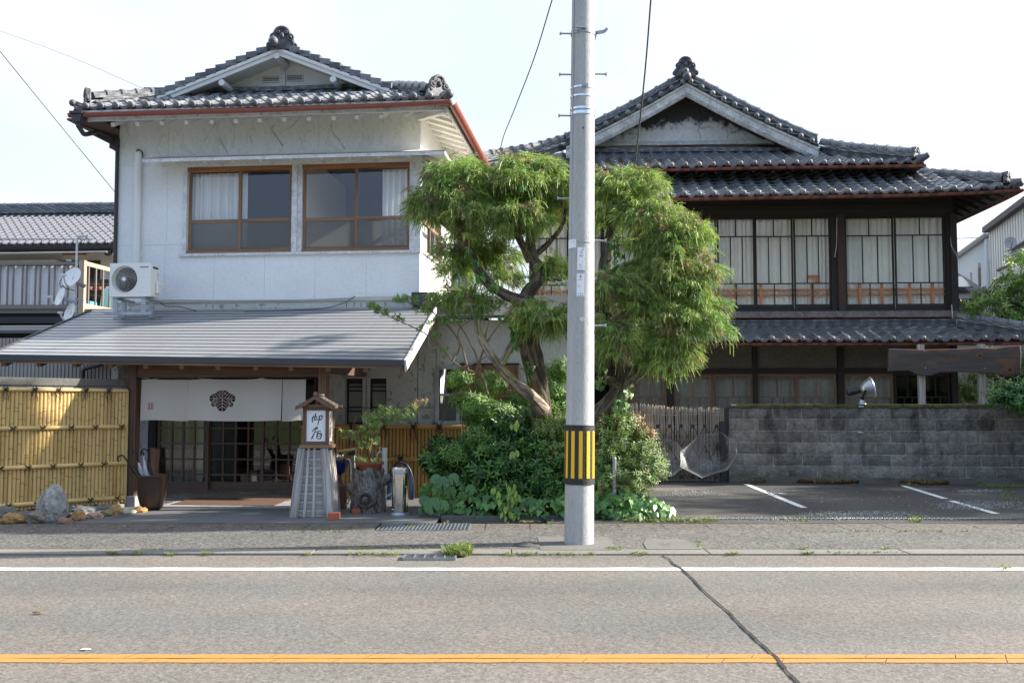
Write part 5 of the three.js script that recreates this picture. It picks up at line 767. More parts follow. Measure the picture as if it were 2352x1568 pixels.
    // descending ridge just above the verge
    rnd = RNG(80 + sgn); const dr = sub(A, 'descending_ridge'); ridge(dr, [0.03, 0.25, 0.5, 0.75, 1.0].map((t) => { const p = rake(foot, t); return V(p.x, p.y + 0.27, zb - 0.16); }), { layers: 3, step: 0.34, seed: 19 + sgn, w: 0.2, lh: 0.036, cap: 0.06, collar: 1.35 });
  }
  { const r = sub(A, 'main_ridge'); rnd = RNG(83); ridge(r, [V(apex.x, apex.y + 0.36, zb - 0.3), V(apex.x, apex.y + 0.36, DZ)], { layers: 4, step: 0.34, seed: 22 }); ogre(r, V(apex.x - 0.02, apex.y + 0.33, zb + 0.0), V(0, 0, 1), 1.05); capBall(r, Q(1578, 174, zb + 0.14), 0.10); capBall(r, Q(1575, 163, zb + 0.12), 0.08); }
  put(A, 'gable_bracket', box(Q(1690, 275, gz).x, Q(1702, 275, gz).x, Q(1695, 290, gz).y, Q(1695, 270, gz).y, gz, gz + 0.35), M.woodGrey);
  // --- upper storey front: posts, sashes, curtains
  const y0 = Q(1850, 714).y, y1 = Q(1850, 496).y, yE = Q(1850, 452, 1.1).y;
  put(A, 'head_beam', box(xLft, xR + 0.0, y1, y1 + 0.24, -0.16, 0.02, { along: 'x' }), M.woodDark);
  put(A, 'upper_wall_board', box(xLft, xR, y1 + 0.24, yE + 0.42, -0.14, -0.02, { along: 'x' }), M.woodDark);
  put(A, 'sill_beam', box(xLft, xR, y0 - 0.03, y0 + 0.005, -0.16, 0.06, { along: 'x' }), M.woodDark);
  { const m = mat({ map: speck(256, 0.8, 223, [0.16, 0.14, 0.13], 1.3), roughness: 0.6, metalness: 0.2 }); let p = 1330; for (const e of [1500, 1660, 1845, 1957, 2202]) { put(A, 'sill_flashing', box(Q(p, 720).x + 0.004, Q(e, 720).x - 0.004, Q(1850, 729).y, Q(1850, 716).y, -0.02, 0.14), m); p = e; } put(A, 'sill_edge', box(Q(1330, 729).x, Q(2203, 729).x, Q(1850, 731).y, Q(1850, 729).y, -0.02, 0.16), M.rust); }
  for (const [a, b, m] of [[1911, 1924, M.woodDark], [1924, 1941, mat({ map: T.woodBrown, rgb: [0.55, 0.42, 0.38], roughness: 0.7 })], [2176, 2184, M.woodDark], [2184, 2199, M.woodDark], [1462, 1475, M.woodDark], [1215, 1226, M.woodDark]]) put(A, 'post', box(Q(a, 600).x, Q(b, 600).x, y0, y1 + 0.02, -0.15, a === 1924 || a === 2184 ? 0.05 : -0.01), m);
  put(A, 'post_shoe', box(Q(1926, 708).x, Q(1943, 708).x, Q(1930, 716).y, Q(1930, 699).y, 0.052, 0.075), M.darkMetal); put(A, 'post_shoe', box(Q(2186, 705).x, Q(2202, 705).x, Q(2190, 716).y, Q(2190, 697).y, 0.052, 0.075), M.darkMetal);
  const panels = [[1226, 1306], [1306, 1384], [1384, 1462], [1475, 1562], [1562, 1648], [1648, 1736], [1736, 1825], [1825, 1911], [1944, 2058], [2058, 2176]];
  const yA = Q(1850, 541).y, yB = Q(1850, 650).y, yC = Q(1850, 698).y;
  panels.forEach(([a, b], k) => {
    const g = sub(A, 'sash_window'), x0 = Q(a, 600).x + 0.004, x1 = Q(b, 600).x - 0.004, z = k % 2 ? -0.05 : -0.085, s = 0.036, m = M.woodDark, bz = [z - 0.028, z];
    put(g, 'stile', box(x0, x0 + s, y0, y1, ...bz), m); put(g, 'stile', box(x1 - s, x1, y0, y1, ...bz), m);
    put(g, 'top_rail', box(x0 + s, x1 - s, y1 - 0.05, y1, ...bz), m); put(g, 'bottom_board', box(x0 + s, x1 - s, y0, yC, z - 0.024, z - 0.004, { along: 'x' }), M.woodDark);
    for (const y of [yA, yB]) put(g, 'glazing_bar', box(x0 + s, x1 - s, y - 0.013, y + 0.013, z - 0.022, z - 0.003), m);
    put(g, 'glazing_bar', box((x0 + x1) / 2 - 0.013, (x0 + x1) / 2 + 0.013, yA + 0.013, y1 - 0.05, z - 0.02, z - 0.005), m);
    for (const t of [0.36, 0.67]) { const x = lerp(x0, x1, t); put(g, 'glazing_bar', box(x - 0.012, x + 0.012, yB + 0.013, yA - 0.013, z - 0.02, z - 0.005), m); }
    put(g, 'glazing_bar', box((x0 + x1) / 2 - 0.012, (x0 + x1) / 2 + 0.012, yC, yB - 0.013, z - 0.02, z - 0.005), m);
    put(g, 'pane', box(x0 + s, x1 - s, yC, y1 - 0.05, z - 0.015, z - 0.012), M.glassOld);
    put(A, 'curtain', curtainGeo(x0 + 0.0, x1, y0 + 0.05, y1 - 0.02, -0.235, 7 + (k % 3), 0.026, 0.3, 20 + k), M.curtainOld);
    // balustrade inside the glass
    const bl = sub(A, 'inner_rail'), zb2 = -0.15; for (const p of [664, 675.5]) put(bl, 'rail', box(x0, x1, Q(1850, p + 2.2).y, Q(1850, p - 2.2).y, zb2 - 0.025, zb2, { along: 'x' }), M.railWood);
    for (const t of k > 7 ? [0.3, 0.75] : k % 2 ? [0.5] : [0.15]) { const x = lerp(x0, x1, t); put(bl, 'baluster', box(x - 0.03, x + 0.03, y0, yB, zb2 + 0.001, zb2 + 0.03), M.railWood); }
  });
  put(A, 'inner_rail_end', merge([box(Q(1859, 634).x, Q(1884, 634).x, Q(1870, 638).y, Q(1870, 630).y, -0.14, -0.12, { along: 'x' }), box(Q(1876, 650).x, Q(1883, 650).x, yB, Q(1870, 638).y, -0.14, -0.12)]), M.railWood);
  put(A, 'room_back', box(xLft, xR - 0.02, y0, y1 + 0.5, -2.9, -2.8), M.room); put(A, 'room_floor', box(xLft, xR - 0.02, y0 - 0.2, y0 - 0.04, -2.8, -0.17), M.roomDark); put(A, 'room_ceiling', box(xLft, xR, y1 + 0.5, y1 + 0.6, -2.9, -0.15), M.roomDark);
  // soffits and rafters of the middle roof
  { const e = (x) => interp(gm, x); put(A, 'eave_soffit', slab(V(mx0, e(mx0) + 0.05, 1.05), V(gc.x - 0.06, gc.y + 0.03, 1.05), V(xR + 0.02, e(xR) + 0.42, -0.02), V(mx0, e(mx0) + 0.42, -0.02), 0.02), M.woodDark);
    put(A, 'side_soffit', slab(V(gc.x - 0.06, gc.y + 0.03, 1.05), V(gc.x - 0.06, gc.y + 0.02, DZ), V(xR, e(xR) + 0.42, DZ), V(xR, e(xR) + 0.42, 0), 0.02), M.woodDark);
    for (let p = 1500; p < 2340; p += 33) { const x = Q(p, 460, 1).x; put(A, 'eave_rafter', bar(V(x, e(x) + 0.0, 1.02), V(x, e(x) + 0.36, 0.02), 0.05, 0.06), M.woodDark); }
    for (let i = 0; i < 12; i++) { const z = 0.9 - i * 0.42; put(A, 'eave_rafter', bar(V(gc.x - 0.08, gc.y + 0.0, z), V(xR, e(xR) + 0.37, Math.min(z, 0.3)), 0.05, 0.07), M.woodDark); }
    put(A, 'fascia', slab(V(mx0, e(mx0) + 0.06, 1.06), V(gc.x, gc.y + 0.06, 1.06), V(gc.x, gc.y + 0.06, 1.03), V(mx0, e(mx0) + 0.06, 1.03), 0.07), M.woodDark); }
  // upper roof soffit
  put(A, 'upper_soffit', slab(V(ux0, interp(upE, ux0) - 0.15, 0.38), V(ux1, interp(upE, ux1) - 0.15, 0.38), V(ux1, interp(upE, ux1) + 0.2, -0.75), V(ux0, interp(upE, ux0) + 0.2, -0.75), 0.02), M.woodDark);
  put(A, 'clerestory_wall', box(xLft, hipM - 0.25, yE + 0.5, interp(upE, 0) + 0.3, -0.85, -0.76), M.woodDark);
  for (let p = 1510; p < 2100; p += 44) { const x = Q(p, 398, 0.2).x; put(A, 'upper_rafter', bar(V(x, interp(upE, x) - 0.16, 0.34), V(x, interp(upE, x) + 0.16, -0.74), 0.05, 0.05), M.woodDark); }
  // --- ground floor
  const yg1 = Q(1850, 845).y, yg2 = Q(1850, 858).y, wl = mat({ map: speck(256, 1.4, 224, [0.13, 0.122, 0.105], 0.45), roughness: 1 });
  put(A, 'plaster_wall', box(Q(1330, 820).x, xR, yg1, Q(1850, 742).y, -0.16, -0.05), wl);
  put(A, 'lintel', box(Q(1330, 850).x, xR, yg2, yg1, -0.16, 0.02, { along: 'x' }), M.woodDark);
  for (const [a, b] of [[1729, 1741], [1925, 1940], [2186, 2201], [1533, 1548], [1400, 1412]]) put(A, 'post', box(Q(a, 850).x, Q(b, 850).x, 0, Q(1850, 790).y, -0.17, -0.0), M.woodDark);
  put(A, 'eave_underside', slab(Pl(lx0, 0).add(V(0, -0.10, -0.06)), Pl(lx1, 0).add(V(0, -0.10, -0.06)), V(lx1, Q(1850, 770).y + 0.05, -0.02), V(lx0, Q(1850, 770).y + 0.05, -0.02), 0.02), M.woodDark);
  const gm2 = mat({ map: T.woodWorn, rgb: [0.75, 0.72, 0.72], roughness: 0.8 });
  for (const [a, b, z, m] of [[1418, 1457, -0.09, M.woodWorn], [1457, 1533, -0.06, M.woodWorn], [1548, 1640, -0.07, M.woodWorn], [1640, 1731, -0.02, gm2], [1741, 1832, -0.02, gm2], [1832, 1925, -0.07, M.woodWorn], [1940, 2056, -0.07, M.woodWorn], [2056, 2118, -0.03, M.woodDark], [2118, 2186, -0.05, M.woodDark]]) {
    const g = sub(A, 'ground_window'), x0 = Q(a, 895).x + 0.004, x1 = Q(b, 895).x - 0.004, ya = 0.7, yb = yg2, s = 0.05, ym = Q(1850, 912).y;
    put(g, 'stile', box(x0, x0 + s, ya, yb, z - 0.03, z), m); put(g, 'stile', box(x1 - s, x1, ya, yb, z - 0.03, z), m); put(g, 'top_rail', box(x0 + s, x1 - s, yb - 0.05, yb, z - 0.03, z, { along: 'x' }), m); put(g, 'bottom_rail', box(x0 + s, x1 - s, ya, ya + 0.08, z - 0.03, z, { along: 'x' }), m);
    put(g, 'glazing_bar', box(x0 + s, x1 - s, ym - 0.013, ym + 0.013, z - 0.026, z - 0.004, { along: 'x' }), m); put(g, 'glazing_bar', box((x0 + x1) / 2 - 0.016, (x0 + x1) / 2 + 0.016, ym + 0.013, yb - 0.05, z - 0.024, z - 0.006), m);
    for (const t of [0.37, 0.66]) put(g, 'glazing_bar', box(lerp(x0, x1, t) - 0.014, lerp(x0, x1, t) + 0.014, ya + 0.08, ym - 0.013, z - 0.024, z - 0.006), m);
    put(g, 'pane', box(x0 + s, x1 - s, ya + 0.08, yb - 0.05, z - 0.017, z - 0.013), M.glassOld);
    if (m !== M.woodDark) put(A, 'lace_curtain', curtainGeo(x0, x1, 0.7, yb, -0.26, 5, 0.02, 0.2, a), M.lace);
  }
  put(A, 'ground_wall', box(Q(1330, 900).x, xR, 0, 0.7, -0.16, -0.05), M.concDark);
  put(A, 'ground_room_back', box(Q(1330, 900).x, xR, 0, 3, -2.0, -1.9), M.roomDark);
  put(A, 'side_wall', box(xR - 0.1, xR, 0, yE + 0.42, DZ + 0.6, -0.17), M.woodDark); put(A, 'side_wall', box(xLft, xLft + 0.1, 0, yE + 0.42, DZ + 0.6, -0.17), M.stuccoGrey); put(A, 'back_wall', box(xLft, xR, 0, yE + 0.42, DZ + 0.5, DZ + 0.6), M.stuccoGrey);
  put(A, 'slack_wire', tube([Q(1923, 500, 0.06), Q(1922, 560, 0.07), Q(1918, 590, 0.06)], 0.006, 10, 4), M.cream); put(A, 'slack_wire', tube([Q(2184, 540, 0.07), Q(2186, 565, 0.09), Q(2199, 590, 0.1), Q(2201, 615, 0.08)], 0.007, 14, 4), M.wire); put(A, 'slack_wire', tube([Q(2187, 700, 0.09), Q(2188, 718, 0.17), Q(2189, 730, 0.18)], 0.008, 10, 4), M.cream);
}
// ---------- block wall ----------
{
  const w = thing('block_wall', 'weathered grey split-face concrete block wall with mossy coping beside the parking lot', 'wall', WF);
  const ys = [1095, 1069, 1043, 1016, 989, 962, 936.5].map((y) => W(1764, y).y), yTop = W(1764, 928).y, xa = W(1674, 1020).x, xb = W(2352, 1020).x + 4.0;
  const j0 = W(1775, 950).x, pitch = (W(2321.5, 950).x - j0) / 8;
  put(w, 'footing', box(xa, xb, 0, ys[0], -0.15, 0.012), M.concDark);
  put(w, 'mortar_core', box(xa + 0.005, xb, ys[0], ys[6], -0.14, -0.003), M.mortar);
  const blockGeo = (x0, x1, y0, y1, seed) => {   // rough split face
    const nx = 7, ny = 3, P = [], I = [], d = 0.012, front = (u, v) => 0.018 + 0.022 * (fbm(u * 0.99, v * 0.99, 5, 3, 2, seed) - 0.5);
    for (let j = 0; j <= ny; j++) for (let i = 0; i <= nx; i++) { const u = i / nx, v = j / ny, e = (i === 0 || i === nx || j === 0 || j === ny); P.push(lerp(x0, x1, u), lerp(y0, y1, v), e ? 0.004 : front(u, v)); }
    for (let j = 0; j < ny; j++) for (let i = 0; i < nx; i++) { const k = j * (nx + 1) + i; I.push(k, k + 1, k + nx + 2, k, k + nx + 2, k + nx + 1); }
    let g = new THREE.BufferGeometry(); g.setAttribute('position', new THREE.Float32BufferAttribute(P, 3)); g.setIndex(I); g.computeVertexNormals(); g = boxUV(g); return merge([g, box(x0, x1, y0, y1, -0.02, 0.0035)]);
  };
  const bm = [[1, 1, 1], [1.25, 1.22, 1.18], [0.8, 0.8, 0.8], [1.05, 1.02, 0.97]].map((c) => { const m = M.block.clone(); m.color = C(...c); return m; });
  for (let r = 0; r < 6; r++) { const off = r % 2 ? pitch / 2 : 0; let a = xa; for (let k = -3; ; k++) { const b = Math.min(xb, j0 + off + k * pitch); if (b <= a + 0.02) continue; put(w, 'block', blockGeo(a + (a > xa ? 0.008 : 0), b - 0.008, ys[5 - r] + 0.008, ys[6 - r] - 0.008, r * 40 + k), bm[Math.floor(hash(k + 9, r, 6) * 4)]); a = b; if (b >= xb) break; } }
  for (let x = xa - 0.02, k = 0; x < xb; k++) { const e = Math.min(xb, x + pitch); put(w, 'coping_block', box(x + 0.004, e - 0.004, ys[6] + 0.002, yTop, -0.18, 0.035, { r: 0.015 }), x > W(2215, 930).x ? M.conc : M.moss); x = e; }
  for (const [px, py] of [[1686, 930.5], [1979.5, 933.5], [1977.5, 993.5]]) { const q = W(px, py, 0.05); put(w, 'pipe_clip', box(q.x - 0.05, q.x + 0.05, q.y - 0.016, q.y + 0.016, 0.02, 0.045, { r: 0.006 }), M.zinc); }
  put(w, 'end_post', box(W(1669, 1020).x - 0.03, W(1673, 1020).x, 0, W(1670, 936).y, -0.08, 0.02), M.darkMetal);
  // floodlight on the coping
  const f = thing('floodlight', 'silver bell-shaped floodlight on the coping of the block wall', 'floodlight', null); WF.place(f); const c = W(1988, 893, -0.07), prof = [[0, 0.0], [0.05, 0.005], [0.10, 0.04], [0.145, 0.1], [0.178, 0.18], [0.19, 0.22]];
  const tilt = (o) => { o.position.copy(c); o.rotation.z = -Math.PI / 2 + 0.22; return o; };
  tilt(put(f, 'lamp_housing', lathe(prof, 28).translate(0, -0.1, 0), mat({ rgb: [0.42, 0.46, 0.50], roughness: 0.32, metalness: 0.7 }))); tilt(put(f, 'rim', new THREE.TorusGeometry(0.192, 0.018, 8, 30).rotateX(Math.PI / 2).translate(0, 0.125, 0), mat({ rgb: [0.55, 0.6, 0.68], roughness: 0.25, metalness: 0.7 }))); tilt(put(f, 'lens', lathe([[0, 0.165], [0.1, 0.155], [0.185, 0.125]], 24), M.glassOld));
  tilt(put(f, 'socket_cap', lathe([[0, -0.36], [0.045, -0.35], [0.065, -0.31], [0.065, -0.2], [0.05, -0.12], [0.05, -0.08]], 16), M.darkMetal));
  put(f, 'bracket', merge([bar(V(c.x - 0.03, c.y, c.z + 0.19), V(c.x - 0.06, c.y - 0.16, c.z + 0.05), 0.02, 0.035), bar(V(c.x - 0.06, c.y - 0.16, c.z + 0.05), V(c.x - 0.06, c.y - 0.25, c.z), 0.05, 0.05)]), M.darkMetal); put(f, 'pivot_bolt', rod(V(c.x - 0.03, c.y, c.z + 0.18), V(c.x - 0.03, c.y, c.z + 0.215), 0.03, 0.026, 12), M.zinc); put(f, 'base', rod(V(c.x - 0.06, yTop, c.z), V(c.x - 0.06, yTop + 0.09, c.z), 0.075, 0.05, 14), M.zinc);
}
// live-edge board on two posts
{
  const t = thing('board_sign', 'long live-edge timber board with knots held on two grey posts behind the block wall', 'board', WF), z = -0.75;
  const pts = [[2044, 802], [2120, 804], [2200, 802], [2250, 799], [2290, 801], [2318, 796], [2343, 794], [2345, 812], [2344, 857], [2325, 859], [2312, 862], [2292, 856], [2240, 854], [2190, 852], [2158, 854], [2138, 861], [2118, 861], [2102, 857], [2090, 850], [2042, 851]].map(([x, y]) => { const p = W(x, y, z); return [p.x, p.y]; });
  const m = mat({ map: tex(512, [2.4, 0.9], (u, v) => { const w = fbm(u, v, 3, 4, 3, 431), g = fbm(u, v + 0.05 * w, 5, 34, 4, 432), f = sstep(0.52, 0.72, fbm(u, v, 5, 4, 4, 433)); return mul3(mix3(mix3([0.085, 0.068, 0.06], [0.035, 0.030, 0.030], g), [0.20, 0.075, 0.028], f * 0.6), 0.8 + 0.4 * w); }), roughness: 0.55 });
  put(t, 'board', shapeGeo(pts, 0.07, 0.012).translate(0, 0, z - 0.07), m);
  const knot = mat({ rgb: [0.17, 0.05, 0.018], roughness: 0.55 }), kd = mat({ rgb: [0.035, 0.018, 0.012], roughness: 0.6 });
  for (const [x, y, r] of [[2251, 817, 0.075], [2320, 849, 0.09], [2114, 844, 0.05], [2183, 821, 0.03]]) { const p = W(x, y, z); put(t, 'knot', rod(V(p.x, p.y, z), V(p.x, p.y, z + 0.018), r, r * 0.8, 14).translate(0, 0, 0), knot); put(t, 'knot_heart', rod(V(p.x, p.y, z + 0.018), V(p.x, p.y, z + 0.022), r * 0.45, r * 0.4, 10), kd); }
  for (const [x, y] of [[2124, 807], [2126, 845], [2263, 846]]) { const p = W(x, y, z); put(t, 'bolt', rod(V(p.x, p.y, z + 0.012), V(p.x, p.y, z + 0.022), 0.014, 0.012, 8), M.zinc); }
  for (const [a, b] of [[2115, 2130], [2255, 2271]]) put(t, 'post', box(W(a, 890, z).x, W(b, 890, z).x, 0, W(2125, 790, z).y, z - 0.2, z - 0.085), M.woodGrey);
}
// reed screen and folding gate
{
  const t = thing('reed_screen', 'weathered upright reed screen standing behind the folding gate', 'screen', WF); rnd = RNG(91); const g = [], x0 = W(1440, 1020, -0.05).x, x1 = W(1668, 1020, -0.05).x;
  for (let i = 0; i < 230; i++) { const x = lerp(x0, x1, (i + R(0, 0.8)) / 230), top = lerp(W(1450, 928, 0).y, W(1668, 939, 0).y, sstep(0, 1, i / 150)) + R(-0.05, 0.04), r = R(0.006, 0.011); g.push(rod(V(x + R(-0.02, 0.02), 0.02, -0.05 + R(-0.02, 0.02)), V(x + R(-0.03, 0.03), top, -0.05 + R(-0.02, 0.02)), r, r * 0.8, 5, true)); }
  const o = put(t, 'reeds', merge(g), mat({ map: tex(128, [0.3, 0.5], (u, v) => mul3(mix3([0.50, 0.43, 0.36], [0.24, 0.195, 0.155], sstep(0.3, 0.7, fbm(u, v, 30, 2, 3, 441))), 0.8 + 0.4 * fbm(u, v, 4, 8, 2, 442))), roughness: 0.95 })); o.userData.kind = 'stuff';
  put(t, 'backing', box(x0, x1, 0.02, W(1560, 945).y, -0.11, -0.085), M.woodDark);
  for (const p of [946, 952, 979, 1088]) { const pts = []; for (let i = 0; i <= 12; i++) pts.push(V(lerp(x0, x1, i / 12), W(1560, p).y + R(-0.012, 0.012), -0.02)); put(t, 'binding_wire', tube(pts, 0.004, 30, 4), M.zinc); }
  const gate = thing('folding_gate', 'black folding lattice gate in front of the reed screen', 'gate', WF), z = 0.05;
  const peaks = []; for (let p = 1430; p < 1720; p += 27) peaks.push(p); const lo = 1484, hi = 1650;
  for (const p of peaks) for (const s of [-1, 1]) { let a = [p, 978], b = [p + s * 68, 1100]; const clip = (q, o) => { if (q[0] < lo) { const k = (lo - o[0]) / (q[0] - o[0]); return [lo, o[1] + k * (q[1] - o[1])]; } if (q[0] > hi) { const k = (hi - o[0]) / (q[0] - o[0]); return [hi, o[1] + k * (q[1] - o[1])]; } return q; }; if (Math.max(a[0], b[0]) < lo || Math.min(a[0], b[0]) > hi) continue; a = clip(a, b); b = clip(b, a); if (Math.abs(a[1] - b[1]) < 6) continue; put(gate, 'lattice_bar', bar(W(a[0], a[1], z + s * 0.012), W(b[0], b[1], z + s * 0.012), 0.035, 0.012), M.darkMetal); }
  for (const p of peaks) if (p > lo && p < hi) { put(gate, 'top_cap', box(W(p - 4, 977, z).x, W(p + 4, 977, z).x, W(p, 982, z).y, W(p, 974, z).y, z - 0.03, z + 0.03, { r: 0.008 }), M.darkMetal); put(gate, 'bottom_cap', box(W(p - 4, 1095, z).x, W(p + 4, 1095, z).x, W(p, 1099, z).y, W(p, 1090, z).y, z - 0.03, z + 0.03, { r: 0.008 }), M.darkMetal); }
  put(gate, 'gate_post', box(W(1655, 1030, z).x, W(1668, 1030, z).x, 0, W(1660, 967, z).y, z - 0.05, z + 0.05, { r: 0.006 }), M.darkMetal); put(gate, 'floor_rail', box(W(1484, 1108, z).x, W(1668, 1108, z).x, 0.018, 0.045, z - 0.03, z + 0.03), M.darkMetal);
}
const nodeRing = new THREE.TorusGeometry(1.04, 0.07, 4, 10).rotateX(Math.PI / 2).scale(1, 0.06, 1);
const woodG = [[1, 1, 1], [1.25, 1.25, 1.25], [0.8, 0.79, 0.78]].map((c) => mat({ map: T.woodGrey, rgb: c, roughness: 0.85, bumpMap: T.bBark, bumpScale: 0.003 }));
// ---------- bamboo fences ----------
function caneGeo(h, r, nodes) { const prof = []; for (let i = 0; i <= nodes; i++) { const y = h * i / nodes; prof.push([r * 0.97, Math.max(0, y - 0.012)], [r * 1.08, y], [r * 0.99, Math.min(h, y + 0.008)]); } const g = lathe(prof, 8), u = g.attributes.uv, p = g.attributes.position; for (let i = 0; i < u.count; i++) u.setXY(i, u.getX(i) * 2 * Math.PI * r, p.getY(i)); return g; }
function knot(parent, p, s, tail, seed) {   // a black cord cross-tie with loops and loose ends
  rnd = RNG(seed); const g = [], P = (x, y, z) => V(p.x + x * s, p.y + y * s, p.z + z * s);
  g.push(tube([P(-0.045, 0.05, 0), P(0, 0, 0.018), P(0.045, -0.05, 0)], 0.006 * s, 8, 5), tube([P(0.045, 0.05, 0), P(0, 0, 0.02), P(-0.045, -0.05, 0)], 0.006 * s, 8, 5), tube([P(-0.05, 0.02, 0), P(0, 0.01, 0.025), P(0.05, 0.02, 0)], 0.006 * s, 8, 5));
  g.push(tube([P(0, 0, 0.022), P(R(0.03, 0.06), 0.04, 0.03), P(R(0.05, 0.08), R(-0.02, 0.04), 0.02), P(0.01, 0, 0.026)], 0.0055 * s, 10, 5), new THREE.SphereGeometry(0.014 * s, 6, 5).translate(p.x, p.y, p.z + 0.024 * s));
  for (const q of [-1, 1]) g.push(tube([P(0, 0, 0.024), P(q * R(0.02, 0.05), -tail * 0.4, 0.02), P(q * R(0.01, 0.08), -tail * R(0.7, 1), 0.015)], 0.0055 * s, 8, 5));
  if (tail > 0.12) for (const q of [-1, 1]) g.push(tube([P(0, 0.02, 0.02), P(q * 0.04, 0.07, 0.01), P(q * 0.09, 0.03 + R(0, 0.08), 0)], 0.0055 * s, 8, 5), tube([P(q * 0.02, 0, 0.02), P(q * R(0.03, 0.08), -tail * 0.3, 0.02), P(q * R(0.0, 0.06), -tail * R(0.4, 0.8), 0.02)], 0.0055 * s, 8, 5));
  put(parent, 'cord_tie', merge(g), M.cord);
}
{
  const p0 = at(0, 1000, 13.5), p1 = at(285, 1000, 14.75), BF = new Frame(p0, Math.atan2(-(p1.z - p0.z), p1.x - p0.x)), B = (x, y, z = 0) => BF.loc(x, y, z), len = BF.inv(p1).x;
  const t = thing('bamboo_fence', 'yellow bamboo pole fence with black cord ties left of the entrance', 'fence', BF); rnd = RNG(101);
  const ys = [894, 984, 1075, 1161].map((y) => B(0, y).y), pitch = len / 32, n0 = -14, yb = ys[3] - 0.085;
  const tiers = [[ys[1], ys[0]], [ys[2], ys[1]], [yb, ys[2]]], geos = tiers.map(([a, b]) => [2, 3, 3, 4].map((n) => caneGeo(b - a, pitch * 0.5, n)));
  for (let i = n0; i < 32; i++) tiers.forEach(([a], k) => { const x = (i + 0.5) * pitch, o = put(t, 'bamboo_cane', geos[k][Math.floor(rnd() * 4)], M.bamboo[Math.floor(rnd() * 4)], V(x, a + R(-0.02, 0.02), 0)); o.rotation.y = R(0, 6); const h = tiers[k][1] - a; for (let q = 0; q < 1 + (rnd() < 0.6); q++) { const yy = h * R(0.1, 0.9); const ring = put(o, 'node', nodeRing, M.bambooNode, V(0, yy, 0)); ring.scale.set(pitch * 0.5, 1, pitch * 0.5); } });
  ys.forEach((y, k) => { let x = n0 * pitch; while (x < len) { const e = Math.min(len + 0.01, x + R(0.5, 0.75)); const g = caneGeo(e - x - 0.004, k ? 0.031 : 0.026, 2).rotateZ(-Math.PI / 2); put(t, 'bamboo_rail', g, M.bamboo[Math.floor(rnd() * 3)], V(x, y, 0.036)); x = e; } });
  put(t, 'end_cane', caneGeo(ys[0] - yb, 0.028, 5), M.bamboo[1], V(len + 0.02, yb, 0.01));
  put(t, 'backing', box(n0 * pitch, len, yb, ys[0] + 0.02, -0.04, -0.03), M.bambooNode);
  [[[8, 899], [75, 904], [131, 903], [193, 903], [246, 903]], [[28, 984], [96, 982], [162, 981], [217, 979], [277, 978]], [[2, 1075], [65, 1074], [122, 1071], [186, 1067], [239, 1065]], [[23, 1162], [88, 1158], [149, 1152], [210, 1147], [271, 1144]]].forEach((row, k) => row.forEach(([x], j) => knot(t, V(B(x, 1000, 0.065).x, ys[k], 0.062), 0.72, k ? 0.08 : 0.26, k * 10 + j)));
  const w = thing('garden_wall', 'low concrete wall with dark stained cap behind the yellow bamboo fence', 'wall', BF), yc = B(0, 866, -0.1).y, y2 = B(0, 885, -0.1).y;
  put(w, 'wall_body', box(n0 * pitch, len - 0.02, 0, y2, -0.2, -0.042), M.conc); put(w, 'wall_cap', box(n0 * pitch, len + 0.0, y2 + 0.001, yc, -0.25, -0.02, { r: 0.012 }), M.concDark); put(w, 'wall_foot', box(n0 * pitch, len + 0.02, 0, yb - 0.006, -0.04, 0.05, { r: 0.01 }), M.conc);
  // aged fence to the right of the entrance
  const f = thing('bamboo_fence', 'weathered tan bamboo fence behind the potted maple and the stump', 'fence', LF), z = 0.42, xa = L(690, 1050, z).x, xb = L(1075, 1050, z).x, r0 = L(880, 1150, z).y, r1 = L(880, 1054, z).y, r2 = L(880, 980, z).y, pt = 0.059, nn = Math.round((xb - xa) / pt); rnd = RNG(102);
  for (const [a, b] of [[r0, r1], [r1, r2]]) { const gs = [1, 2, 3].map((n) => caneGeo(b - a, pt * 0.5, n)); for (let i = 0; i < nn; i++) { const o = put(f, 'bamboo_cane', gs[Math.floor(rnd() * 3)], M.bambooAged[Math.floor(rnd() * 3)], V(xa + (i + 0.5) * pt, a, z)); o.rotation.y = R(0, 6); if (rnd() < 0.6) { const ring = put(o, 'node', nodeRing, M.bambooNode, V(0, (b - a) * R(0.1, 0.9), 0)); ring.scale.set(pt * 0.5, 1, pt * 0.5); } } }
  for (const [y, r] of [[r0 + 0.05, 0.03], [r1, 0.036], [r2, 0.036]]) put(f, 'bamboo_rail', caneGeo(xb - xa, r, 6).rotateZ(-Math.PI / 2), M.bambooAged[2], V(xa, y, z + 0.035));
  put(f, 'backing', box(xa, xb, r0, r2, z - 0.045, z - 0.035), M.bambooNode);
  [[807, 0.5], [880, 0.25], [949, 0.3], [1008, 0.22]].forEach(([x, tl], i) => knot(f, V(L(x, 984, z + 0.07).x, r2, z + 0.07), 1, tl, 60 + i)); knot(f, V(L(919, 1054, z + 0.07).x, r1, z + 0.07), 1, 0.15, 66);
}
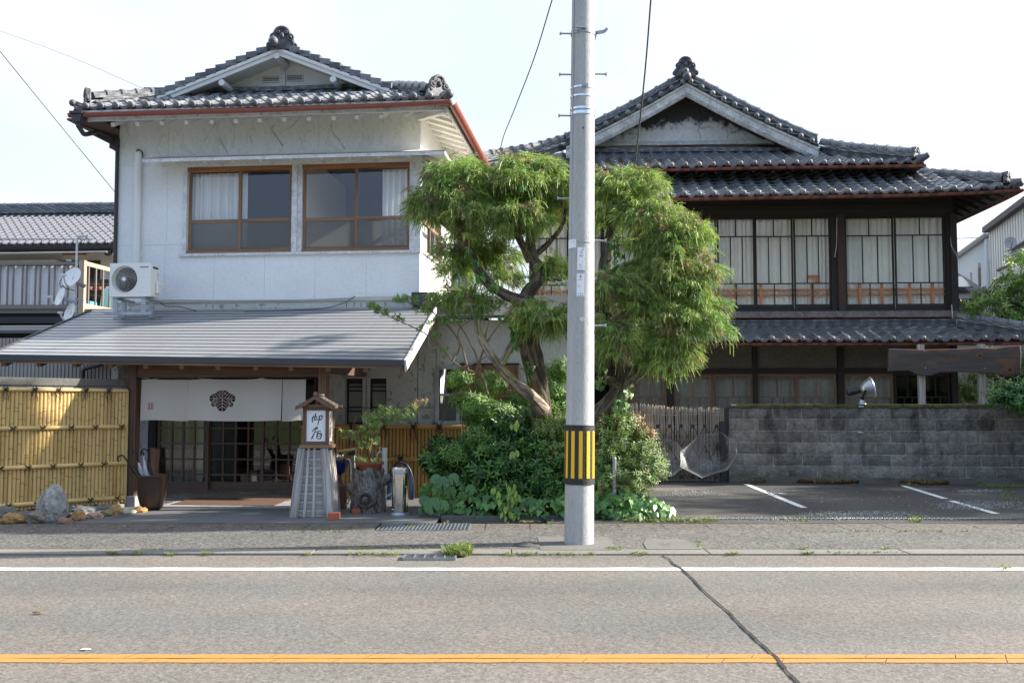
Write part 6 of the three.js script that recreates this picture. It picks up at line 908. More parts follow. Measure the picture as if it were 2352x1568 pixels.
// ---------- lantern sign ----------
{
  const KF = new Frame(at(713, 1190, 13.35), -1.5 * D2R), t = thing('lantern_sign', 'tall grey timber lantern sign with brush lettering and shingled roof before the entrance', 'lantern sign', KF);
  const K = (x, y, z = 0) => KF.loc(x, y, z), hb = K(713, 1187).y, ht = K(722, 1029, -0.09).y, cx = K(713, 1100).x, W0 = (K(761, 1187).x - K(666, 1187).x) / 2, W1 = (K(756, 1029, -0.09).x - K(690, 1029, -0.09).x) / 2, cz = -W0, xm = (K(761, 1187).x + K(666, 1187).x) / 2;
  const hw = (h) => lerp(W0, W1, (h - hb) / (ht - hb)) - 0.02, face = [V(0, 0, 1), V(1, 0, 0), V(0, 0, -1), V(-1, 0, 0)];
  const pt = (f, u, h, o = 0) => { const w = hw(h) + o, n = face[f], s = V(n.z, 0, -n.x); return V(xm + n.x * w + s.x * u * w, h, cz + n.z * w + s.z * u * w); };
  for (let f = 0; f < 4; f++) {
    const N = 8; for (let i = 0; i < N; i++) { const a = lerp(hb, ht, i / N), b = lerp(hb, ht, (i + 1) / N + 0.02), q = [pt(f, -0.99, a, 0.008), pt(f, 0.99, a, 0.008), pt(f, 0.99, b, -0.004), pt(f, -0.99, b, -0.004)], e = q.map((p) => p.clone().addScaledVector(face[f], -0.014)); put(t, 'weatherboard', merge([swapUV(quadGeo(...q)), quadGeo(e[1], e[0], e[3], e[2]), quadGeo(e[0], e[1], q[1], q[0]), quadGeo(q[3], q[2], e[2], e[3])]), woodG[(i * 3 + f) % 3]); }
    for (const u of f % 2 ? [-0.55, 0, 0.55] : [-0.32, 0.12]) put(t, 'batten', bar(pt(f, u, hb - 0.005, 0.02), pt(f, u * 0.95, ht, 0.014), 0.034, 0.022, face[f]), woodG[1]);
    for (const s of [-1, 1]) { put(t, 'corner_board', bar(pt(f, s * 0.87, hb - 0.012, 0.024), pt(f, s * 0.84, ht, 0.018), 0.085, 0.02, face[f]), woodG[(f + (s > 0 ? 1 : 0)) % 3]); put(t, 'corner_strip', bar(pt(f, s * 0.68, hb - 0.008, 0.021), pt(f, s * 0.6, ht, 0.015), 0.03, 0.018, face[f]), woodG[2]); }
  }
  // glazed lantern box
  const bw = (K(755, 980, cz + 0.19).x - K(694, 980, cz + 0.19).x) / 2, y0 = K(724, 1024, cz + 0.2).y, y1 = K(724, 937, cz + 0.2).y, xc = (K(755, 980, cz + 0.19).x + K(694, 980, cz + 0.19).x) / 2, ps = 0.05;
  put(t, 'ledge', box(xc - bw - 0.035, xc + bw + 0.035, y0 - 0.03, y0 + 0.015, cz - bw - 0.035, cz + bw + 0.035, { along: 'x', r: 0.006 }), M.woodWorn); put(t, 'ledge', box(xc - bw - 0.01, xc + bw + 0.01, y0 - 0.055, y0 - 0.03, cz - bw - 0.01, cz + bw + 0.01), M.woodDark);
  const post = mat({ map: T.woodWorn, rgb: [0.52, 0.54, 0.56], roughness: 0.8 });
  for (const a of [-1, 1]) for (const b of [-1, 1]) put(t, 'box_post', box(xc + a * (bw - ps / 2) - ps / 2, xc + a * (bw - ps / 2) + ps / 2, y0 + 0.015, y1, cz + b * (bw - ps / 2) - ps / 2, cz + b * (bw - ps / 2) + ps / 2, { r: 0.004 }), post);
  for (const [ya, yb] of [[y0 + 0.015, y0 + 0.06], [y1 - 0.03, y1]]) for (const b of [-1, 1]) { put(t, 'box_rail', box(xc - bw + ps, xc + bw - ps, ya, yb, cz + b * (bw - 0.012) - 0.01, cz + b * (bw - 0.012) + 0.01, { along: 'x' }), post); put(t, 'box_rail', box(xc + b * (bw - 0.012) - 0.01, xc + b * (bw - 0.012) + 0.01, ya, yb, cz - bw + ps, cz + bw - ps), post); }
  const brush = (c, pts, w0) => { const w = w0 * 1.45; c.lineCap = c.lineJoin = 'round'; c.fillStyle = '#131214'; const n = 26; for (let i = 0; i <= n * (pts.length - 1); i++) { const k = Math.min(pts.length - 2, Math.floor(i / n)), u = i / n - k, g = pts[Math.max(0, k - 1)], a = pts[k], b = pts[k + 1], d = pts[Math.min(pts.length - 1, k + 2)], cr = (q) => 0.5 * (2 * a[q] + (b[q] - g[q]) * u + (2 * g[q] - 5 * a[q] + 4 * b[q] - d[q]) * u * u + (3 * a[q] - g[q] - 3 * b[q] + d[q]) * u * u * u), s = i / n / (pts.length - 1); c.beginPath(); c.ellipse(cr(0), cr(1), w * (0.62 + 0.5 * Math.sin(Math.PI * Math.min(1, s * 1.25 + 0.1))) * 0.5, w * 0.4, -0.6, 0, 7); c.fill(); } };
  const front = canvasTex(416, 718, (c, w, h) => {
    c.fillStyle = '#f2f2f4'; c.fillRect(0, 0, w, h); c.save(); c.scale(2, 2); c.translate(-267, -278);
    for (const [p, q] of [[[[343, 338], [334, 356], [324, 372]], 7], [[[338, 362], [331, 380], [327, 412], [336, 405]], 8], [[[362, 314], [361, 345], [352, 378], [356, 392]], 9], [[[346, 358], [366, 350], [385, 352]], 7], [[[352, 394], [374, 386], [398, 378]], 8], [[[372, 358], [368, 386]], 6], [[[400, 350], [418, 340], [436, 342], [432, 372], [417, 388], [408, 380]], 10], [[[408, 350], [401, 390], [396, 420], [388, 444]], 9],
      [[[384, 470], [366, 482], [343, 506], [332, 522]], 10], [[[350, 500], [372, 490], [388, 486], [378, 500]], 8], [[[366, 510], [345, 556], [320, 610]], 9], [[[344, 562], [338, 585], [340, 606]], 7], [[[370, 532], [394, 522], [420, 516]], 8], [[[398, 526], [388, 544], [378, 560]], 7], [[[386, 556], [380, 584], [384, 604]], 9], [[[386, 554], [408, 546], [427, 552], [428, 580], [420, 606]], 12], [[[388, 578], [418, 574]], 7], [[[386, 604], [406, 606], [420, 606]], 9]]) brush(c, p, q); c.restore();
  });
  const side = canvasTex(300, 718, (c, w, h) => { c.fillStyle = '#f2f2f4'; c.fillRect(0, 0, w, h); for (const [p, q] of [[[[110, 70], [130, 90]], 18], [[[190, 60], [170, 120], [130, 160]], 16], [[[100, 140], [160, 130], [200, 150]], 14], [[[120, 190], [180, 180]], 14], [[[150, 230], [140, 280], [190, 270]], 16], [[[110, 320], [170, 300], [130, 360]], 18], [[[130, 420], [190, 400], [140, 470], [180, 480]], 18], [[[170, 380], [150, 520]], 16], [[[110, 560], [180, 540], [190, 600], [120, 640]], 20], [[[150, 550], [140, 650]], 16]]) brush(c, p, q); });
  const paper = (m) => mat({ map: m, roughness: 0.45, transmission: 0.12, thickness: 0 }), px = bw - ps, ya = y0 + 0.06, yb = y1 - 0.03;
  const pf = new THREE.PlaneGeometry(2 * px, yb - ya); put(t, 'lettered_panel', pf, paper(front), V(xc, (ya + yb) / 2, cz + bw - 0.018)); const pb = put(t, 'blank_panel', pf, M.white, V(xc, (ya + yb) / 2, cz - bw + 0.018)); pb.rotation.y = Math.PI; const pr = put(t, 'lettered_panel', pf, paper(side), V(xc + bw - 0.018, (ya + yb) / 2, cz)); pr.rotation.y = Math.PI / 2; const pl = put(t, 'blank_panel', pf, M.white, V(xc - bw + 0.018, (ya + yb) / 2, cz)); pl.rotation.y = -Math.PI / 2;
  // gabled shingle roof, ridge running front to back
  const ex = K(768, 937, cz + bw + 0.06).x - xc, ze = cz + bw + 0.07, zb = cz - bw - 0.16, ry = K(719, 909, ze).y, ey = K(671, 934, ze).y, fascia = mat({ map: T.woodWorn, rgb: [0.68, 0.62, 0.60], roughness: 0.75 }), shingle = mat({ map: T.woodGrey, rgb: [0.33, 0.30, 0.27], roughness: 0.95 });
  for (const s of [-1, 1]) {
    const sh = sub(t, 'roof_slope'), N = 6; for (let i = 0; i < N; i++) { const u0 = i / N, u1 = (i + 1) / N + 0.05, A = V(xc + s * ex * (1 - u0), lerp(ey, ry, u0) + 0.014, 0), Bq = V(xc + s * ex * (1 - u1), lerp(ey, ry, u1), 0), M5 = 5; for (let j = 0; j < M5; j++) { const za = lerp(ze - 0.015, zb, j / M5) - 0.002, zc = lerp(ze - 0.015, zb, (j + 1) / M5) + 0.002, l = [V(A.x, A.y + R(-0.003, 0.003), za), V(A.x, A.y, zc), V(Bq.x, Bq.y, zc), V(Bq.x, Bq.y, za)]; put(sh, 'shingle', slab(...l, 0.012), shingle); } }
    const arch = []; for (let i = 0; i <= 8; i++) { const u = i / 8; arch.push([xc + s * ex * (1 - u) * 1.0, lerp(ey, ry, u) - 0.002]); } const low = []; for (let i = 8; i >= 0; i--) { const u = i / 8; low.push([xc + s * ex * (1 - u), lerp(ey, ry, u) - 0.045 - 0.012 * Math.sin(Math.PI * u)]); } put(sh, 'barge_board', shapeGeo([...arch, ...low], 0.022).translate(0, 0, ze - 0.012), fascia); put(sh, 'barge_board', shapeGeo([...arch, ...low], 0.022).translate(0, 0, zb - 0.01), fascia);
    put(sh, 'roof_lining', slab(V(xc + s * ex, ey - 0.004, ze - 0.015), V(xc + s * ex, ey - 0.004, zb), V(xc, ry - 0.004, zb), V(xc, ry - 0.004, ze - 0.015), 0.012), fascia);
  }
  put(t, 'gable_beam', box(xc - bw - 0.045, xc + bw + 0.045, y1, y1 + 0.05, cz + bw - 0.03, cz + bw + 0.02, { along: 'x' }), fascia); put(t, 'gable_strut', box(xc - 0.012, xc + 0.03, y1 + 0.05, ry - 0.06, cz + bw - 0.02, cz + bw + 0.005), fascia); put(t, 'gable_back', shapeGeo([[xc - bw, y1 + 0.05], [xc + bw, y1 + 0.05], [xc, ry - 0.03]], 0.01).translate(0, 0, cz + bw - 0.05), M.woodDark);
  put(t, 'ridge_board', box(xc - 0.03, xc + 0.03, ry + 0.002, ry + 0.03, zb - 0.02, ze - 0.1), shingle); put(t, 'ridge_knob', rod(V(xc, ry + 0.004, ze - 0.03), V(xc, ry + 0.055, ze - 0.03), 0.03, 0.025, 10), fascia);
  for (const [x, z] of [[K(681, 1190).x, -0.05], [K(748, 1190).x, -0.03], [K(681, 1190).x, 2 * cz + 0.08]]) { const c = sub(t, 'caster'); put(c, 'wheel', new THREE.CylinderGeometry(0.04, 0.04, 0.025, 16).rotateZ(Math.PI / 2).translate(x, 0.058, z), M.black); put(c, 'fork', box(x - 0.024, x + 0.024, 0.06, hb + 0.005, z - 0.015, z + 0.015), M.zinc); }
  const br = thing('brick_block', 'orange clay block under the right rear corner of the lantern sign', 'brick', at(766, 1188, 13.12)); br.position.y = 0.018; put(br, 'block', box(-0.068, 0.068, 0, 0.085, -0.1, 0.08, { r: 0.006 }), M.brick);
}
// ---------- stump, pot, tap, ash bin, umbrella jar, mat ----------
{
  const p = at(846, 1180, 14.1); p.y = 0.018; const t = thing('tree_stump', 'grey weathered tree stump with a ringed hollow knot under the potted maple', 'stump', p), s = 14.1 / F;
  const H = 97 * s, g = new THREE.CylinderGeometry(35 * s, 39 * s, H, 40, 22, true); const q = g.attributes.position, u = g.attributes.uv;
  for (let i = 0; i < q.count; i++) { let x = q.getX(i), y = q.getY(i), z = q.getZ(i); const a = Math.atan2(z, x), h = y / H + 0.5; let k = 1 + 0.14 * (fbm(a / 6.283 + 0.5, h, 7, 3, 4, 501) - 0.5) * 2; k += 0.28 * Math.exp(-((h - 0.36) ** 2) / 0.03 - ((a - 1.62) ** 2) / 0.25); k += 0.35 * Math.exp(-((h - 0.55) ** 2) / 0.02 - ((Math.abs(a) - 3.05) ** 2) / 0.06); k += 0.06 * (1 - h); const f = i % 41 === 40 ? 0 : 0; q.setXYZ(i, x * k, y + H / 2 + (h > 0.97 ? 0.03 * Math.sin(a * 5 + 1) : 0), z * k); u.setXY(i, (a / 6.283 + 0.5) * 2, h * 0.6); }
  g.computeVertexNormals(); put(t, 'trunk', g, M.stump); put(t, 'cut_top', new THREE.CylinderGeometry(36 * s, 36 * s, 0.02, 30).translate(0, H - 0.03, 0), M.stump);
  const kx = 0, ky = (1180 - 1147.6) * s, kz = 39 * s * 1.2; const ring = (r, tr, z) => new THREE.TorusGeometry(r, tr, 8, 28).translate(kx, ky, z); put(t, 'knot', merge([new THREE.SphereGeometry(23 * s, 24, 16).scale(1, 1, 0.75).translate(kx, ky, kz - 0.06), ring(15.5 * s, 0.026, kz + 0.012)]), M.stump); put(t, 'knot_hollow', merge([ring(11 * s, 0.014, kz + 0.045), new THREE.CylinderGeometry(10 * s, 8 * s, 0.02, 20).rotateX(Math.PI / 2).translate(kx, ky, kz + 0.03)]), mat({ rgb: [0.05, 0.035, 0.025], roughness: 0.8 })); put(t, 'pith', rod(V(0.0, ky - 0.01, kz + 0.03), V(0.005, ky - 0.015, kz + 0.075), 0.02, 0.014, 9), M.stump);
  put(t, 'branch_stub', limb([V(24 * s, 66 * s, 0.02), V(42 * s, 74 * s, 0.02), V(51 * s, 78 * s, 0.02)], [0.11, 0.07, 0.055], 10, 9, 0.2, 9), M.stump); put(t, 'brick_wedge', box(-0.19, -0.07, 0, 0.06, 0.16, 0.28, { r: 0.008 }), M.brick);
  const pt = at(850, 1087, 14.1), pot = thing('plant_pot', 'terracotta bowl pot holding the small maple on top of the stump', 'plant pot', pt);
  put(pot, 'bowl', lathe([[0, 0.003], [20 * s, 0], [21 * s, 0.005], [27.5 * s, 19 * s], [27.8 * s, 19.5 * s], [31 * s, 20 * s], [31.5 * s, 27 * s], [29.5 * s, 27 * s], [28.5 * s, 21 * s]], 32), M.clay); put(pot, 'soil', new THREE.CylinderGeometry(28.5 * s, 28 * s, 0.01, 24).translate(0, 23.5 * s, 0), M.earth);
  // tap on a white post
  const tp = at(883, 1087, 14.45), tap = thing('garden_tap', 'chrome garden tap on a white square post behind the terracotta pot', 'tap', V(tp.x, 0.018, tp.z)), th = at(883, 1031, 14.45).y; put(tap, 'post', box(-0.033, 0.033, 0, th, -0.033, 0.033, { r: 0.004 }), M.pvc); put(tap, 'spout', tube([V(-0.03, th - 0.06, 0.0), V(-0.07, th - 0.06, 0.02), V(-0.1, th - 0.085, 0.03), V(-0.105, th - 0.13, 0.03), V(-0.115, th - 0.17, 0.03)], 0.013, 16, 8), M.steel); put(tap, 'handle', merge([rod(V(-0.07, th - 0.06, 0.02), V(-0.07, th + 0.005, 0.02), 0.01), rod(V(-0.105, th + 0.008, 0.02), V(-0.035, th + 0.008, 0.02), 0.008)]), M.steel); put(tap, 'hose_end', tube([V(-0.115, th - 0.07, 0.03), V(-0.15, th - 0.05, 0.03), V(-0.17, th - 0.1, 0.03), V(-0.17, th - 0.14, 0.03)], 0.014, 12, 7), mat({ rgb: [0.13, 0.28, 0.24], roughness: 0.5 }));
  // dark junction box on a post
  const jb = at(811, 1087, 14.75), jt = thing('junction_box', 'small black box on a grey stake between the blue basin and the maple', 'box', V(jb.x, 0.018, jb.z)), jh = at(808, 1031, 14.75).y, jl = at(808, 1048, 14.75).y; put(jt, 'stake', bar(V(0.03, 0, 0), V(-0.01, jl, 0), 0.05, 0.04), M.conc); put(jt, 'case', box(-0.068, 0.04, jl, jh, -0.04, 0.04, { r: 0.006 }), M.darkPlastic); put(jt, 'cord', tube([V(-0.02, jh, 0), V(-0.03, jh + 0.2, -0.02), V(-0.01, jh + 0.35, -0.03), V(0.03, jh + 0.45, -0.05)], 0.006, 14, 4), M.cord);
  // blue basin on its stand, bamboo spout, steel ladle bowl, white hose
  const bp = at(779, 1170, 14.5), bas = thing('water_basin', 'deep blue glazed water basin with bamboo spout half hidden behind the lantern sign', 'basin', V(bp.x, 0.018, bp.z)), by = at(779, 1092, 14.5).y, bt = at(779, 1060, 14.5).y;
  put(bas, 'bowl', lathe([[0, by], [0.05, by], [0.1, by + 0.05], [0.125, bt - 0.02], [0.13, bt], [0.12, bt], [0.1, by + 0.07]], 26), mat({ rgb: [0.008, 0.022, 0.115], roughness: 0.18 })); put(bas, 'stand', lathe([[0.11, 0], [0.1, 0.3], [0.07, 0.34], [0.045, 0.36], [0.045, by]], 18), mat({ rgb: [0.13, 0.06, 0.045], roughness: 0.7 })); put(bas, 'steel_bowl', lathe([[0.0, bt + 0.1], [0.06, bt + 0.095], [0.068, bt + 0.05], [0.06, bt + 0.045]], 22), M.steel); put(bas, 'lid_knob', new THREE.SphereGeometry(0.018, 10, 8).translate(0, bt + 0.112, 0), M.darkPlastic);
  put(bas, 'bamboo_spout', caneGeo(0.26, 0.022, 2).rotateZ(-Math.PI / 2 + 0.14).translate(-0.05, bt + 0.12, -0.12), M.bamboo[3]); put(bas, 'bamboo_pipe', caneGeo(0.16, 0.022, 1).rotateX(Math.PI / 2).rotateZ(0).translate(0.085, bt + 0.02, -0.05), M.bambooAged[0]); put(bas, 'hose', tube([V(0.11, bt + 0.02, 0), V(0.155, bt - 0.02, 0.02), V(0.165, bt - 0.2, 0.02), V(0.165, 0.25, 0.02), V(0.13, 0.08, 0.03), V(0.05, 0.04, 0.04)], 0.011, 30, 7), M.pvc);
  // ash bin and the blue hose behind it
  const ap = at(918, 1182, 13.72), ash = thing('ash_bin', 'tall polished steel cylinder ash bin beside the stump', 'ash bin', V(ap.x, 0.018, ap.z)), k = 13.72 / F; put(ash, 'cylinder', lathe([[18.3 * k, 0.02], [18.5 * k, 93 * k], [18.2 * k, 93 * k]], 36), M.steel); put(ash, 'top_ring', lathe([[18.7 * k, 93 * k], [19.2 * k, 94 * k], [19.2 * k, 103 * k], [18.6 * k, 106 * k], [14 * k, 105 * k], [13.5 * k, 98 * k], [0, 97 * k]], 36), mat({ rgb: [0.6, 0.6, 0.6], roughness: 0.35, metalness: 0.9 })); put(ash, 'base_ring', lathe([[19 * k, 0.035], [20 * k, 0.03], [23 * k, 0.008], [23 * k, 0]], 30), M.zinc); put(ash, 'lock', box(14.5 * k, 17 * k, 61 * k, 65 * k, 9 * k, 13 * k, { r: 0.003 }), M.zinc); put(ash, 'label', box(-17 * k, -10 * k, 12 * k, 14 * k, 13 * k, 13.6 * k), M.white);
  const hs = thing('garden_hose', 'dark blue hose hung in a loop on the bamboo fence behind the steel ash bin', 'hose', V(at(920, 1100, 15.9).x, 0, at(920, 1100, 15.9).z)), hy = at(920, 1060, 15.9).y, blue = mat({ rgb: [0.012, 0.035, 0.075], roughness: 0.4 });
  for (let i = 0; i < 4; i++) { const w = 0.15 + 0.02 * i, b = 0.62 - 0.04 * i; const l = []; for (let j = 0; j <= 16; j++) { const a = j / 16 * 2 * Math.PI; l.push(V(w * Math.sin(a) * (1 + 0.15 * Math.cos(a)), hy - b + b * Math.cos(a), 0.02 * i)); } put(hs, 'hose_loop', tube(l, 0.012, 50, 6), blue); } put(hs, 'hose_end', tube([V(-0.1, 0.14, 0.1), V(-0.3, 0.04, 1.7), V(-0.22, 0.04, 1.9), V(-0.15, 0.06, 1.85)], 0.015, 20, 6), blue);
  // umbrella jar
  const jp = at(347, 1172, 14.35), jar = thing('umbrella_jar', 'brown glazed ceramic jar holding umbrellas by the left porch post', 'jar', V(jp.x, 0.03, jp.z)), m = 14.35 / F; put(jar, 'jar', lathe([[0, 0.0], [22 * m, 0], [25 * m, 6 * m], [31 * m, 30 * m], [34.5 * m, 60 * m], [35 * m, 72 * m], [37 * m, 74.5 * m], [37 * m, 77 * m], [34.5 * m, 77.5 * m], [33 * m, 72 * m], [31 * m, 40 * m], [20 * m, 6 * m], [0, 5 * m]], 40), M.glaze);
  const P = (x, y, dz = 0) => { const a = at(x, y, 14.35 + dz); return V(a.x - jp.x, a.y - 0.03, a.z - jp.z); }, hook = (q, r) => tube(q, r, 22, 7), clear = mat({ rgb: [0.78, 0.79, 0.82], transmission: 0.55, thickness: 0, roughness: 0.25 });
  const um = (name, label, hp, sh, body, mt, shm) => { const u = thing(name, label, 'umbrella', V(jp.x, 0.03, jp.z)); put(u, 'handle', hook(hp, 0.011), M.black); put(u, 'shaft', rod(sh[0], sh[1], 0.006), shm ?? M.darkMetal); put(u, 'canopy', limb(body, [0.012, 0.032, 0.036, 0.03], 16, 8, 0.25, hp.length), mt); return u; };
  um('umbrella', 'closed black umbrella leaning farthest left in the brown jar', [P(272, 1061), P(269, 1052), P(275, 1046), P(283, 1047), P(292, 1060)], [P(292, 1060), P(298, 1066)], [P(297, 1065), P(306, 1077), P(318, 1094), P(330, 1112, 0.05)], M.black);
  um('clear_umbrella', 'closed clear plastic umbrella with slim hook, left of the two clear ones in the jar', [P(304, 1044, 0.1), P(303, 1038, 0.1), P(307, 1036, 0.1), P(312, 1041, 0.1), P(316, 1058, 0.1)], [P(316, 1058, 0.1), P(318, 1064, 0.1)], [P(317, 1062, 0.06), P(322, 1078, 0.05), P(327, 1096, 0.05), P(332, 1115)], clear);
  um('clear_umbrella', 'closed clear plastic umbrella with white shaft in the middle of the jar', [P(323, 1046, -0.05), P(324, 1040, -0.05), P(327, 1038, -0.05), P(329, 1042, -0.05), P(329, 1046, -0.05)], [P(329, 1040, -0.05), P(330, 1062, -0.05)], [P(330, 1058, -0.05), P(333, 1078, -0.05), P(338, 1098, -0.02), P(340, 1118)], clear, M.white);
  um('umbrella', 'closed black umbrella with large crook on the right side of the jar', [P(323, 1043, 0.05), P(323, 1036, 0.05), P(329, 1031, 0.05), P(337, 1034, 0.05), P(340, 1044, 0.05), P(341, 1059, 0.05)], [P(341, 1059, 0.05), P(342, 1066, 0.05)], [P(341, 1062, 0.05), P(344, 1078, 0.05), P(346, 1096, 0.04), P(344, 1118)], M.black);
  // leaning plank and door mat
  const bd = thing('leaning_board', 'orange-brown board leaning by the lattice door behind the umbrellas', 'board', V(0, 0, 0)); { const A = L(346, 1094, 0.1), Bq = L(362, 1094, 0.1), C2 = L(367, 1028, 0.05), D = L(344, 1028, 0.05), e = [A, Bq, C2, D].map((v) => LF.out(v)); put(bd, 'board', merge([quadGeo(...e), quadGeo(...e.map((v) => v.clone().add(V(-0.006, 0, -0.03))))]), M.woodOrange); put(bd, 'hook', LF ? rod(LF.out(L(354, 1030, 0.09)), LF.out(L(367, 1028, 0.12)), 0.008) : null, M.black); }
  const ms = [[391, 1161], [628, 1164], [668, 1147.5], [452, 1144.5]].map(([x, y]) => gnd(x, y, 0.03)), dm = thing('door_mat', 'flat rust-brown door mat before the lattice doors', 'mat', V(0, 0, 0)); { const up = ms.map((v) => v.clone().setY(0.052)); put(dm, 'mat', slab(...up, 0.02), M.mat); }
  // rocks along the fence foot
  const rockGeo = (sx, sy, sz, seed, rough = 0.35) => { const g = new THREE.IcosahedronGeometry(1, 4), q = g.attributes.position; for (let i = 0; i < q.count; i++) { const x = q.getX(i), y = q.getY(i), z = q.getZ(i), n = fbm(x * 0.25 + 0.5, y * 0.25 + z * 0.17 + 0.5, 9, 9, 4, seed), f = 1 + rough * 2 * (n - 0.5); q.setXYZ(i, x * f * sx, Math.max(-0.75, y) * f * sy, z * f * sz); } g.computeVertexNormals(); return boxUV(g); };
  for (const [x, yb, yt, w, c, label, sd] of [[120, 1203, 1122, 66, [0.30, 0.29, 0.275], 'tall upright grey rock in front of the bamboo fence', 1], [84, 1206, 1175, 46, [0.22, 0.175, 0.14], 'brown rock at the left foot of the tall grey rock', 2], [30, 1206, 1180, 52, [0.34, 0.20, 0.075], 'orange-brown rock lowest at the left edge of the rock row', 3], [182, 1192, 1164, 64, [0.17, 0.175, 0.18], 'dark grey low rock just right of the tall rock', 4], [147, 1207, 1190, 34, [0.24, 0.15, 0.11], 'small reddish rock before the right foot of the tall rock', 5], [178, 1200, 1175, 32, [0.40, 0.21, 0.09], 'rounded orange rock before the dark grey rock', 6], [213, 1195, 1179, 42, [0.36, 0.25, 0.19], 'flat pinkish rock between the orange and olive rocks', 7], [244, 1190, 1171, 30, [0.25, 0.20, 0.10], 'olive-brown rock in the middle of the row right of the tall rock', 8], [265, 1185, 1162, 26, [0.42, 0.25, 0.10], 'tallest orange-tan rock by the concrete post footing', 9], [294, 1183, 1171, 34, [0.48, 0.42, 0.33], 'pale cream rock near the brown jar', 10], [321, 1181, 1166, 30, [0.40, 0.22, 0.08], 'orange rock nearest the brown jar, last of the row', 11], [10, 1196, 1166, 50, [0.16, 0.155, 0.14], 'dark mossy rock behind the orange-brown rock at the left edge', 12]]) {
    const q = gnd(x, yb), d = -q.z + 0.12, r = thing('rock', label, 'rock', V(at(x, yb, d).x, 0, -d)), h = (yb - yt) * d / F; const o = put(r, 'stone', rockGeo(w / 2 * d / F * 1.02, h / 1.7, Math.min(w / 2 * d / F, 0.2), 510 + sd * 7, sd === 1 ? 0.28 : 0.4), mat({ map: T.rock, rgb: c.map((v) => v * 1.25), bumpMap: T.bRough, bumpScale: 0.012, roughness: 0.95 })); o.position.y = h * 0.42; o.rotation.y = sd; r.name = r.name; 
  }
  const peb = thing('gravel', 'white pebbles scattered between the rocks at the fence foot', 'gravel', V(0, 0, 0)); rnd = RNG(99); const im = new THREE.InstancedMesh(new THREE.IcosahedronGeometry(0.012, 0), mat({ rgb: [0.55, 0.54, 0.52] }), 160), mm = new THREE.Matrix4(); for (let i = 0; i < 160; i++) { const q = gnd(R(200, 262), R(1178, 1184)); mm.makeRotationY(R(0, 6)).setPosition(q.x, 0.024, q.z + R(-0.05, 0.05)); im.setMatrixAt(i, mm); } im.name = 'pebbles'; im.userData.kind = 'stuff'; shadow(im); peb.add(im); peb.userData.kind = 'stuff';
}
// ---------- clear umbrellas drying by the gate ----------
{
  const open = (label, rim, hub, sag, frame) => {   // rim: pixel outline; hub: pixel of the crown
    const t = thing('open_umbrella', label, 'umbrella', frame), o = frame, n = rim.length, R3 = rim.map(([x, y, z]) => o.loc(x, y, z)), Hb = o.loc(...hub), P = [], I = [], K = 7; const ribs = [];
    const arc = (a, k) => { const u = k / K, p = Hb.clone().lerp(a, u); const c = R3.reduce((s, v) => s.add(v), V(0, 0, 0)).multiplyScalar(1 / n), ax = c.clone().sub(Hb).multiplyScalar(-1); return p.addScaledVector(ax, 0.33 * Math.sin(Math.PI * u * 0.95)); };
    for (let i = 0; i < n; i++) { for (let k = 0; k <= K; k++) { const p = arc(R3[i], k); P.push(p.x, p.y, p.z); } ribs.push(tube([0, 2, 4, 6, 7].map((k) => arc(R3[i], k)), 0.003, 12, 4)); }
    for (let i = 0; i < n; i++) for (let k = 0; k < K; k++) { const a = i * (K + 1) + k, b = ((i + 1) % n) * (K + 1) + k; I.push(a, a + 1, b + 1, a, b + 1, b); }
    const g = new THREE.BufferGeometry(); g.setAttribute('position', new THREE.Float32BufferAttribute(P, 3)); g.setIndex(I); g.computeVertexNormals(); g.setAttribute('uv', new THREE.Float32BufferAttribute(P.flatMap((v, i) => i % 3 === 2 ? [] : [v]), 2)); put(t, 'canopy', g, M.vinyl);
    for (const r of ribs) put(t, 'rib', r, M.zinc); const c = R3.reduce((s, v) => s.add(v), V(0, 0, 0)).multiplyScalar(1 / n), ax = c.clone().sub(Hb).normalize();
    put(t, 'shaft', rod(Hb.clone().addScaledVector(ax, -0.05), Hb.clone().addScaledVector(ax, 0.78), 0.006), M.zinc); put(t, 'runner', rod(Hb.clone().addScaledVector(ax, 0.2), Hb.clone().addScaledVector(ax, 0.27), 0.014), M.darkPlastic); put(t, 'rim_edge', merge(R3.map((a, i) => tube([a, a.clone().lerp(R3[(i + 1) % n], 0.5).lerp(c, 0.04), R3[(i + 1) % n]], 0.0022, 6, 4))), M.zinc); const hd = Hb.clone().addScaledVector(ax, 0.78); put(t, 'handle', rod(hd, hd.clone().addScaledVector(ax, 0.1), 0.012), M.black);
    for (let i = 0; i < n; i++) put(t, 'stretcher', rod(Hb.clone().addScaledVector(ax, 0.23), arc(R3[i], 4), 0.003, 0.003, 4), M.zinc);
  };
  open('opened clear vinyl umbrella lying against the block wall corner, larger one in front', [[1563, 1036, 0.55], [1607, 999, 0.25], [1657, 992, 0.12], [1693, 1014, 0.25], [1694, 1045, 0.55], [1672, 1077, 0.85], [1612, 1096, 1.0], [1563, 1071, 0.85]].map((q) => [...q]), [1637, 1069, 0.12], 0.1, WF);
  open('opened clear vinyl umbrella half behind the nandina bush, smaller one behind', [[1483, 1010, 0.35], [1517, 1002, 0.15], [1552, 1014, 0.12], [1578, 1040, 0.25], [1574, 1072, 0.5], [1545, 1092, 0.7], [1512, 1100, 0.75], [1484, 1082, 0.6]].map((q) => [...q]), [1530, 1066, 0.1], 0.1, WF);
}
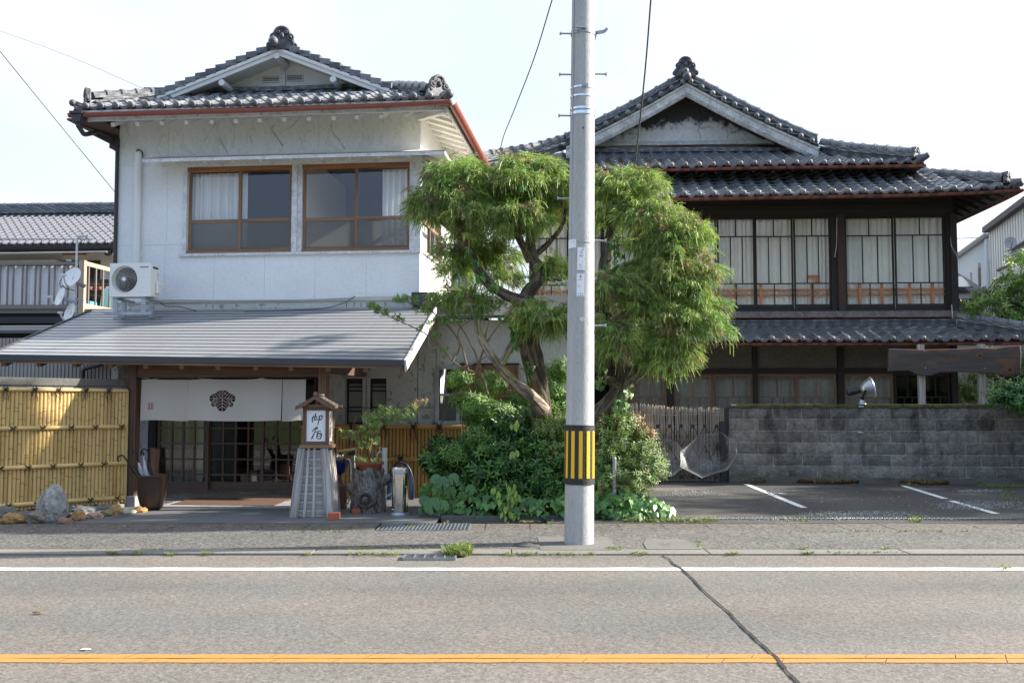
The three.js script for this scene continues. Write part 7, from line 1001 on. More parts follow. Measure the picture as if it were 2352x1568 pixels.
// ---------- utility pole ----------
{
  const b = gnd(1330, 1251), top = at(1340, 0, -b.z), ax = top.clone().sub(V(b.x, 0, b.z)), t = thing('utility_pole', 'tall grey concrete utility pole with a black and yellow guard sleeve', 'utility pole', V(b.x, 0, b.z));
  const H = 9.5, tan = ax.x / ax.y, r0 = 0.16, rr = (y) => r0 - 0.0056 * y, yo = (py, o = 0) => at(1338, py, -b.z - 0.12).y, g = new THREE.CylinderGeometry(rr(H), r0, H, 40, 1), u = g.attributes.uv; for (let i = 0; i < u.count; i++) u.setXY(i, u.getX(i) * 1.0, u.getY(i) * H); g.translate(0, H / 2 + 0.0, 0);
  const P = sub(t, 'pole'); t.remove(P); put(t, 'shaft', g, M.polecon); t.rotation.z = -Math.atan(tan);
  const ring = (y, h, m, th = 0.006, name = 'steel_band') => put(t, name, new THREE.CylinderGeometry(rr(y) + th, rr(y) + th, h, 40, 1, true).translate(0, y, 0), m);
  for (const [p, h] of [[197, 0.02], [217, 0.02], [246, 0.024], [256.5, 0.034]]) ring(yo(p), h, M.band); ring(yo(68), 0.045, M.zinc, 0.008, 'step_bracket_band');
  put(t, 'band_buckle', box(-0.02, 0.05, yo(196) - 0.015, yo(196) + 0.015, rr(5) + 0.005, rr(5) + 0.02), M.zinc); put(t, 'bracket_bolt', merge([box(-0.1, -0.07, yo(66) - 0.03, yo(66) + 0.04, rr(5), rr(5) + 0.03), rod(V(-0.09, yo(65), rr(5) + 0.03), V(0.02, yo(65), rr(5) + 0.02), 0.012)]), M.zinc);
  const bolt = (s, p, long) => { const y = yo(p), r = rr(y); put(t, 'step_bolt', merge([rod(V(s * (r - 0.01), y, 0), V(s * (r + long), y, 0), 0.010, 0.010, 8), rod(V(s * (r + long - 0.008), y, 0), V(s * (r + long + 0.008), y, 0), 0.02, 0.02, 8)]), M.zinc); };
  for (const [s, p] of [[-1, 68], [-1, 163], [1, 161], [-1, 258.5], [-1, 451], [1, 548], [-1, 646], [1, 745]]) bolt(s, p, 0.125);
  { const y = yo(66), r = rr(y); put(t, 'cable_hook', merge([bar(V(r, y, 0), V(r + 0.11, y + 0.02, 0), 0.02, 0.035), bar(V(r + 0.11, y + 0.02, 0), V(r + 0.14, y + 0.055, 0), 0.02, 0.03), bar(V(r + 0.005, y - 0.08, 0), V(r + 0.02, y, 0), 0.012, 0.02)]), M.zinc); }
  put(t, 'mould_seam', box(-0.006, 0.006, 0, H, rr(3) - 0.012, rr(3) + 0.004).applyMatrix4(new THREE.Matrix4().makeRotationY(-0.95)), M.polecon);
  // guard sleeve
  const ya = at(1330, 1115, 10.6).y, yb = at(1330, 978, 10.6).y; put(t, 'guard_sleeve', new THREE.CylinderGeometry(rr(yb) + 0.008, rr(ya) + 0.008, yb - ya, 48, 1, true).translate(0, (ya + yb) / 2, 0), mat({ rgb: [0.022, 0.022, 0.023], roughness: 0.7, bumpMap: T.bFine, bumpScale: 0.004 })); put(t, 'sleeve_edge', merge([ya, yb].map((y) => new THREE.TorusGeometry(rr(y) + 0.004, 0.006, 6, 40).rotateX(Math.PI / 2).translate(0, y, 0))), M.black);
  const s0 = at(1330, 1101, 10.6).y, s1 = at(1330, 990.5, 10.6).y, ym = mat({ rgb: [0.80, 0.47, 0.012], roughness: 0.45 }); for (let k = 0; k < 12; k++) { const a = (-6.5 + 30 * k) * D2R - 7.2 * D2R, q = new THREE.CylinderGeometry(rr(s1) + 0.0115, rr(s0) + 0.0115, s1 - s0, 5, 1, true, a + 7.2 * D2R - 7 * D2R + 0.11, 14 * D2R).translate(0, (s0 + s1) / 2, 0); put(t, 'reflective_stripe', q, ym); }
  // number plates
  const plate = (x0, x1, y0, y1, rot, label, draw) => { const yc = (yo(y0) + yo(y1)) / 2, h = Math.abs(yo(y0) - yo(y1)), w = (x1 - x0) * 10.75 / F, r = rr(yc), xc = ((x0 + x1) / 2 - 1337.5) * 10.75 / F, a = Math.asin(clamp(xc / r, -1, 1)), gp = new THREE.CylinderGeometry(r + 0.006, r + 0.006, h, 10, 1, true, a - w / r / 2 * rot, w / r * rot).translate(0, yc, 0); const o = put(t, 'number_plate', gp, mat({ map: canvasTex(160, Math.round(160 * h / (w * rot)), draw), roughness: 0.4 })); o.userData.label = label; };
  const seg = (c, l) => { c.beginPath(); for (const s of l) { c.moveTo(s[0], s[1]); for (let i = 2; i < s.length; i += 2) c.lineTo(s[i], s[i + 1]); } c.stroke(); };
  plate(1307, 1321, 549, 569, 1.9, 'small white plate reading C 12 near the left edge of the pole', (c, w, h) => { c.fillStyle = '#e9e9ec'; c.fillRect(0, 0, w, h); c.fillStyle = '#333'; c.font = '34px sans-serif'; c.fillText('C 12', 60, 44); });
  plate(1326, 1344.5, 568, 621, 1, 'white plate with the place name and 1 R2 H.26', (c, w, h) => { c.fillStyle = '#f0f1f3'; c.fillRect(0, 0, w, h); c.strokeStyle = '#9a9ca2'; c.lineWidth = 4; c.strokeRect(4, 4, w - 8, h - 8); c.fillStyle = '#222'; c.beginPath(); c.arc(80, 70, 9, 0, 7); c.fill(); c.strokeStyle = '#333'; c.lineWidth = 4; c.beginPath(); c.arc(116, 30, 18, 0, 7); c.stroke(); c.strokeRect(102, 54, 26, 16); c.strokeStyle = '#777'; c.lineWidth = 5; seg(c, [[52, 100, 112, 100], [82, 82, 82, 140], [80, 102, 52, 134], [84, 102, 114, 134], [70, 126, 94, 126], [52, 158, 86, 158, 86, 196, 52, 196, 52, 158], [69, 158, 69, 196], [52, 177, 86, 177], [92, 158, 118, 158], [106, 158, 106, 204, 96, 200]]); c.fillStyle = '#777'; c.font = '56px sans-serif'; c.fillText('1', 92, 318); c.fillText('R2', 38, 382); c.fillStyle = '#555'; c.font = '30px sans-serif'; c.fillText('H.26', 32, 424); c.fillText('6', 72, 452); c.fillStyle = '#444'; for (const y of [70, 236, 400]) { c.fillRect(14, y, 6, 16); c.fillRect(142, y, 6, 16); } });
  plate(1325, 1343.5, 628, 682, 1, 'white plate with a small four-diamond mark, 2 E2 and a date', (c, w, h) => { c.fillStyle = '#f0f1f3'; c.fillRect(0, 0, w, h); c.strokeStyle = '#9a9ca2'; c.lineWidth = 4; c.strokeRect(4, 4, w - 8, h - 8); c.fillStyle = '#1c1c1c'; c.beginPath(); c.arc(80, 28, 10, 0, 7); c.fill(); for (const [x, y] of [[80, 56], [64, 70], [96, 66], [80, 84]]) { c.save(); c.translate(x, y); c.rotate(0.6); c.fillRect(-9, -8, 18, 16); c.restore(); } c.fillRect(62, 100, 40, 3); c.strokeStyle = '#444'; c.lineWidth = 4; seg(c, [[28, 118, 36, 124], [26, 130, 34, 136], [30, 142, 48, 120], [58, 116, 56, 124, 54, 140], [52, 124, 68, 122, 60, 144], [78, 116, 78, 126], [74, 124, 90, 122, 82, 144], [100, 120, 108, 124], [98, 130, 106, 134], [102, 142, 120, 120]]); c.fillStyle = '#555'; c.font = '40px sans-serif'; c.fillText('2', 28, 232); c.fillText('E 2', 26, 280); c.fillStyle = '#222'; c.font = 'bold 26px sans-serif'; c.fillText('18.11.18', 22, 420); c.fillRect(22, 446, 36, 12); c.fillRect(100, 446, 36, 12); c.beginPath(); c.arc(80, 448, 10, 0, 7); c.fill(); });
  { const y = yo(733), r = rr(y), o = put(t, 'round_label', new THREE.CylinderGeometry(0.024, 0.024, 0.003, 18).rotateX(Math.PI / 2).translate(0, y, r + 0.003), M.whiteWorn); put(t, 'plate_strap', new THREE.TorusGeometry(rr(yo(553)) + 0.003, 0.003, 5, 40).rotateX(Math.PI / 2).translate(0, yo(556), 0), M.zinc); }
  { const r = rr(yo(515)), a = Math.asin(clamp(-0.03 / r, -1, 1)); put(t, 'rust_spot', new THREE.CylinderGeometry(0.012, 0.012, 0.002, 12).rotateX(Math.PI / 2).translate(-0.0, yo(294), rr(5) + 0.002), M.rust); }
}
// chain post and its fallen chain
{
  const p = gnd(1412, 1196), t = thing('chain_post', 'thin grey steel post with a chain right of the utility pole', 'post', V(p.x, 0.016, p.z)), h = at(1412, 1056, -p.z).y; put(t, 'post', rod(V(0, 0, 0), V(0, h, 0), 0.028, 0.028, 16), M.zinc); put(t, 'post_cap', new THREE.SphereGeometry(0.028, 14, 6, 0, 7, 0, Math.PI / 2).translate(0, h, 0), M.zinc); put(t, 'collar', new THREE.TorusGeometry(0.031, 0.005, 6, 18).rotateX(Math.PI / 2).translate(0, h - 0.25, 0), M.zinc); put(t, 'shackle', new THREE.TorusGeometry(0.03, 0.006, 6, 14).scale(0.7, 1, 1).translate(0.045, h - 0.17, 0.01), M.steel); put(t, 'padlock', box(0.03, 0.06, h - 0.25, h - 0.21, 0.0, 0.02, { r: 0.004 }), mat({ rgb: [0.25, 0.05, 0.04], roughness: 0.4 }));
  const ch = thing('chain', 'steel chain hanging from the thin post and trailing along the parking lot edge', 'chain', V(p.x, 0.016, p.z)), path = [V(-0.03, h - 0.22, 0.02), V(-0.01, h - 0.4, 0.03), V(0.05, h - 0.62, 0.03), V(0.1, 0.2, 0.02), V(0.17, 0.03, 0.0), V(0.4, 0.014, -0.02), V(1.0, 0.014, 0.03), V(1.8, 0.014, -0.02), V(2.7, 0.014, 0.04), V(3.3, 0.014, 0.0), V(4.3, 0.014, 0.05), V(5.2, 0.014, 0.0)];
  const c = new THREE.CatmullRomCurve3(path), n = 190, link = new THREE.TorusGeometry(0.016, 0.0045, 4, 8).scale(1.35, 0.8, 1), o = new THREE.InstancedMesh(link, M.zinc, n), q = new THREE.Quaternion(), m = new THREE.Matrix4(); for (let i = 0; i < n; i++) { const s = i / n, a = c.getPointAt(s), d = c.getTangentAt(s); q.setFromUnitVectors(V(1, 0, 0), d); q.multiply(new THREE.Quaternion().setFromAxisAngle(V(1, 0, 0), i % 2 ? 1.2 : 0.2)); m.compose(a, q, V(1, 1, 1)); o.setMatrixAt(i, m); } o.name = 'chain_links'; o.userData.kind = 'stuff'; shadow(o); ch.add(o);
}
// ---------- plants ----------
const leafMat = (o = {}) => mat({ rgb: [1, 1, 1], roughness: 0.55, transmission: 0.35, thickness: 0, ...o });
const GM = { thread: leafMat({ roughness: 0.8, transmission: 0.45 }), leaf: leafMat({ roughness: 0.42, transmission: 0.25 }), soft: leafMat({ roughness: 0.6, transmission: 0.4 }), gloss: leafMat({ roughness: 0.45, transmission: 0.25 }) };
const buf = (P, I) => { const g = new THREE.BufferGeometry(); g.setAttribute('position', new THREE.Float32BufferAttribute(P, 3)); g.setIndex(I); g.computeVertexNormals(); return g; };
function threadSpray(seed, n = 15) {   // drooping cord-like shoots
  rnd = RNG(seed); const P = [], I = [];
  const ribbon = (pts, w0, w1) => { const k0 = P.length / 3, n = pts.length, tw = R(0, 3); pts.forEach((p, i) => { const w = lerp(w0, w1, i / (n - 1)), a = tw + i * 0.4, s = V(Math.cos(a) * w, 0.15 * w, Math.sin(a) * w); P.push(p.x + s.x, p.y + s.y, p.z + s.z, p.x - s.x, p.y - s.y, p.z - s.z); if (i) { const k = k0 + 2 * i - 2; I.push(k, k + 1, k + 3, k, k + 3, k + 2); } }); };
  for (let i = 0; i < n; i++) {
    const a = R(-1.1, 1.1), o = V(R(0, 0.16), R(-0.01, 0.03), R(-0.03, 0.03)), len = R(0.07, 0.15), el = R(-0.1, 0.7), g = rnd() < 0.2 ? R(0.16, 0.26) : R(0.05, 0.12), pts = [];
    for (let k = 0; k <= 4; k++) { const t = k / 4; pts.push(V(o.x + Math.cos(a) * Math.cos(el) * len * t, o.y + Math.sin(el) * len * t - g * t * t, o.z + Math.sin(a) * Math.cos(el) * len * t)); } ribbon(pts, 0.0058, 0.003);
    for (let q = 0; q < 3; q++) { const b = pts[1 + (q % 3)], c = b.clone().add(V(R(-0.045, 0.055), R(-0.05, 0.02), R(-0.045, 0.045))); ribbon([b, b.clone().lerp(c, 0.5).add(V(0, 0.006, 0)), c], 0.005, 0.0025); }
  }
  return buf(P, I);
}
function leafShape(P, I, base, dirv, up, len, wid, droop = 0.2, fold = 0.25) {   // a folded pointed leaf
  const d = dirv.clone().normalize(), s = V(0, 0, 0).crossVectors(d, up).normalize(), n = V(0, 0, 0).crossVectors(s, d), k = P.length / 3, add = (t, x, h) => { const p = base.clone().addScaledVector(d, len * t).addScaledVector(s, x * wid).addScaledVector(n, h * wid).add(V(0, -droop * len * t * t, 0)); P.push(p.x, p.y, p.z); };
  add(0, 0, 0); add(0.28, 0.42, fold); add(0.28, -0.42, fold); add(0.3, 0, 0); add(0.65, 0.38, fold); add(0.65, -0.38, fold); add(0.66, 0, 0); add(1, 0, 0);
  for (const [a, b, c] of [[0, 1, 3], [0, 3, 2], [1, 4, 6], [1, 6, 3], [2, 3, 6], [2, 6, 5], [4, 7, 6], [5, 6, 7]]) I.push(k + a, k + b, k + c);
}
function sprig(seed, n, len, wid, o = {}) { rnd = RNG(seed); const P = [], I = [], { stem = 0.08, spread = 1.0, droop = 0.25 } = o; for (let i = 0; i < n; i++) { const a = i * 2.4 + R(-0.3, 0.3), t = i / n, e = lerp(0.1, 1.1, t) * (1 / spread), d = V(Math.cos(a) * Math.cos(e), Math.sin(e), Math.sin(a) * Math.cos(e)); leafShape(P, I, V(0, stem * t, 0), d, UPV, len * R(0.75, 1.1), wid * R(0.8, 1.15), droop); } return buf(P, I); }   // grows along +y
function ivyLeaf(seed) { rnd = RNG(seed); const P = [0, 0, 0], I = [], o = [[0, -0.18], [0.34, -0.3], [0.5, 0.02], [0.3, 0.2], [0.24, 0.42], [0, 0.85], [-0.24, 0.42], [-0.3, 0.2], [-0.5, 0.02], [-0.34, -0.3]]; o.forEach(([x, y]) => P.push(x, y, -0.25 * (x * x) - 0.12 * y * y)); for (let i = 0; i < o.length; i++) I.push(0, 1 + i, 1 + (i + 1) % o.length); return buf(P, I); }
function starLeaf() { const P = [0, 0, 0], I = []; for (let i = 0; i < 5; i++) { const a = (i - 2) * 0.75, k = P.length / 3, l = 1 - 0.12 * Math.abs(i - 2); P.push(Math.sin(a - 0.22) * 0.42 * l, Math.cos(a - 0.22) * 0.42 * l, 0.02, Math.sin(a) * l, Math.cos(a) * l, -0.12, Math.sin(a + 0.22) * 0.42 * l, Math.cos(a + 0.22) * 0.42 * l, 0.02); I.push(0, k, k + 1, 0, k + 1, k + 2); } return buf(P, I); }
// copies of a few shapes as one part per shape
function scatter(parent, name, geos, m, list) { geos.forEach((g, k) => { const mine = list.filter((_, i) => i % geos.length === k); if (!mine.length) return; const o = new THREE.InstancedMesh(g, m, mine.length); mine.forEach((e, i) => { o.setMatrixAt(i, e.m); o.setColorAt(i, e.c); }); o.name = name; o.userData.kind = 'stuff'; shadow(o); parent.add(o); }); }
const xform = (p, xdir, ydir, s) => { const y = ydir.clone().normalize(), x = xdir.clone().addScaledVector(y, -xdir.dot(y)).normalize(), z = V(0, 0, 0).crossVectors(x, y); return new THREE.Matrix4().makeBasis(x.multiplyScalar(s), y.multiplyScalar(s), z.multiplyScalar(s)).setPosition(p); };
const vary = (c, a) => { const k = 1 + R(-a, a); return C(c[0] * k * (1 + R(-0.12, 0.12)), c[1] * k, c[2] * k * (1 + R(-0.2, 0.2))); };
const rsph = () => { const z = R(-1, 1), a = R(0, 6.2832), r = Math.sqrt(1 - z * z); return V(r * Math.cos(a), z, r * Math.sin(a)); };
// fill pads [px, py, rx, ry, depth] with shoots that hang outward, or with sprigs that point outward
function pads(list, o) {
  const out = []; for (const [px, py, rx, ry, d, col] of list) {
    const c = at(px, py, d), sx = rx * d / F, sy = ry * d / F, sz = sx * (o.depth ?? 0.85), n = Math.round(o.k * (rx * ry + 150) / 1000);
    for (let i = 0; i < n; i++) {
      const u = rsph(); if (o.hang && u.y < -0.15 && rnd() < 0.7) u.y *= -1; const s = lerp(o.inner ?? 0.45, 1.02, Math.pow(rnd(), 0.6)), p = V(c.x + u.x * sx * s, c.y + u.y * sy * s, c.z + u.z * sz * s), colr = col ?? o.col; const cc = vary(Array.isArray(colr[0]) ? colr[Math.floor(rnd() * colr.length)] : colr, o.vary ?? 0.3);
      if (p.y < 0.04) p.y = 0.04 + rnd() * 0.05;
      if (o.hang) { const h = V(u.x + R(-0.8, 0.8), R(-0.25, 0.5) + 0.3 * Math.max(0, u.y), u.z + R(-0.8, 0.8)).normalize(); out.push({ m: xform(p, h, V(0, 1, 0).addScaledVector(h, -h.y), R(0.75, 1.3) * (o.s ?? 1)), c: cc }); }
      else { const dirv = V(u.x + R(-0.5, 0.5), u.y + (o.lift ?? 0.35) + R(-0.4, 0.4), u.z + R(-0.5, 0.5)); out.push({ m: xform(p, rsph(), dirv, R(0.75, 1.25) * (o.s ?? 1)), c: cc }); }
    }
  } return out;
}
const px3 = (l) => l.map(([x, y, d]) => at(x, y, d));
{
  const sprays = [1, 2, 3, 4].map((s) => threadSpray(600 + s)), leafTones = [[0.37, 0.48, 0.09], [0.30, 0.42, 0.08], [0.42, 0.51, 0.13], [0.18, 0.32, 0.06], [0.33, 0.45, 0.09], [0.25, 0.39, 0.07], [0.30, 0.44, 0.09], [0.22, 0.35, 0.065], [0.28, 0.20, 0.10]], mid = leafTones, deep = leafTones;  // one leaf palette for every pad; mid and deep are the same colours
  const ivy = [ivyLeaf(1)], ivyOn = (t, l, n, s) => { const L2 = []; for (const [x, y, d, r] of l) for (let i = 0; i < n; i++) { const p = at(x + R(-r, r), y + R(-r, r) * 1.3, d - 0.12 + R(-0.05, 0.05)); L2.push({ m: xform(p, V(R(-1, 1), R(-0.3, 0.3), 0.4), V(R(-0.5, 0.5), -1, 0.4), R(0.7, 1.2) * s), c: vary([0.11, 0.24, 0.04], 0.35) }); } scatter(t, 'ivy_leaves', ivy, GM.leaf, L2); };
  const squeeze = (l) => l.map(([x, y, ...e]) => [1400 + (x - 1400) * (x > 1400 ? 0.89 : 1), y + 9, e[0] * 0.86, e[1] * 0.7, ...e.slice(2)]), back = (l, n) => l.filter((_, i) => i % n === 0).map(([x, y, rx, ry, d, c]) => [x, y + 4, rx * 0.75, ry * 0.75, d + 1.0, mid]);
  // left tree
  const a = thing('weeping_cypress', 'large weeping thread-leaf cypress with bare twisted limbs left of the utility pole', 'tree', V(0, 0, 0)); rnd = RNG(601);
  put(a, 'trunk', limb(px3([[1246, 985, 14.1], [1240, 920, 13.9], [1220, 840, 13.7], [1205, 775, 13.6], [1198, 720, 13.5], [1212, 675, 13.5], [1238, 635, 13.5], [1222, 585, 13.5], [1218, 540, 13.4], [1240, 480, 13.4], [1246, 420, 13.4]]), [0.17, 0.14, 0.12, 0.105, 0.10, 0.10, 0.09, 0.075, 0.06, 0.045, 0.03], 50, 11, 0.16, 1), M.bark);
  put(a, 'trunk', limb(px3([[1252, 960, 14.0], [1246, 880, 13.8], [1232, 800, 13.6], [1226, 745, 13.5]]), [0.10, 0.085, 0.07, 0.05], 24, 9, 0.15, 2), M.bark);
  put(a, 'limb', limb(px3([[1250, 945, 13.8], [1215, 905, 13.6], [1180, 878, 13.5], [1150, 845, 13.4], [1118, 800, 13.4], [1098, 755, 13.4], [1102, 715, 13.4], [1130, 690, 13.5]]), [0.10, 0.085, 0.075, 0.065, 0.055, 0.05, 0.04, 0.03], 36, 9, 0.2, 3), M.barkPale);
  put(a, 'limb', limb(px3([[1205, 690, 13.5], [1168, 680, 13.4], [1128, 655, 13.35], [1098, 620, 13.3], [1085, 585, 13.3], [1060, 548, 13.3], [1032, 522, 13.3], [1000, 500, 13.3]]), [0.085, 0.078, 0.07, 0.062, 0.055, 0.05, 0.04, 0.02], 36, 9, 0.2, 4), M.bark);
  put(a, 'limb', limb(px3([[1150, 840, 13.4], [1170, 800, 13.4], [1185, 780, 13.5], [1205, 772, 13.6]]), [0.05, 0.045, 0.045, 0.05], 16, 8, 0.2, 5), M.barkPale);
  put(a, 'limb', limb(px3([[1218, 600, 13.5], [1190, 545, 13.4], [1160, 500, 13.4], [1130, 440, 13.4]]), [0.055, 0.045, 0.035, 0.02], 20, 8, 0.2, 6), M.bark); put(a, 'limb', limb(px3([[1222, 590, 13.5], [1258, 560, 13.5], [1290, 520, 13.5], [1300, 480, 13.5]]), [0.05, 0.04, 0.03, 0.02], 16, 8, 0.2, 7), M.bark); put(a, 'limb', limb(px3([[1240, 636, 13.5], [1262, 640, 13.5], [1295, 650, 13.5]]), [0.04, 0.03, 0.02], 12, 7, 0.2, 8), M.bark);
  const lp = [[1050, 402, 50, 22, 13.3, leafTones], [1085, 425, 40, 22, 13.3, leafTones], [1030, 430, 34, 18, 13.2, mid], [1175, 398, 44, 20, 13.4, leafTones], [1225, 400, 48, 22, 13.4, leafTones], [1190, 428, 60, 24, 13.2, leafTones], [1250, 440, 36, 20, 13.4, mid], [1288, 432, 26, 24, 13.4, leafTones], [1140, 425, 24, 16, 13.5, mid], [1010, 462, 50, 24, 13.2, leafTones], [975, 485, 22, 14, 13.2, mid], [1000, 495, 36, 20, 13.2, mid], [1055, 470, 34, 24, 13.1, leafTones], [1080, 500, 34, 26, 13.1, leafTones], [1072, 540, 22, 16, 13.2, mid], [1165, 500, 40, 18, 13.1, leafTones], [1205, 505, 44, 20, 13.1, leafTones], [1185, 528, 40, 14, 13.2, mid], [1230, 465, 30, 18, 13.6, deep], [1275, 490, 30, 24, 13.6, deep], [1140, 462, 30, 14, 13.7, deep], [1105, 455, 26, 14, 13.6, deep],
    [1036, 590, 24, 26, 13.7, mid], [1045, 625, 26, 18, 13.8, deep], [1110, 575, 34, 18, 14.3, deep], [1140, 605, 40, 24, 14.4, deep], [1150, 645, 36, 18, 14.4, deep], [1100, 610, 26, 18, 14.2, deep], [1272, 618, 24, 12, 13.6, deep], [1285, 635, 24, 12, 13.6, mid], [1040, 690, 34, 18, 13.6, mid], [1075, 700, 34, 16, 13.5, deep], [1225, 726, 40, 18, 13.2, leafTones], [1262, 735, 40, 20, 13.2, leafTones], [1285, 762, 24, 18, 13.3, mid], [1232, 758, 24, 12, 13.4, mid]];
  scatter(a, 'foliage', sprays, GM.thread, pads([...lp, ...back(lp.slice(0, 20), 1), ...back(lp, 4)], { k: 66, hang: true, col: leafTones, inner: 0.35, vary: 0.4 })); ivyOn(a, [[1090, 600, 13.3, 9], [1100, 640, 13.3, 12], [1130, 660, 13.35, 12], [1210, 700, 13.5, 9], [1185, 760, 13.5, 14], [1180, 790, 13.5, 10], [1215, 850, 13.7, 14], [1075, 580, 13.3, 6]], 11, 0.085);
  // right tree
  const b = thing('weeping_cypress', 'large sunlit weeping thread-leaf cypress right of the utility pole', 'tree', V(0, 0, 0)); rnd = RNG(602);
  put(b, 'trunk', limb(px3([[1350, 1000, 13.9], [1385, 955, 13.8], [1415, 915, 13.7], [1435, 880, 13.6], [1438, 850, 13.6], [1425, 820, 13.6], [1402, 795, 13.6], [1388, 750, 13.5], [1395, 700, 13.5], [1385, 655, 13.5], [1392, 600, 13.4], [1400, 540, 13.4], [1425, 470, 13.4]]), [0.2, 0.18, 0.15, 0.13, 0.12, 0.10, 0.09, 0.09, 0.085, 0.085, 0.07, 0.05, 0.03], 56, 12, 0.18, 11), M.bark);
  put(b, 'limb', limb(px3([[1436, 875, 13.6], [1475, 845, 13.5], [1515, 815, 13.4], [1545, 785, 13.4], [1570, 740, 13.4], [1580, 690, 13.4]]), [0.12, 0.10, 0.085, 0.07, 0.05, 0.03], 30, 10, 0.2, 12), M.bark); put(b, 'limb', limb(px3([[1432, 890, 13.6], [1400, 872, 13.5], [1370, 862, 13.5]]), [0.09, 0.07, 0.06], 14, 9, 0.15, 13), M.bark); put(b, 'limb', limb(px3([[1395, 700, 13.5], [1425, 670, 13.4], [1440, 620, 13.4], [1480, 590, 13.4], [1530, 560, 13.4], [1580, 540, 13.4]]), [0.07, 0.065, 0.055, 0.045, 0.035, 0.02], 28, 9, 0.2, 14), M.bark);
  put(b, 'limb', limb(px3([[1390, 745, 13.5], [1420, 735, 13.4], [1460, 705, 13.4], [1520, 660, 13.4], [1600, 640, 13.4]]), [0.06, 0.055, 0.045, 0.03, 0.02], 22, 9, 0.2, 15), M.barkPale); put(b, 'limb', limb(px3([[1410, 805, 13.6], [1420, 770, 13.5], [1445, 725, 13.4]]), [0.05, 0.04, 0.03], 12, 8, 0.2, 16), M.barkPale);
  const rp = [[1415, 412, 44, 20, 13.4, leafTones], [1470, 405, 44, 18, 13.4, leafTones], [1440, 432, 60, 22, 13.2, leafTones], [1498, 430, 30, 20, 13.2, leafTones], [1385, 440, 30, 30, 13.5, mid], [1400, 475, 36, 24, 13.3, leafTones], [1390, 520, 24, 24, 13.6, deep], [1470, 470, 46, 20, 13.1, leafTones], [1520, 478, 46, 20, 13.1, leafTones], [1490, 502, 60, 22, 13.0, leafTones], [1565, 505, 40, 18, 13.1, leafTones], [1600, 528, 40, 18, 13.1, leafTones], [1555, 535, 50, 20, 13.0, leafTones], [1630, 545, 26, 14, 13.2, mid], [1510, 560, 46, 20, 13.1, mid], [1560, 575, 54, 20, 13.0, leafTones], [1615, 578, 30, 16, 13.1, leafTones], [1500, 605, 40, 20, 13.2, mid], [1560, 615, 50, 18, 13.0, leafTones], [1620, 612, 38, 18, 13.1, leafTones], [1655, 625, 22, 14, 13.2, mid], [1480, 640, 34, 18, 13.3, deep], [1420, 648, 44, 20, 13.0, leafTones], [1450, 672, 42, 22, 13.0, leafTones], [1400, 680, 30, 22, 13.1, mid], [1540, 655, 56, 20, 13.1, leafTones], [1600, 658, 46, 18, 13.1, leafTones], [1570, 690, 46, 18, 13.2, mid], [1630, 685, 40, 18, 13.1, leafTones], [1675, 700, 30, 16, 13.2, leafTones], [1505, 705, 42, 20, 13.1, leafTones], [1555, 722, 50, 20, 13.0, leafTones], [1620, 728, 48, 22, 13.0, leafTones], [1655, 752, 34, 20, 13.1, leafTones], [1600, 762, 46, 22, 13.0, leafTones], [1530, 758, 34, 16, 13.3, deep], [1405, 752, 36, 20, 13.0, leafTones], [1432, 775, 34, 20, 13.0, leafTones], [1390, 790, 26, 20, 13.1, mid], [1420, 808, 30, 16, 13.1, mid], [1545, 795, 44, 18, 13.1, leafTones], [1590, 805, 38, 18, 13.1, leafTones], [1560, 832, 40, 18, 13.1, mid], [1510, 820, 28, 14, 13.3, deep], [1475, 560, 24, 14, 13.8, deep], [1520, 640, 30, 20, 13.8, deep], [1450, 720, 24, 14, 13.8, deep]];
  scatter(b, 'foliage', sprays, GM.thread, pads([...squeeze(rp), ...back(squeeze(rp), 9)], { k: 74, s: 0.92, hang: true, col: leafTones, inner: 0.35, vary: 0.4 })); ivyOn(b, [[1410, 560, 13.3, 14], [1418, 590, 13.3, 16], [1405, 620, 13.3, 12], [1395, 650, 13.4, 8], [1440, 910, 13.5, 16], [1425, 935, 13.5, 14], [1395, 720, 13.4, 10], [1380, 840, 13.5, 14], [1378, 880, 13.5, 12]], 12, 0.085);
}
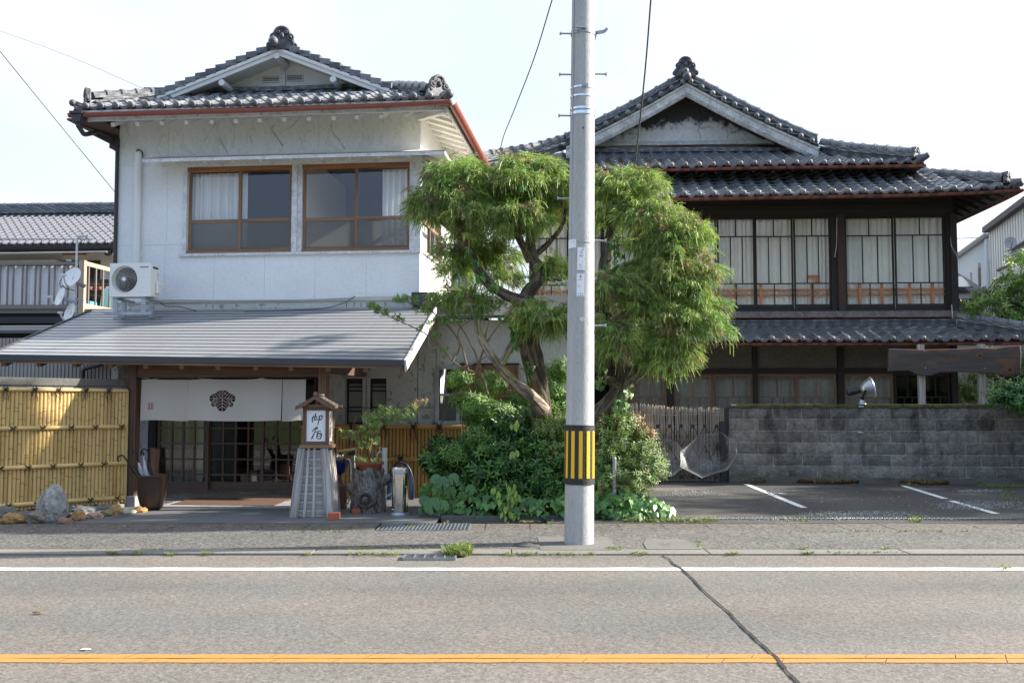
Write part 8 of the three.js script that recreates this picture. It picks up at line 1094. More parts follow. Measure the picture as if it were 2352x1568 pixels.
{
  // clipped bamboo, evergreen shrub, nandina, ivy, leopard plant
  const T0 = (n, l, c = 'shrub') => thing(n, l, c, V(0, 0, 0)); rnd = RNG(611);
  const bam = T0('dwarf_bamboo', 'clipped bamboo with leafy pompoms on thin golden canes in front of the reed blind'), bs = [1, 2, 3].map((s) => sprig(620 + s, 11, 0.105, 0.017, { stem: 0.07, spread: 1.3, droop: 0.45 })), bc = [[0.13, 0.27, 0.04], [0.19, 0.34, 0.05], [0.09, 0.20, 0.03]];
  rnd = RNG(612); scatter(bam, 'foliage', bs, GM.soft, pads([[1054, 875, 25, 19, 14.8], [1131, 880, 34, 20, 14.7], [1075, 922, 40, 18, 14.5], [1105, 942, 48, 20, 14.3], [1152, 950, 30, 18, 14.4], [1095, 1010, 38, 24, 14.0], [1050, 1046, 30, 28, 13.9], [1188, 925, 30, 20, 14.8], [1286, 853, 30, 22, 14.8], [1278, 906, 28, 20, 14.6], [1240, 872, 22, 14, 15.0], [1266, 935, 34, 18, 14.6], [1120, 968, 50, 22, 14.4]], { k: 105, col: bc, lift: 0.1, inner: 0.3 }));
  for (const l of [[[1131, 890, 14.7], [1134, 930, 14.7], [1136, 1010, 14.6], [1136, 1150, 14.4]], [[1056, 880, 14.8], [1060, 920, 14.6], [1062, 1050, 14.3], [1066, 1150, 14.2]], [[1281, 850, 14.8], [1280, 900, 14.8], [1279, 1000, 14.6], [1279, 1120, 14.3]]]) put(bam, 'cane', tube(px3(l), 0.014, 20, 6), M.bamboo[1]);
  const ev = T0('evergreen_shrub', 'dense dark glossy evergreen shrub filling the bed beneath the left cypress'), es = [1, 2, 3].map((s) => sprig(630 + s, 9, 0.095, 0.034, { stem: 0.08, spread: 1.1, droop: 0.2 })), ec = [[0.065, 0.165, 0.035], [0.085, 0.20, 0.04], [0.12, 0.26, 0.045], [0.05, 0.13, 0.03]];
  rnd = RNG(613); scatter(ev, 'foliage', es, GM.gloss, pads([[997, 1062, 26, 28, 14.0], [1012, 1030, 22, 20, 14.3], [1030, 1095, 36, 24, 14.1], [1162, 990, 48, 32, 14.3], [1197, 976, 36, 26, 14.2], [1126, 1050, 50, 36, 13.9], [1188, 1060, 52, 38, 13.8], [1114, 1100, 52, 30, 13.7], [1245, 1090, 44, 40, 13.6], [1209, 1120, 46, 28, 13.6], [1268, 1132, 36, 30, 13.5], [1255, 1040, 44, 36, 13.8], [1290, 1070, 28, 40, 13.6], [1160, 1130, 44, 24, 13.6], [1080, 1130, 40, 20, 13.8], [1225, 1010, 50, 34, 14.2], [1300, 1130, 26, 30, 13.5], [1340, 1100, 40, 50, 13.9], [1340, 1020, 40, 40, 14.2], [1310, 980, 40, 36, 14.5], [1200, 1040, 70, 50, 14.6], [1100, 1060, 60, 50, 14.6]], { k: 82, col: ec, lift: 0.5, inner: 0.45 }));
  const stems = [1, 2, 3, 4, 5, 6].map((i) => tube(px3([[1080 + i * 40, 1180, 13.9], [1085 + i * 38, 1100, 14], [1075 + i * 40, 1000, 14.1]]), 0.012, 10, 5)); stems.forEach((g) => put(ev, 'stem', g, M.bark));
  const nd = T0('nandina_bush', 'pale yellow-green nandina bush with reddish tips beside the black and yellow pole sleeve'), ns = [1, 2, 3].map((s) => sprig(640 + s, 13, 0.062, 0.018, { stem: 0.12, spread: 1.6, droop: 0.35 })), nc = [[0.20, 0.31, 0.06], [0.27, 0.36, 0.09], [0.14, 0.26, 0.045], [0.31, 0.36, 0.13]], red = [[0.36, 0.17, 0.09], [0.30, 0.24, 0.09]];
  rnd = RNG(614); scatter(nd, 'foliage', ns, GM.soft, pads([[1415, 985, 44, 28, 13.6, nc], [1445, 1025, 56, 36, 13.5, nc], [1480, 1062, 42, 34, 13.4, nc], [1400, 1060, 44, 46, 13.4, nc], [1450, 1095, 50, 38, 13.3, nc], [1500, 1078, 26, 26, 13.4, nc], [1395, 1115, 36, 30, 13.3, nc], [1470, 988, 14, 10, 13.6, red], [1452, 972, 16, 10, 13.7, red], [1490, 1000, 12, 8, 13.5, red], [1420, 968, 12, 9, 13.7, red], [1262, 1005, 36, 34, 13.7, nc], [1285, 975, 22, 26, 13.8, nc], [1272, 1040, 26, 22, 13.6, nc]], { k: 92, col: nc, lift: 0.5, inner: 0.4 }));
  for (let i = 0; i < 6; i++) put(nd, 'stem', tube(px3([[1420 + i * 8, 1170, 13.6], [1410 + i * 13, 1090, 13.6], [1395 + i * 18, 1010, 13.6]]), 0.008, 10, 5), M.bark);
  const ivyC = [[0.08, 0.21, 0.03], [0.11, 0.27, 0.04], [0.06, 0.16, 0.03]], iv = T0('ground_ivy', 'glossy ivy spilling over the front edge of the bed left of the pole', 'ivy'), ig = [ivyLeaf(3)], ivyFill = (t, list, seed, k) => { rnd = RNG(seed); const o = []; for (const [px, py, rx, ry, d] of list) for (let i = 0; i < rx * ry / 1000 * k; i++) { const u = rsph(), c = at(px + u.x * rx, py + u.y * ry, d + u.z * 0.28), n = V(u.x * 0.5 + R(-0.4, 0.4), 0.4 + R(-0.3, 0.5), 0.8 + R(-0.3, 0.3)).normalize(), dn = V(R(-0.7, 0.7), -1, 0.2); const y = dn.addScaledVector(n, -dn.dot(n)).normalize(), x = V(0, 0, 0).crossVectors(y, n), s = R(0.06, 0.115); if (c.y < 0.05) c.y = 0.05; o.push({ m: new THREE.Matrix4().makeBasis(x.multiplyScalar(s), y.multiplyScalar(s), n.multiplyScalar(s)).setPosition(c), c: vary(ivyC[Math.floor(rnd() * 3)], 0.3) }); } scatter(t, 'leaves', ig, GM.gloss, o); };
  ivyFill(iv, [[1085, 1160, 55, 24, 13.6], [1140, 1168, 50, 20, 13.5], [1200, 1165, 52, 22, 13.45], [1255, 1168, 42, 20, 13.4], [1050, 1172, 34, 14, 13.6], [1295, 1160, 26, 26, 13.4], [1150, 1140, 60, 16, 13.6]], 615, 95);
  const iv2 = T0('ground_ivy', 'bright sunlit ivy mound behind the chain post', 'ivy'); ivyFill(iv2, [[1430, 1148, 50, 28, 13.3], [1478, 1163, 50, 22, 13.25], [1520, 1172, 28, 12, 13.25], [1395, 1165, 34, 22, 13.3], [1370, 1150, 24, 36, 13.4], [1460, 1180, 60, 10, 13.1]], 616, 100);
  const vin = T0('climbing_vine', 'pale yellow-green vine hanging over the front of the evergreen shrub', 'vine'); rnd = RNG(617); for (const l of [[[1162, 1108, 13.3], [1168, 1140, 13.25], [1165, 1170, 13.2], [1158, 1188, 13.2]], [[1182, 1150, 13.25], [1186, 1172, 13.2], [1178, 1190, 13.2]]]) put(vin, 'stem', tube(px3(l), 0.006, 14, 5), mat({ rgb: [0.35, 0.42, 0.12] })); { const o = []; for (const [x, y] of [[1135, 1118], [1146, 1128], [1142, 1145], [1170, 1115], [1180, 1112], [1186, 1122], [1170, 1140], [1176, 1150], [1184, 1138], [1162, 1162], [1172, 1178], [1158, 1180], [1166, 1195], [1182, 1180], [1176, 975], [1184, 968], [1176, 1040], [1188, 1036]]) for (let q = 0; q < 2; q++) { const p = at(x + R(-5, 5), y + R(-5, 5), 13.2); o.push({ m: xform(p, V(1, R(-0.4, 0.4), 0.5), V(R(-0.4, 0.4), -1, 0.5), R(0.09, 0.13)), c: vary([0.30, 0.42, 0.06], 0.25) }); } const P = [], I = []; leafShape(P, I, V(0, 0, 0), UPV, V(0, 0, 1), 1, 0.55, 0, 0.2); scatter(vin, 'leaves', [buf(P, I)], GM.soft, o); }
  const lp = T0('leopard_plant', 'clump of large round glossy leaves at the left front of the bed', 'plant'); rnd = RNG(618); const disc = (seed) => { const P = [0, 0, 0.02], I = [], N = 22; for (let k = 1; k <= 2; k++) for (let i = 0; i < N; i++) { const a = 0.28 + i / (N - 1) * (6.2832 - 0.56) - Math.PI / 2, w = 0.07 * Math.sin(i * 1.9 + seed) + 0.04 * Math.sin(i * 3.1), r = k / 2 * (1 + (k === 2 ? 0.05 * Math.sin(i * 2.6 + seed) : 0)); P.push(r * Math.cos(a), r * Math.sin(a), k === 1 ? 0.07 : 0.02 + w); } for (let i = 0; i < N - 1; i++) { I.push(0, 1 + i, 2 + i); I.push(1 + i, 1 + N + i, 2 + N + i, 1 + i, 2 + N + i, 2 + i); } return buf(P, I); }, ds = [disc(1), disc(2), disc(3)], lm = [[0.055, 0.145, 0.028], [0.075, 0.19, 0.034], [0.045, 0.115, 0.026]].map((c) => mat({ rgb: c, roughness: 0.28, transmission: 0.12, thickness: 0 }));
  [[983, 1128, 19], [1004, 1126, 12], [1016, 1110, 15], [1041, 1100, 13], [1059, 1114, 12], [1038, 1150, 14], [992, 1162, 18], [1020, 1163, 12], [1056, 1170, 14], [1034, 1130, 13], [1012, 1146, 13], [975, 1150, 12], [1062, 1140, 11], [1010, 1178, 12], [970, 1172, 10], [1080, 1125, 11], [1000, 1100, 11], [1046, 1182, 10]].forEach(([x, y, r], i) => { const p = at(x, y, 13.35 + R(-0.1, 0.25)), s = r * 1.1 * 13.4 / F, o = put(lp, 'leaf', ds[i % 3], lm[i % 3], p); o.scale.setScalar(s); o.rotation.set(R(-0.7, 0.1), R(-0.5, 0.4), R(-1, 1)); put(lp, 'leaf_stalk', tube([p.clone().add(V(0, 0, -0.01)), p.clone().lerp(V(p.x + 0.05, 0.1, p.z - 0.2), 0.5), V(p.x + 0.08, 0.02, p.z - 0.25)], 0.006, 8, 4), GM.stalk ??= mat({ rgb: [0.12, 0.2, 0.06] })); });
  // bed of soil
  const a = gnd(960, 1193), bb = gnd(1540, 1193), bed = struct('planting_bed'); put(bed, 'soil', box(a.x, bb.x, -0.055, 0.03, -16.2, a.z - 0.1), M.earth); put(bed, 'edge_kerb', box(a.x + 0.3, gnd(1330, 1198).x, -0.05, 0.05, a.z - 0.095, a.z + 0.01, { r: 0.01 }), M.concDark);
  // maple in the pot
  const mp = T0('small_maple', 'small green maple growing from the terracotta pot on the stump', 'tree'); rnd = RNG(619);
  for (const [l, r] of [[[[846, 1062, 14.1], [850, 1030, 14.1], [856, 1005, 14.1], [872, 985, 14.1], [895, 965, 14.1], [925, 945, 14.1], [960, 922, 14.1]], 0.016], [[[842, 1062, 14.1], [838, 1030, 14.1], [826, 1005, 14.05], [800, 995, 14.0]], 0.011], [[[852, 1018, 14.1], [846, 990, 14.1], [850, 965, 14.1]], 0.009], [[[872, 985, 14.1], [880, 960, 14.05], [882, 940, 14.0]], 0.008]]) put(mp, 'trunk', limb(px3(l), [r, r * 0.8, r * 0.5, r * 0.3], 20, 6, 0.1, 3), mat({ rgb: [0.16, 0.085, 0.055] }));
  const ml = [], mc = [[0.17, 0.27, 0.045], [0.22, 0.30, 0.06], [0.13, 0.22, 0.04]], tip = [[0.32, 0.22, 0.08], [0.27, 0.25, 0.07]]; for (const [x, y, rx, ry, c] of [[968, 920, 14, 6, tip], [945, 936, 16, 9, mc], [958, 930, 14, 6, tip], [922, 948, 18, 9, mc], [905, 940, 14, 9, mc], [885, 938, 18, 9, mc], [865, 950, 20, 9, mc], [880, 962, 24, 10, mc], [910, 960, 18, 8, mc], [845, 955, 12, 8, mc], [855, 975, 20, 8, mc], [835, 985, 18, 9, mc], [800, 990, 16, 6, mc], [784, 1000, 10, 5, mc], [820, 1000, 18, 9, mc], [850, 995, 18, 9, mc], [835, 1018, 16, 9, mc], [858, 1012, 12, 9, mc], [848, 1056, 26, 7, mc], [826, 1052, 10, 6, mc], [940, 953, 12, 6, mc]]) for (let i = 0; i < rx * ry / 5; i++) { const p = at(x + R(-rx, rx), y + R(-ry, ry), 14.05 + R(-0.22, 0.22)); ml.push({ m: xform(p, V(R(-1, 1), R(-0.4, 0.4), R(-1, 1)), V(R(-1, 1), -0.75, 0.5 + R(-0.4, 0.4)), R(0.05, 0.08)), c: vary(c[Math.floor(rnd() * c.length)], 0.25) }); } scatter(mp, 'leaves', [starLeaf()], GM.soft, ml);
  // sparse shrub reaching over the canopy
  const pv = T0('straggly_shrub', 'straggly bare-branched shrub with bright green tufts reaching over the canopy edge'); rnd = RNG(621); const br = [[[1120, 905, 14.0], [1105, 862, 13.8], [1075, 850, 13.7], [1040, 830, 13.6], [1010, 795, 13.5], [975, 765, 13.4], [935, 745, 13.3], [890, 725, 13.2], [848, 708, 13.2]], [[1040, 830, 13.6], [1055, 790, 13.6], [1010, 730, 13.5], [960, 700, 13.4], [905, 690, 13.3]], [[1105, 862, 13.8], [1095, 820, 13.6], [1070, 770, 13.5], [1045, 735, 13.5], [990, 695, 13.4]], [[1095, 850, 13.7], [1110, 800, 13.5], [1118, 755, 13.4], [1135, 715, 13.3], [1155, 695, 13.3]], [[1110, 800, 13.5], [1125, 775, 13.4], [1150, 742, 13.3], [1160, 735, 13.3]], [[1010, 795, 13.5], [990, 800, 13.4], [985, 760, 13.4], [1000, 740, 13.3]], [[1060, 845, 13.7], [1085, 835, 13.6], [1125, 815, 13.5]], [[1075, 850, 13.7], [1062, 800, 13.6], [1052, 760, 13.5], [1080, 735, 13.4]]]; const bm2 = mat({ rgb: [0.22, 0.17, 0.12], roughness: 0.9 }); for (const l of br) put(pv, 'branch', limb(px3(l), [0.019, 0.014, 0.009, 0.005], 24, 6, 0.2, 6), bm2);
  const gs = [1, 2].map((s) => sprig(650 + s, 10, 0.05, 0.024, { stem: 0.06, spread: 1.0, droop: 0.1 })), gl = []; for (const [x, y, r, n] of [[850, 709, 8, 9], [868, 717, 8, 8], [885, 724, 9, 8], [905, 735, 8, 5], [920, 740, 8, 5], [908, 691, 8, 8], [925, 692, 9, 8], [948, 694, 10, 8], [965, 715, 9, 7], [985, 720, 9, 7], [990, 745, 8, 5], [1000, 692, 9, 7], [1015, 700, 9, 6], [1035, 740, 10, 10], [1010, 742, 9, 8], [1050, 725, 8, 5], [1150, 700, 11, 12], [1160, 740, 9, 10], [1140, 715, 9, 8], [1090, 725, 9, 9], [1085, 670, 10, 10], [1105, 690, 9, 9], [1125, 670, 8, 7], [1100, 740, 8, 5], [1000, 775, 8, 5], [960, 757, 7, 4], [1015, 810, 8, 4], [1060, 742, 9, 8]]) for (let i = 0; i < n; i++) gl.push({ m: xform(at(x + R(-r, r), y + R(-r, r) * 0.7, 13.35 + R(-0.12, 0.12)), rsph(), V(R(-0.7, 0.7), 1, R(-0.5, 0.7)), R(0.7, 1.1)), c: vary([0.20, 0.36, 0.055], 0.25) }); scatter(pv, 'leaves', gs, GM.soft, gl);
  // weeds and ground cover
  const blade = (seed, n, h) => { rnd = RNG(seed); const P = [], I = []; for (let i = 0; i < n; i++) { const a = R(0, 6.28), l = h * R(0.5, 1), o = V(R(-0.02, 0.02), 0, R(-0.02, 0.02)), k = P.length / 3; for (let q = 0; q <= 2; q++) { const t = q / 2, r = l * 0.7 * t * t, w = 0.0035 * (1 - t * 0.8); P.push(o.x + Math.cos(a) * r - Math.sin(a) * w, l * t * (1 - 0.25 * t), o.z + Math.sin(a) * r + Math.cos(a) * w, o.x + Math.cos(a) * r + Math.sin(a) * w, l * t * (1 - 0.25 * t), o.z + Math.sin(a) * r - Math.cos(a) * w); } I.push(k, k + 1, k + 3, k, k + 3, k + 2, k + 2, k + 3, k + 5, k + 2, k + 5, k + 4); } return buf(P, I); };
  const tg = [blade(661, 16, 0.05), blade(662, 16, 0.06)], gc = [[0.22, 0.30, 0.05], [0.28, 0.33, 0.08], [0.16, 0.24, 0.04]], weedAt = (t, list, s0, seed) => { rnd = RNG(seed); const o = []; for (const [x0, x1, y0, y1, n, y] of list) for (let i = 0; i < n; i++) { const p = gnd(R(x0, x1), R(y0, y1)); p.y = y ?? 0.016; o.push({ m: xform(p, V(Math.cos(i), 0, Math.sin(i)), UPV, s0 * R(0.5, 1.2)), c: vary(gc[Math.floor(rnd() * 3)], 0.3) }); } scatter(t, 'blades', tg, GM.soft, o); };
  const kg = thing('kerb_grass', 'short yellow-green grass sprouting along the kerb and drain covers', 'grass', V(0, 0, 0)); kg.userData.kind = 'stuff'; weedAt(kg, [[240, 272, 1273, 1276, 24], [302, 325, 1273, 1276, 18], [382, 404, 1274, 1277, 18], [465, 487, 1274, 1277, 18], [322, 370, 1265, 1267, 20], [520, 560, 1264, 1267, 14], [700, 712, 1275, 1278, 12], [780, 860, 1264, 1267, 30], [800, 920, 1274, 1279, 60], [890, 985, 1264, 1267, 24], [1160, 1240, 1274, 1279, 50], [1258, 1370, 1274, 1279, 40], [1395, 1432, 1261, 1267, 30], [1448, 1484, 1273, 1278, 22], [1663, 1695, 1273, 1277, 16], [1832, 1858, 1262, 1266, 18], [1840, 1870, 1273, 1276, 14], [1900, 2080, 1271, 1275, 26], [1856, 2250, 1222, 1225, 60], [660, 790, 1222, 1226, 22], [2025, 2045, 1262, 1266, 12], [1596, 1616, 1246, 1264, 34], [1190, 1240, 1200, 1203, 24], [2300, 2330, 1303, 1312, 14], [1020, 1035, 1200, 1206, 10], [1260, 1270, 1196, 1208, 12], [930, 950, 1202, 1222, 14]], 0.55, 663);
  const sw = thing('verge_grass', 'strip of bright grass along the parking edge beside the chain post', 'grass', V(0, 0, 0)); sw.userData.kind = 'stuff'; weedAt(sw, [[1430, 1560, 1192, 1202, 240], [1540, 1650, 1197, 1202, 90], [1805, 1860, 1194, 1201, 20], [2088, 2118, 1190, 1203, 60], [2290, 2335, 1128, 1150, 30], [2250, 2352, 1117, 1121, 80], [2060, 2120, 1112, 1118, 26]], 1.0, 664);
  const tuft = thing('weed_tuft', 'bright green weed tuft growing in the road gutter by the narrow grate', 'weed', V(0, 0, 0)); weedAt(tuft, [[1022, 1076, 1268, 1280, 90], [1050, 1080, 1266, 1276, 50]], 1.7, 665); { const q = []; for (let i = 0; i < 40; i++) { const p = gnd(R(1040, 1080), R(1268, 1278)); p.y = R(0.02, 0.09); q.push({ m: xform(p, rsph(), V(R(-0.5, 0.5), 1, R(-0.5, 0.5)), R(0.35, 0.6)), c: vary([0.26, 0.36, 0.05], 0.2) }); } scatter(tuft, 'leaves', gs, GM.soft, q); }
  const sd = thing('stonecrop', 'low reddish stonecrop patches along the foot of the block wall', 'ground cover', V(0, 0, 0)); sd.userData.kind = 'stuff'; rnd = RNG(666); { const q = []; for (const [x0, x1, n] of [[1834, 1975, 420], [2072, 2182, 300], [1700, 1760, 40]]) for (let i = 0; i < n; i++) { const x = R(x0, x1), p = WF.out(V(W(x, 1112, 0.1).x, 0.02, R(0.02, 0.24) * Math.sin(Math.PI * (x - x0) / (x1 - x0)) + 0.02)); p.y = R(0.02, 0.06); q.push({ m: xform(p, rsph(), V(R(-0.6, 0.6), 1, R(-0.4, 0.8)), R(0.4, 0.7)), c: vary([[0.27, 0.14, 0.06], [0.20, 0.17, 0.05], [0.32, 0.17, 0.07]][Math.floor(rnd() * 3)], 0.3) }); } scatter(sd, 'shoots', gs, GM.soft, q); }
  for (const [x, l] of [[1778, 'small green weed at the foot of the block wall near its left end'], [2112, 'small green weed by the right-hand stonecrop patch'], [2250, 'small green weed at the wall foot near the right edge']]) { const w = thing('wall_weed', l, 'weed', WF.out(V(W(x, 1110, 0.12).x, 0.018, 0.14))); put(w, 'leaves', sprig(670 + x, 9, 0.13, 0.035, { stem: 0.08, droop: 0.3 }), mat({ rgb: [0.12, 0.27, 0.05], transmission: 0.3, thickness: 0 })); }
  const gv = thing('loose_gravel', 'scattered pale gravel on the parking lot asphalt', 'gravel', V(0, 0, 0)); gv.userData.kind = 'stuff'; rnd = RNG(667); { const q = []; for (const [x0, x1, y0, y1, n] of [[1840, 2130, 1176, 1192, 700], [1520, 1650, 1128, 1144, 420], [1900, 1990, 1190, 1200, 90], [2190, 2300, 1126, 1134, 260], [2140, 2352, 1152, 1176, 600], [1700, 1850, 1190, 1202, 120], [1600, 2340, 1112, 1200, 160], [1750, 1810, 1128, 1142, 120]]) for (let i = 0; i < n; i++) { const p = gnd(lerp(x0, x1, 0.5 + (R(-0.5, 0.5) + R(-0.5, 0.5)) / 2 * 1.1), lerp(y0, y1, 0.5 + (R(-0.5, 0.5) + R(-0.5, 0.5)) / 2)); p.y = 0.021; q.push({ m: xform(p, rsph(), UPV, R(0.004, 0.015)), c: vary([0.22, 0.215, 0.20], 0.4) }); } scatter(gv, 'stones', [new THREE.IcosahedronGeometry(1, 0)], mat({ rgb: [1, 1, 1], roughness: 0.95 }), q); }
}
// ---------- neighbours, overhead lines, the far side of the road ----------
{
  const NF = new Frame(at(130, 600, 30), -4 * D2R), N = (x, y, z = 0) => NF.loc(x, y, z), t = thing('neighbour_house', 'neighbouring house with grey-purple tiled roof behind the satellite dishes at the left edge', 'house', NF);
  const xa = N(-190, 600).x, xb = N(330, 600).x, e0 = [N(-190, 562, 1.4), N(330, 556, 1.4)], t0 = [N(-190, 497, -2.4), N(330, 492, -2.4)], P = (x, v) => V(x, lerp(interp(e0, x), interp(t0, x), v), lerp(1.4, -2.4, v)), roof = sub(t, 'tiled_roof');
  const old = M.tiles[1]; M.tiles[1] = mat({ map: T.tile, rgb: [0.68, 0.67, 0.73], roughness: 0.5 }); layTiles(roof, P, xa, xb, 0.235, 12, null, 0, pickTile(81), { ball: 0.05, hump: 0.05 }); M.tiles[1] = old;
  put(roof, 'roof_deck', slab(P(xa, 0).add(V(0, -0.06, 0)), P(xb, 0).add(V(0, -0.06, 0)), P(xb, 1).add(V(0, -0.06, 0)), P(xa, 1).add(V(0, -0.06, 0)), 0.1), M.darkPlastic);
  { const r = sub(t, 'ridge'); rnd = RNG(701); ridge(r, [N(-190, 474, -2.5), N(330, 468, -2.5)], { layers: 6, step: 0.235, seed: 31, w: 0.25, lh: 0.05, cap: 0.06 }); }
  put(t, 'gutter', gutterGeo([N(-190, 569, 1.5), N(330, 563, 1.5)], 0.09), M.darkPlastic); put(t, 'fascia', box(xa, xb, N(100, 577, 1.3).y, N(100, 562, 1.3).y, 1.3, 1.36), M.darkPlastic);
  put(t, 'wall', box(xa, xb, 0, N(100, 562, 0).y + 0.4, -0.3, 0), M.cream); put(t, 'dark_window', box(N(20, 600).x, N(230, 600).x, N(100, 690).y, N(100, 600).y, 0.0, 0.04), M.roomDark); put(t, 'shutter_box', box(N(-40, 600, 0.3).x, N(130, 600, 0.3).x, N(60, 604, 0.3).y, N(60, 597, 0.3).y, 0.05, 0.35), M.whitePaint); put(t, 'timber_strip', box(N(143, 580, 0.1).x, N(196, 580, 0.1).x, N(170, 585, 0.1).y, N(170, 577, 0.1).y, 0.05, 0.12), M.woodOrange); put(t, 'timber_strip', box(N(25, 580, 0.1).x, N(66, 580, 0.1).x, N(40, 580, 0.1).y, N(40, 576, 0.1).y, 0.05, 0.12), M.woodOrange);
  put(t, 'laundry_pole', rod(N(-100, 584, 3), N(245, 578, 3), 0.025), M.zinc); put(t, 'cable_bundle', merge([0, 1, 2, 3].map((i) => tube([N(236 + i * 4, 572, 1.2), N(240 + i * 4, 583, 1.3), N(248 + i * 3, 586, 1.3), N(258, 572, 1.2)], 0.018, 12, 5))), M.wire);
  // balcony
  const BFr = new Frame(at(100, 650, 24), -2 * D2R), B = (x, y, z = 0) => BFr.loc(x, y, z), b = thing('balcony', 'brown balcony with pale sheet hung behind its pickets at the left edge', 'balcony', BFr), x0 = B(-160, 650).x, x1 = B(188, 650).x, yt = B(100, 604).y, yb = B(100, 700).y, br = mat({ rgb: [0.19, 0.165, 0.145], roughness: 0.5 }), tan = mat({ rgb: [0.40, 0.29, 0.205], roughness: 0.5 });
  put(b, 'top_rail', box(x0, x1, yt - 0.05, yt + 0.02, -0.06, 0.06), br); put(b, 'bottom_rail', box(x0, x1, yb - 0.1, yb, -0.06, 0.06), br); put(b, 'floor_slab', box(x0, B(262, 650).x, yb - 0.2, yb - 0.101, -5.5, 0.0), br);
  for (const p of [-80, -66, -45, -32, -12, 0, 17, 30, 51, 61, 81, 92, 112, 125, 146, 156]) { const x = B(p, 650).x; put(b, 'picket', box(x - 0.018, x + 0.018, yb, yt - 0.05, 0.0, 0.03), br); }
  put(b, 'hung_sheet', curtainGeo(x0, B(170, 650).x, yb + 0.01, yt - 0.06, -0.06, 16, 0.022, 0.4, 41), mat({ rgb: [0.80, 0.76, 0.76], roughness: 1 }));
  put(b, 'corner_post', box(x1 - 0.06, x1 + 0.07, yb - 0.3, yt + 0.06, -0.07, 0.065), tan); const s1 = B(252, 626, -3.2), bz = -3.2; put(b, 'side_rail', bar(V(x1 + 0.02, yt, -0.1), V(x1 + 0.25, yt, bz), 0.06, 0.1), tan); put(b, 'side_rail', bar(V(x1 + 0.02, yb - 0.04, -0.1), V(x1 + 0.25, yb - 0.04, bz), 0.06, 0.16), tan);
  for (let i = 0; i < 9; i++) { const k = (i + 0.7) / 9.4; put(b, 'picket', box(x1 + 0.02 + 0.23 * k - 0.018, x1 + 0.02 + 0.23 * k + 0.018, yb, yt - 0.05, bz * k - 0.02, bz * k + 0.02), br); }
  put(b, 'dark_backing', box(x1 - 2.4, x1 - 0.1, yb - 0.1, yt + 0.1, -4.0, -3.9), M.roomDark); const mint = thing('corrugated_sheet', 'mint green corrugated plastic sheet standing on the balcony', 'sheet', BFr); { const g = []; for (let i = 0; i < 7; i++) g.push(rod(V(x1 - 0.72 + i * 0.07, yb, -2.6), V(x1 - 0.69 + i * 0.065, B(235, 662 - i * 0.5, -2.6).y, -2.7), 0.04, 0.04, 6, true)); put(mint, 'sheet', merge(g), mat({ rgb: [0.42, 0.68, 0.57], roughness: 0.4 })); }  // dark panel added behind the side rail so the balcony interior looks dark
  const shelf = thing('plant_shelf', 'cluttered plant shelf with pots behind the balcony side rail', 'shelf', BFr); rnd = RNG(702); for (let k = 0; k < 3; k++) put(shelf, 'shelf_board', box(x1 - 1.5, x1 - 0.45, yb + 0.3 * k + 0.1, yb + 0.3 * k + 0.13, -3.6, -3.3), M.woodDark); for (let i = 0; i < 12; i++) { const x = x1 - 1.42 + (i % 4) * 0.26, y = yb + 0.13 + Math.floor(i / 4) * 0.3; put(shelf, 'pot', lathe([[0, y], [0.05, y], [0.07, y + 0.12], [0.06, y + 0.12]], 10).translate(x, 0, -3.45), [M.clay, M.white, M.darkPlastic, M.glaze][Math.floor(R(0, 4))]); } put(shelf, 'trellis', merge([0, 1, 2, 3, 4, 5].map((i) => box(x1 - 1.6, x1 - 0.4, yt - 0.05 - i * 0.08, yt - 0.08 - i * 0.08, -3.7, -3.65))), M.woodWorn); put(shelf, 'blue_crate', box(x1 - 0.75, x1 - 0.5, yb, yb + 0.25, -1.9, -1.5), mat({ rgb: [0.10, 0.42, 0.62], roughness: 0.5 }));
  const cp = thing('carport', 'dark carport roof and wall below the balcony at the left edge', 'carport', BFr); put(cp, 'roof', slab(V(x0, B(0, 768, 3).y, 4.2), V(B(150, 745, 3).x, B(0, 768, 3).y, 4.2), V(B(190, 745, 3).x, yb - 0.5, 0.1), V(x0, yb - 0.5, 0.1), 0.06), mat({ rgb: [0.10, 0.105, 0.115], roughness: 0.6 })); put(cp, 'back_wall', box(x0, B(258, 650).x, 0, yb - 0.21, -0.3, -0.1), M.roomDark); put(cp, 'beam', box(x0, x1, yb - 0.45, yb - 0.3, -0.05, 0.1), M.darkMetal);
  const sh = thing('shed', 'beige ribbed metal shed wall under the left end of the canopy', 'shed', LF), sx0 = L(-260, 850, 0.3).x, sx1 = L(255, 850, 0.3).x; put(sh, 'wall', box(sx0, sx1, 0, 2.65, 0.0, 0.27), mat({ rgb: [0.27, 0.245, 0.225], roughness: 0.6 })); { const g = []; for (let x = sx0; x < sx1; x += 0.068) g.push(box(x, x + 0.045, 0, 2.65, 0.27, 0.285)); const o = put(sh, 'ribs', merge(g), mat({ rgb: [0.31, 0.28, 0.255], roughness: 0.55 })); o.userData.kind = 'stuff'; } put(sh, 'drain_pipe', tube([L(238, 820, 0.4), L(236, 832, 0.4), L(228, 838, 0.4), L(196, 846, 0.4), L(190, 852, 0.4), L(190, 900, 0.4)], 0.035, 24, 7, 0.2), M.darkPlastic); put(sh, 'end_trim', box(sx1, sx1 + 0.12, 0, 2.65, 0.0, 0.3), M.stuccoGrey);
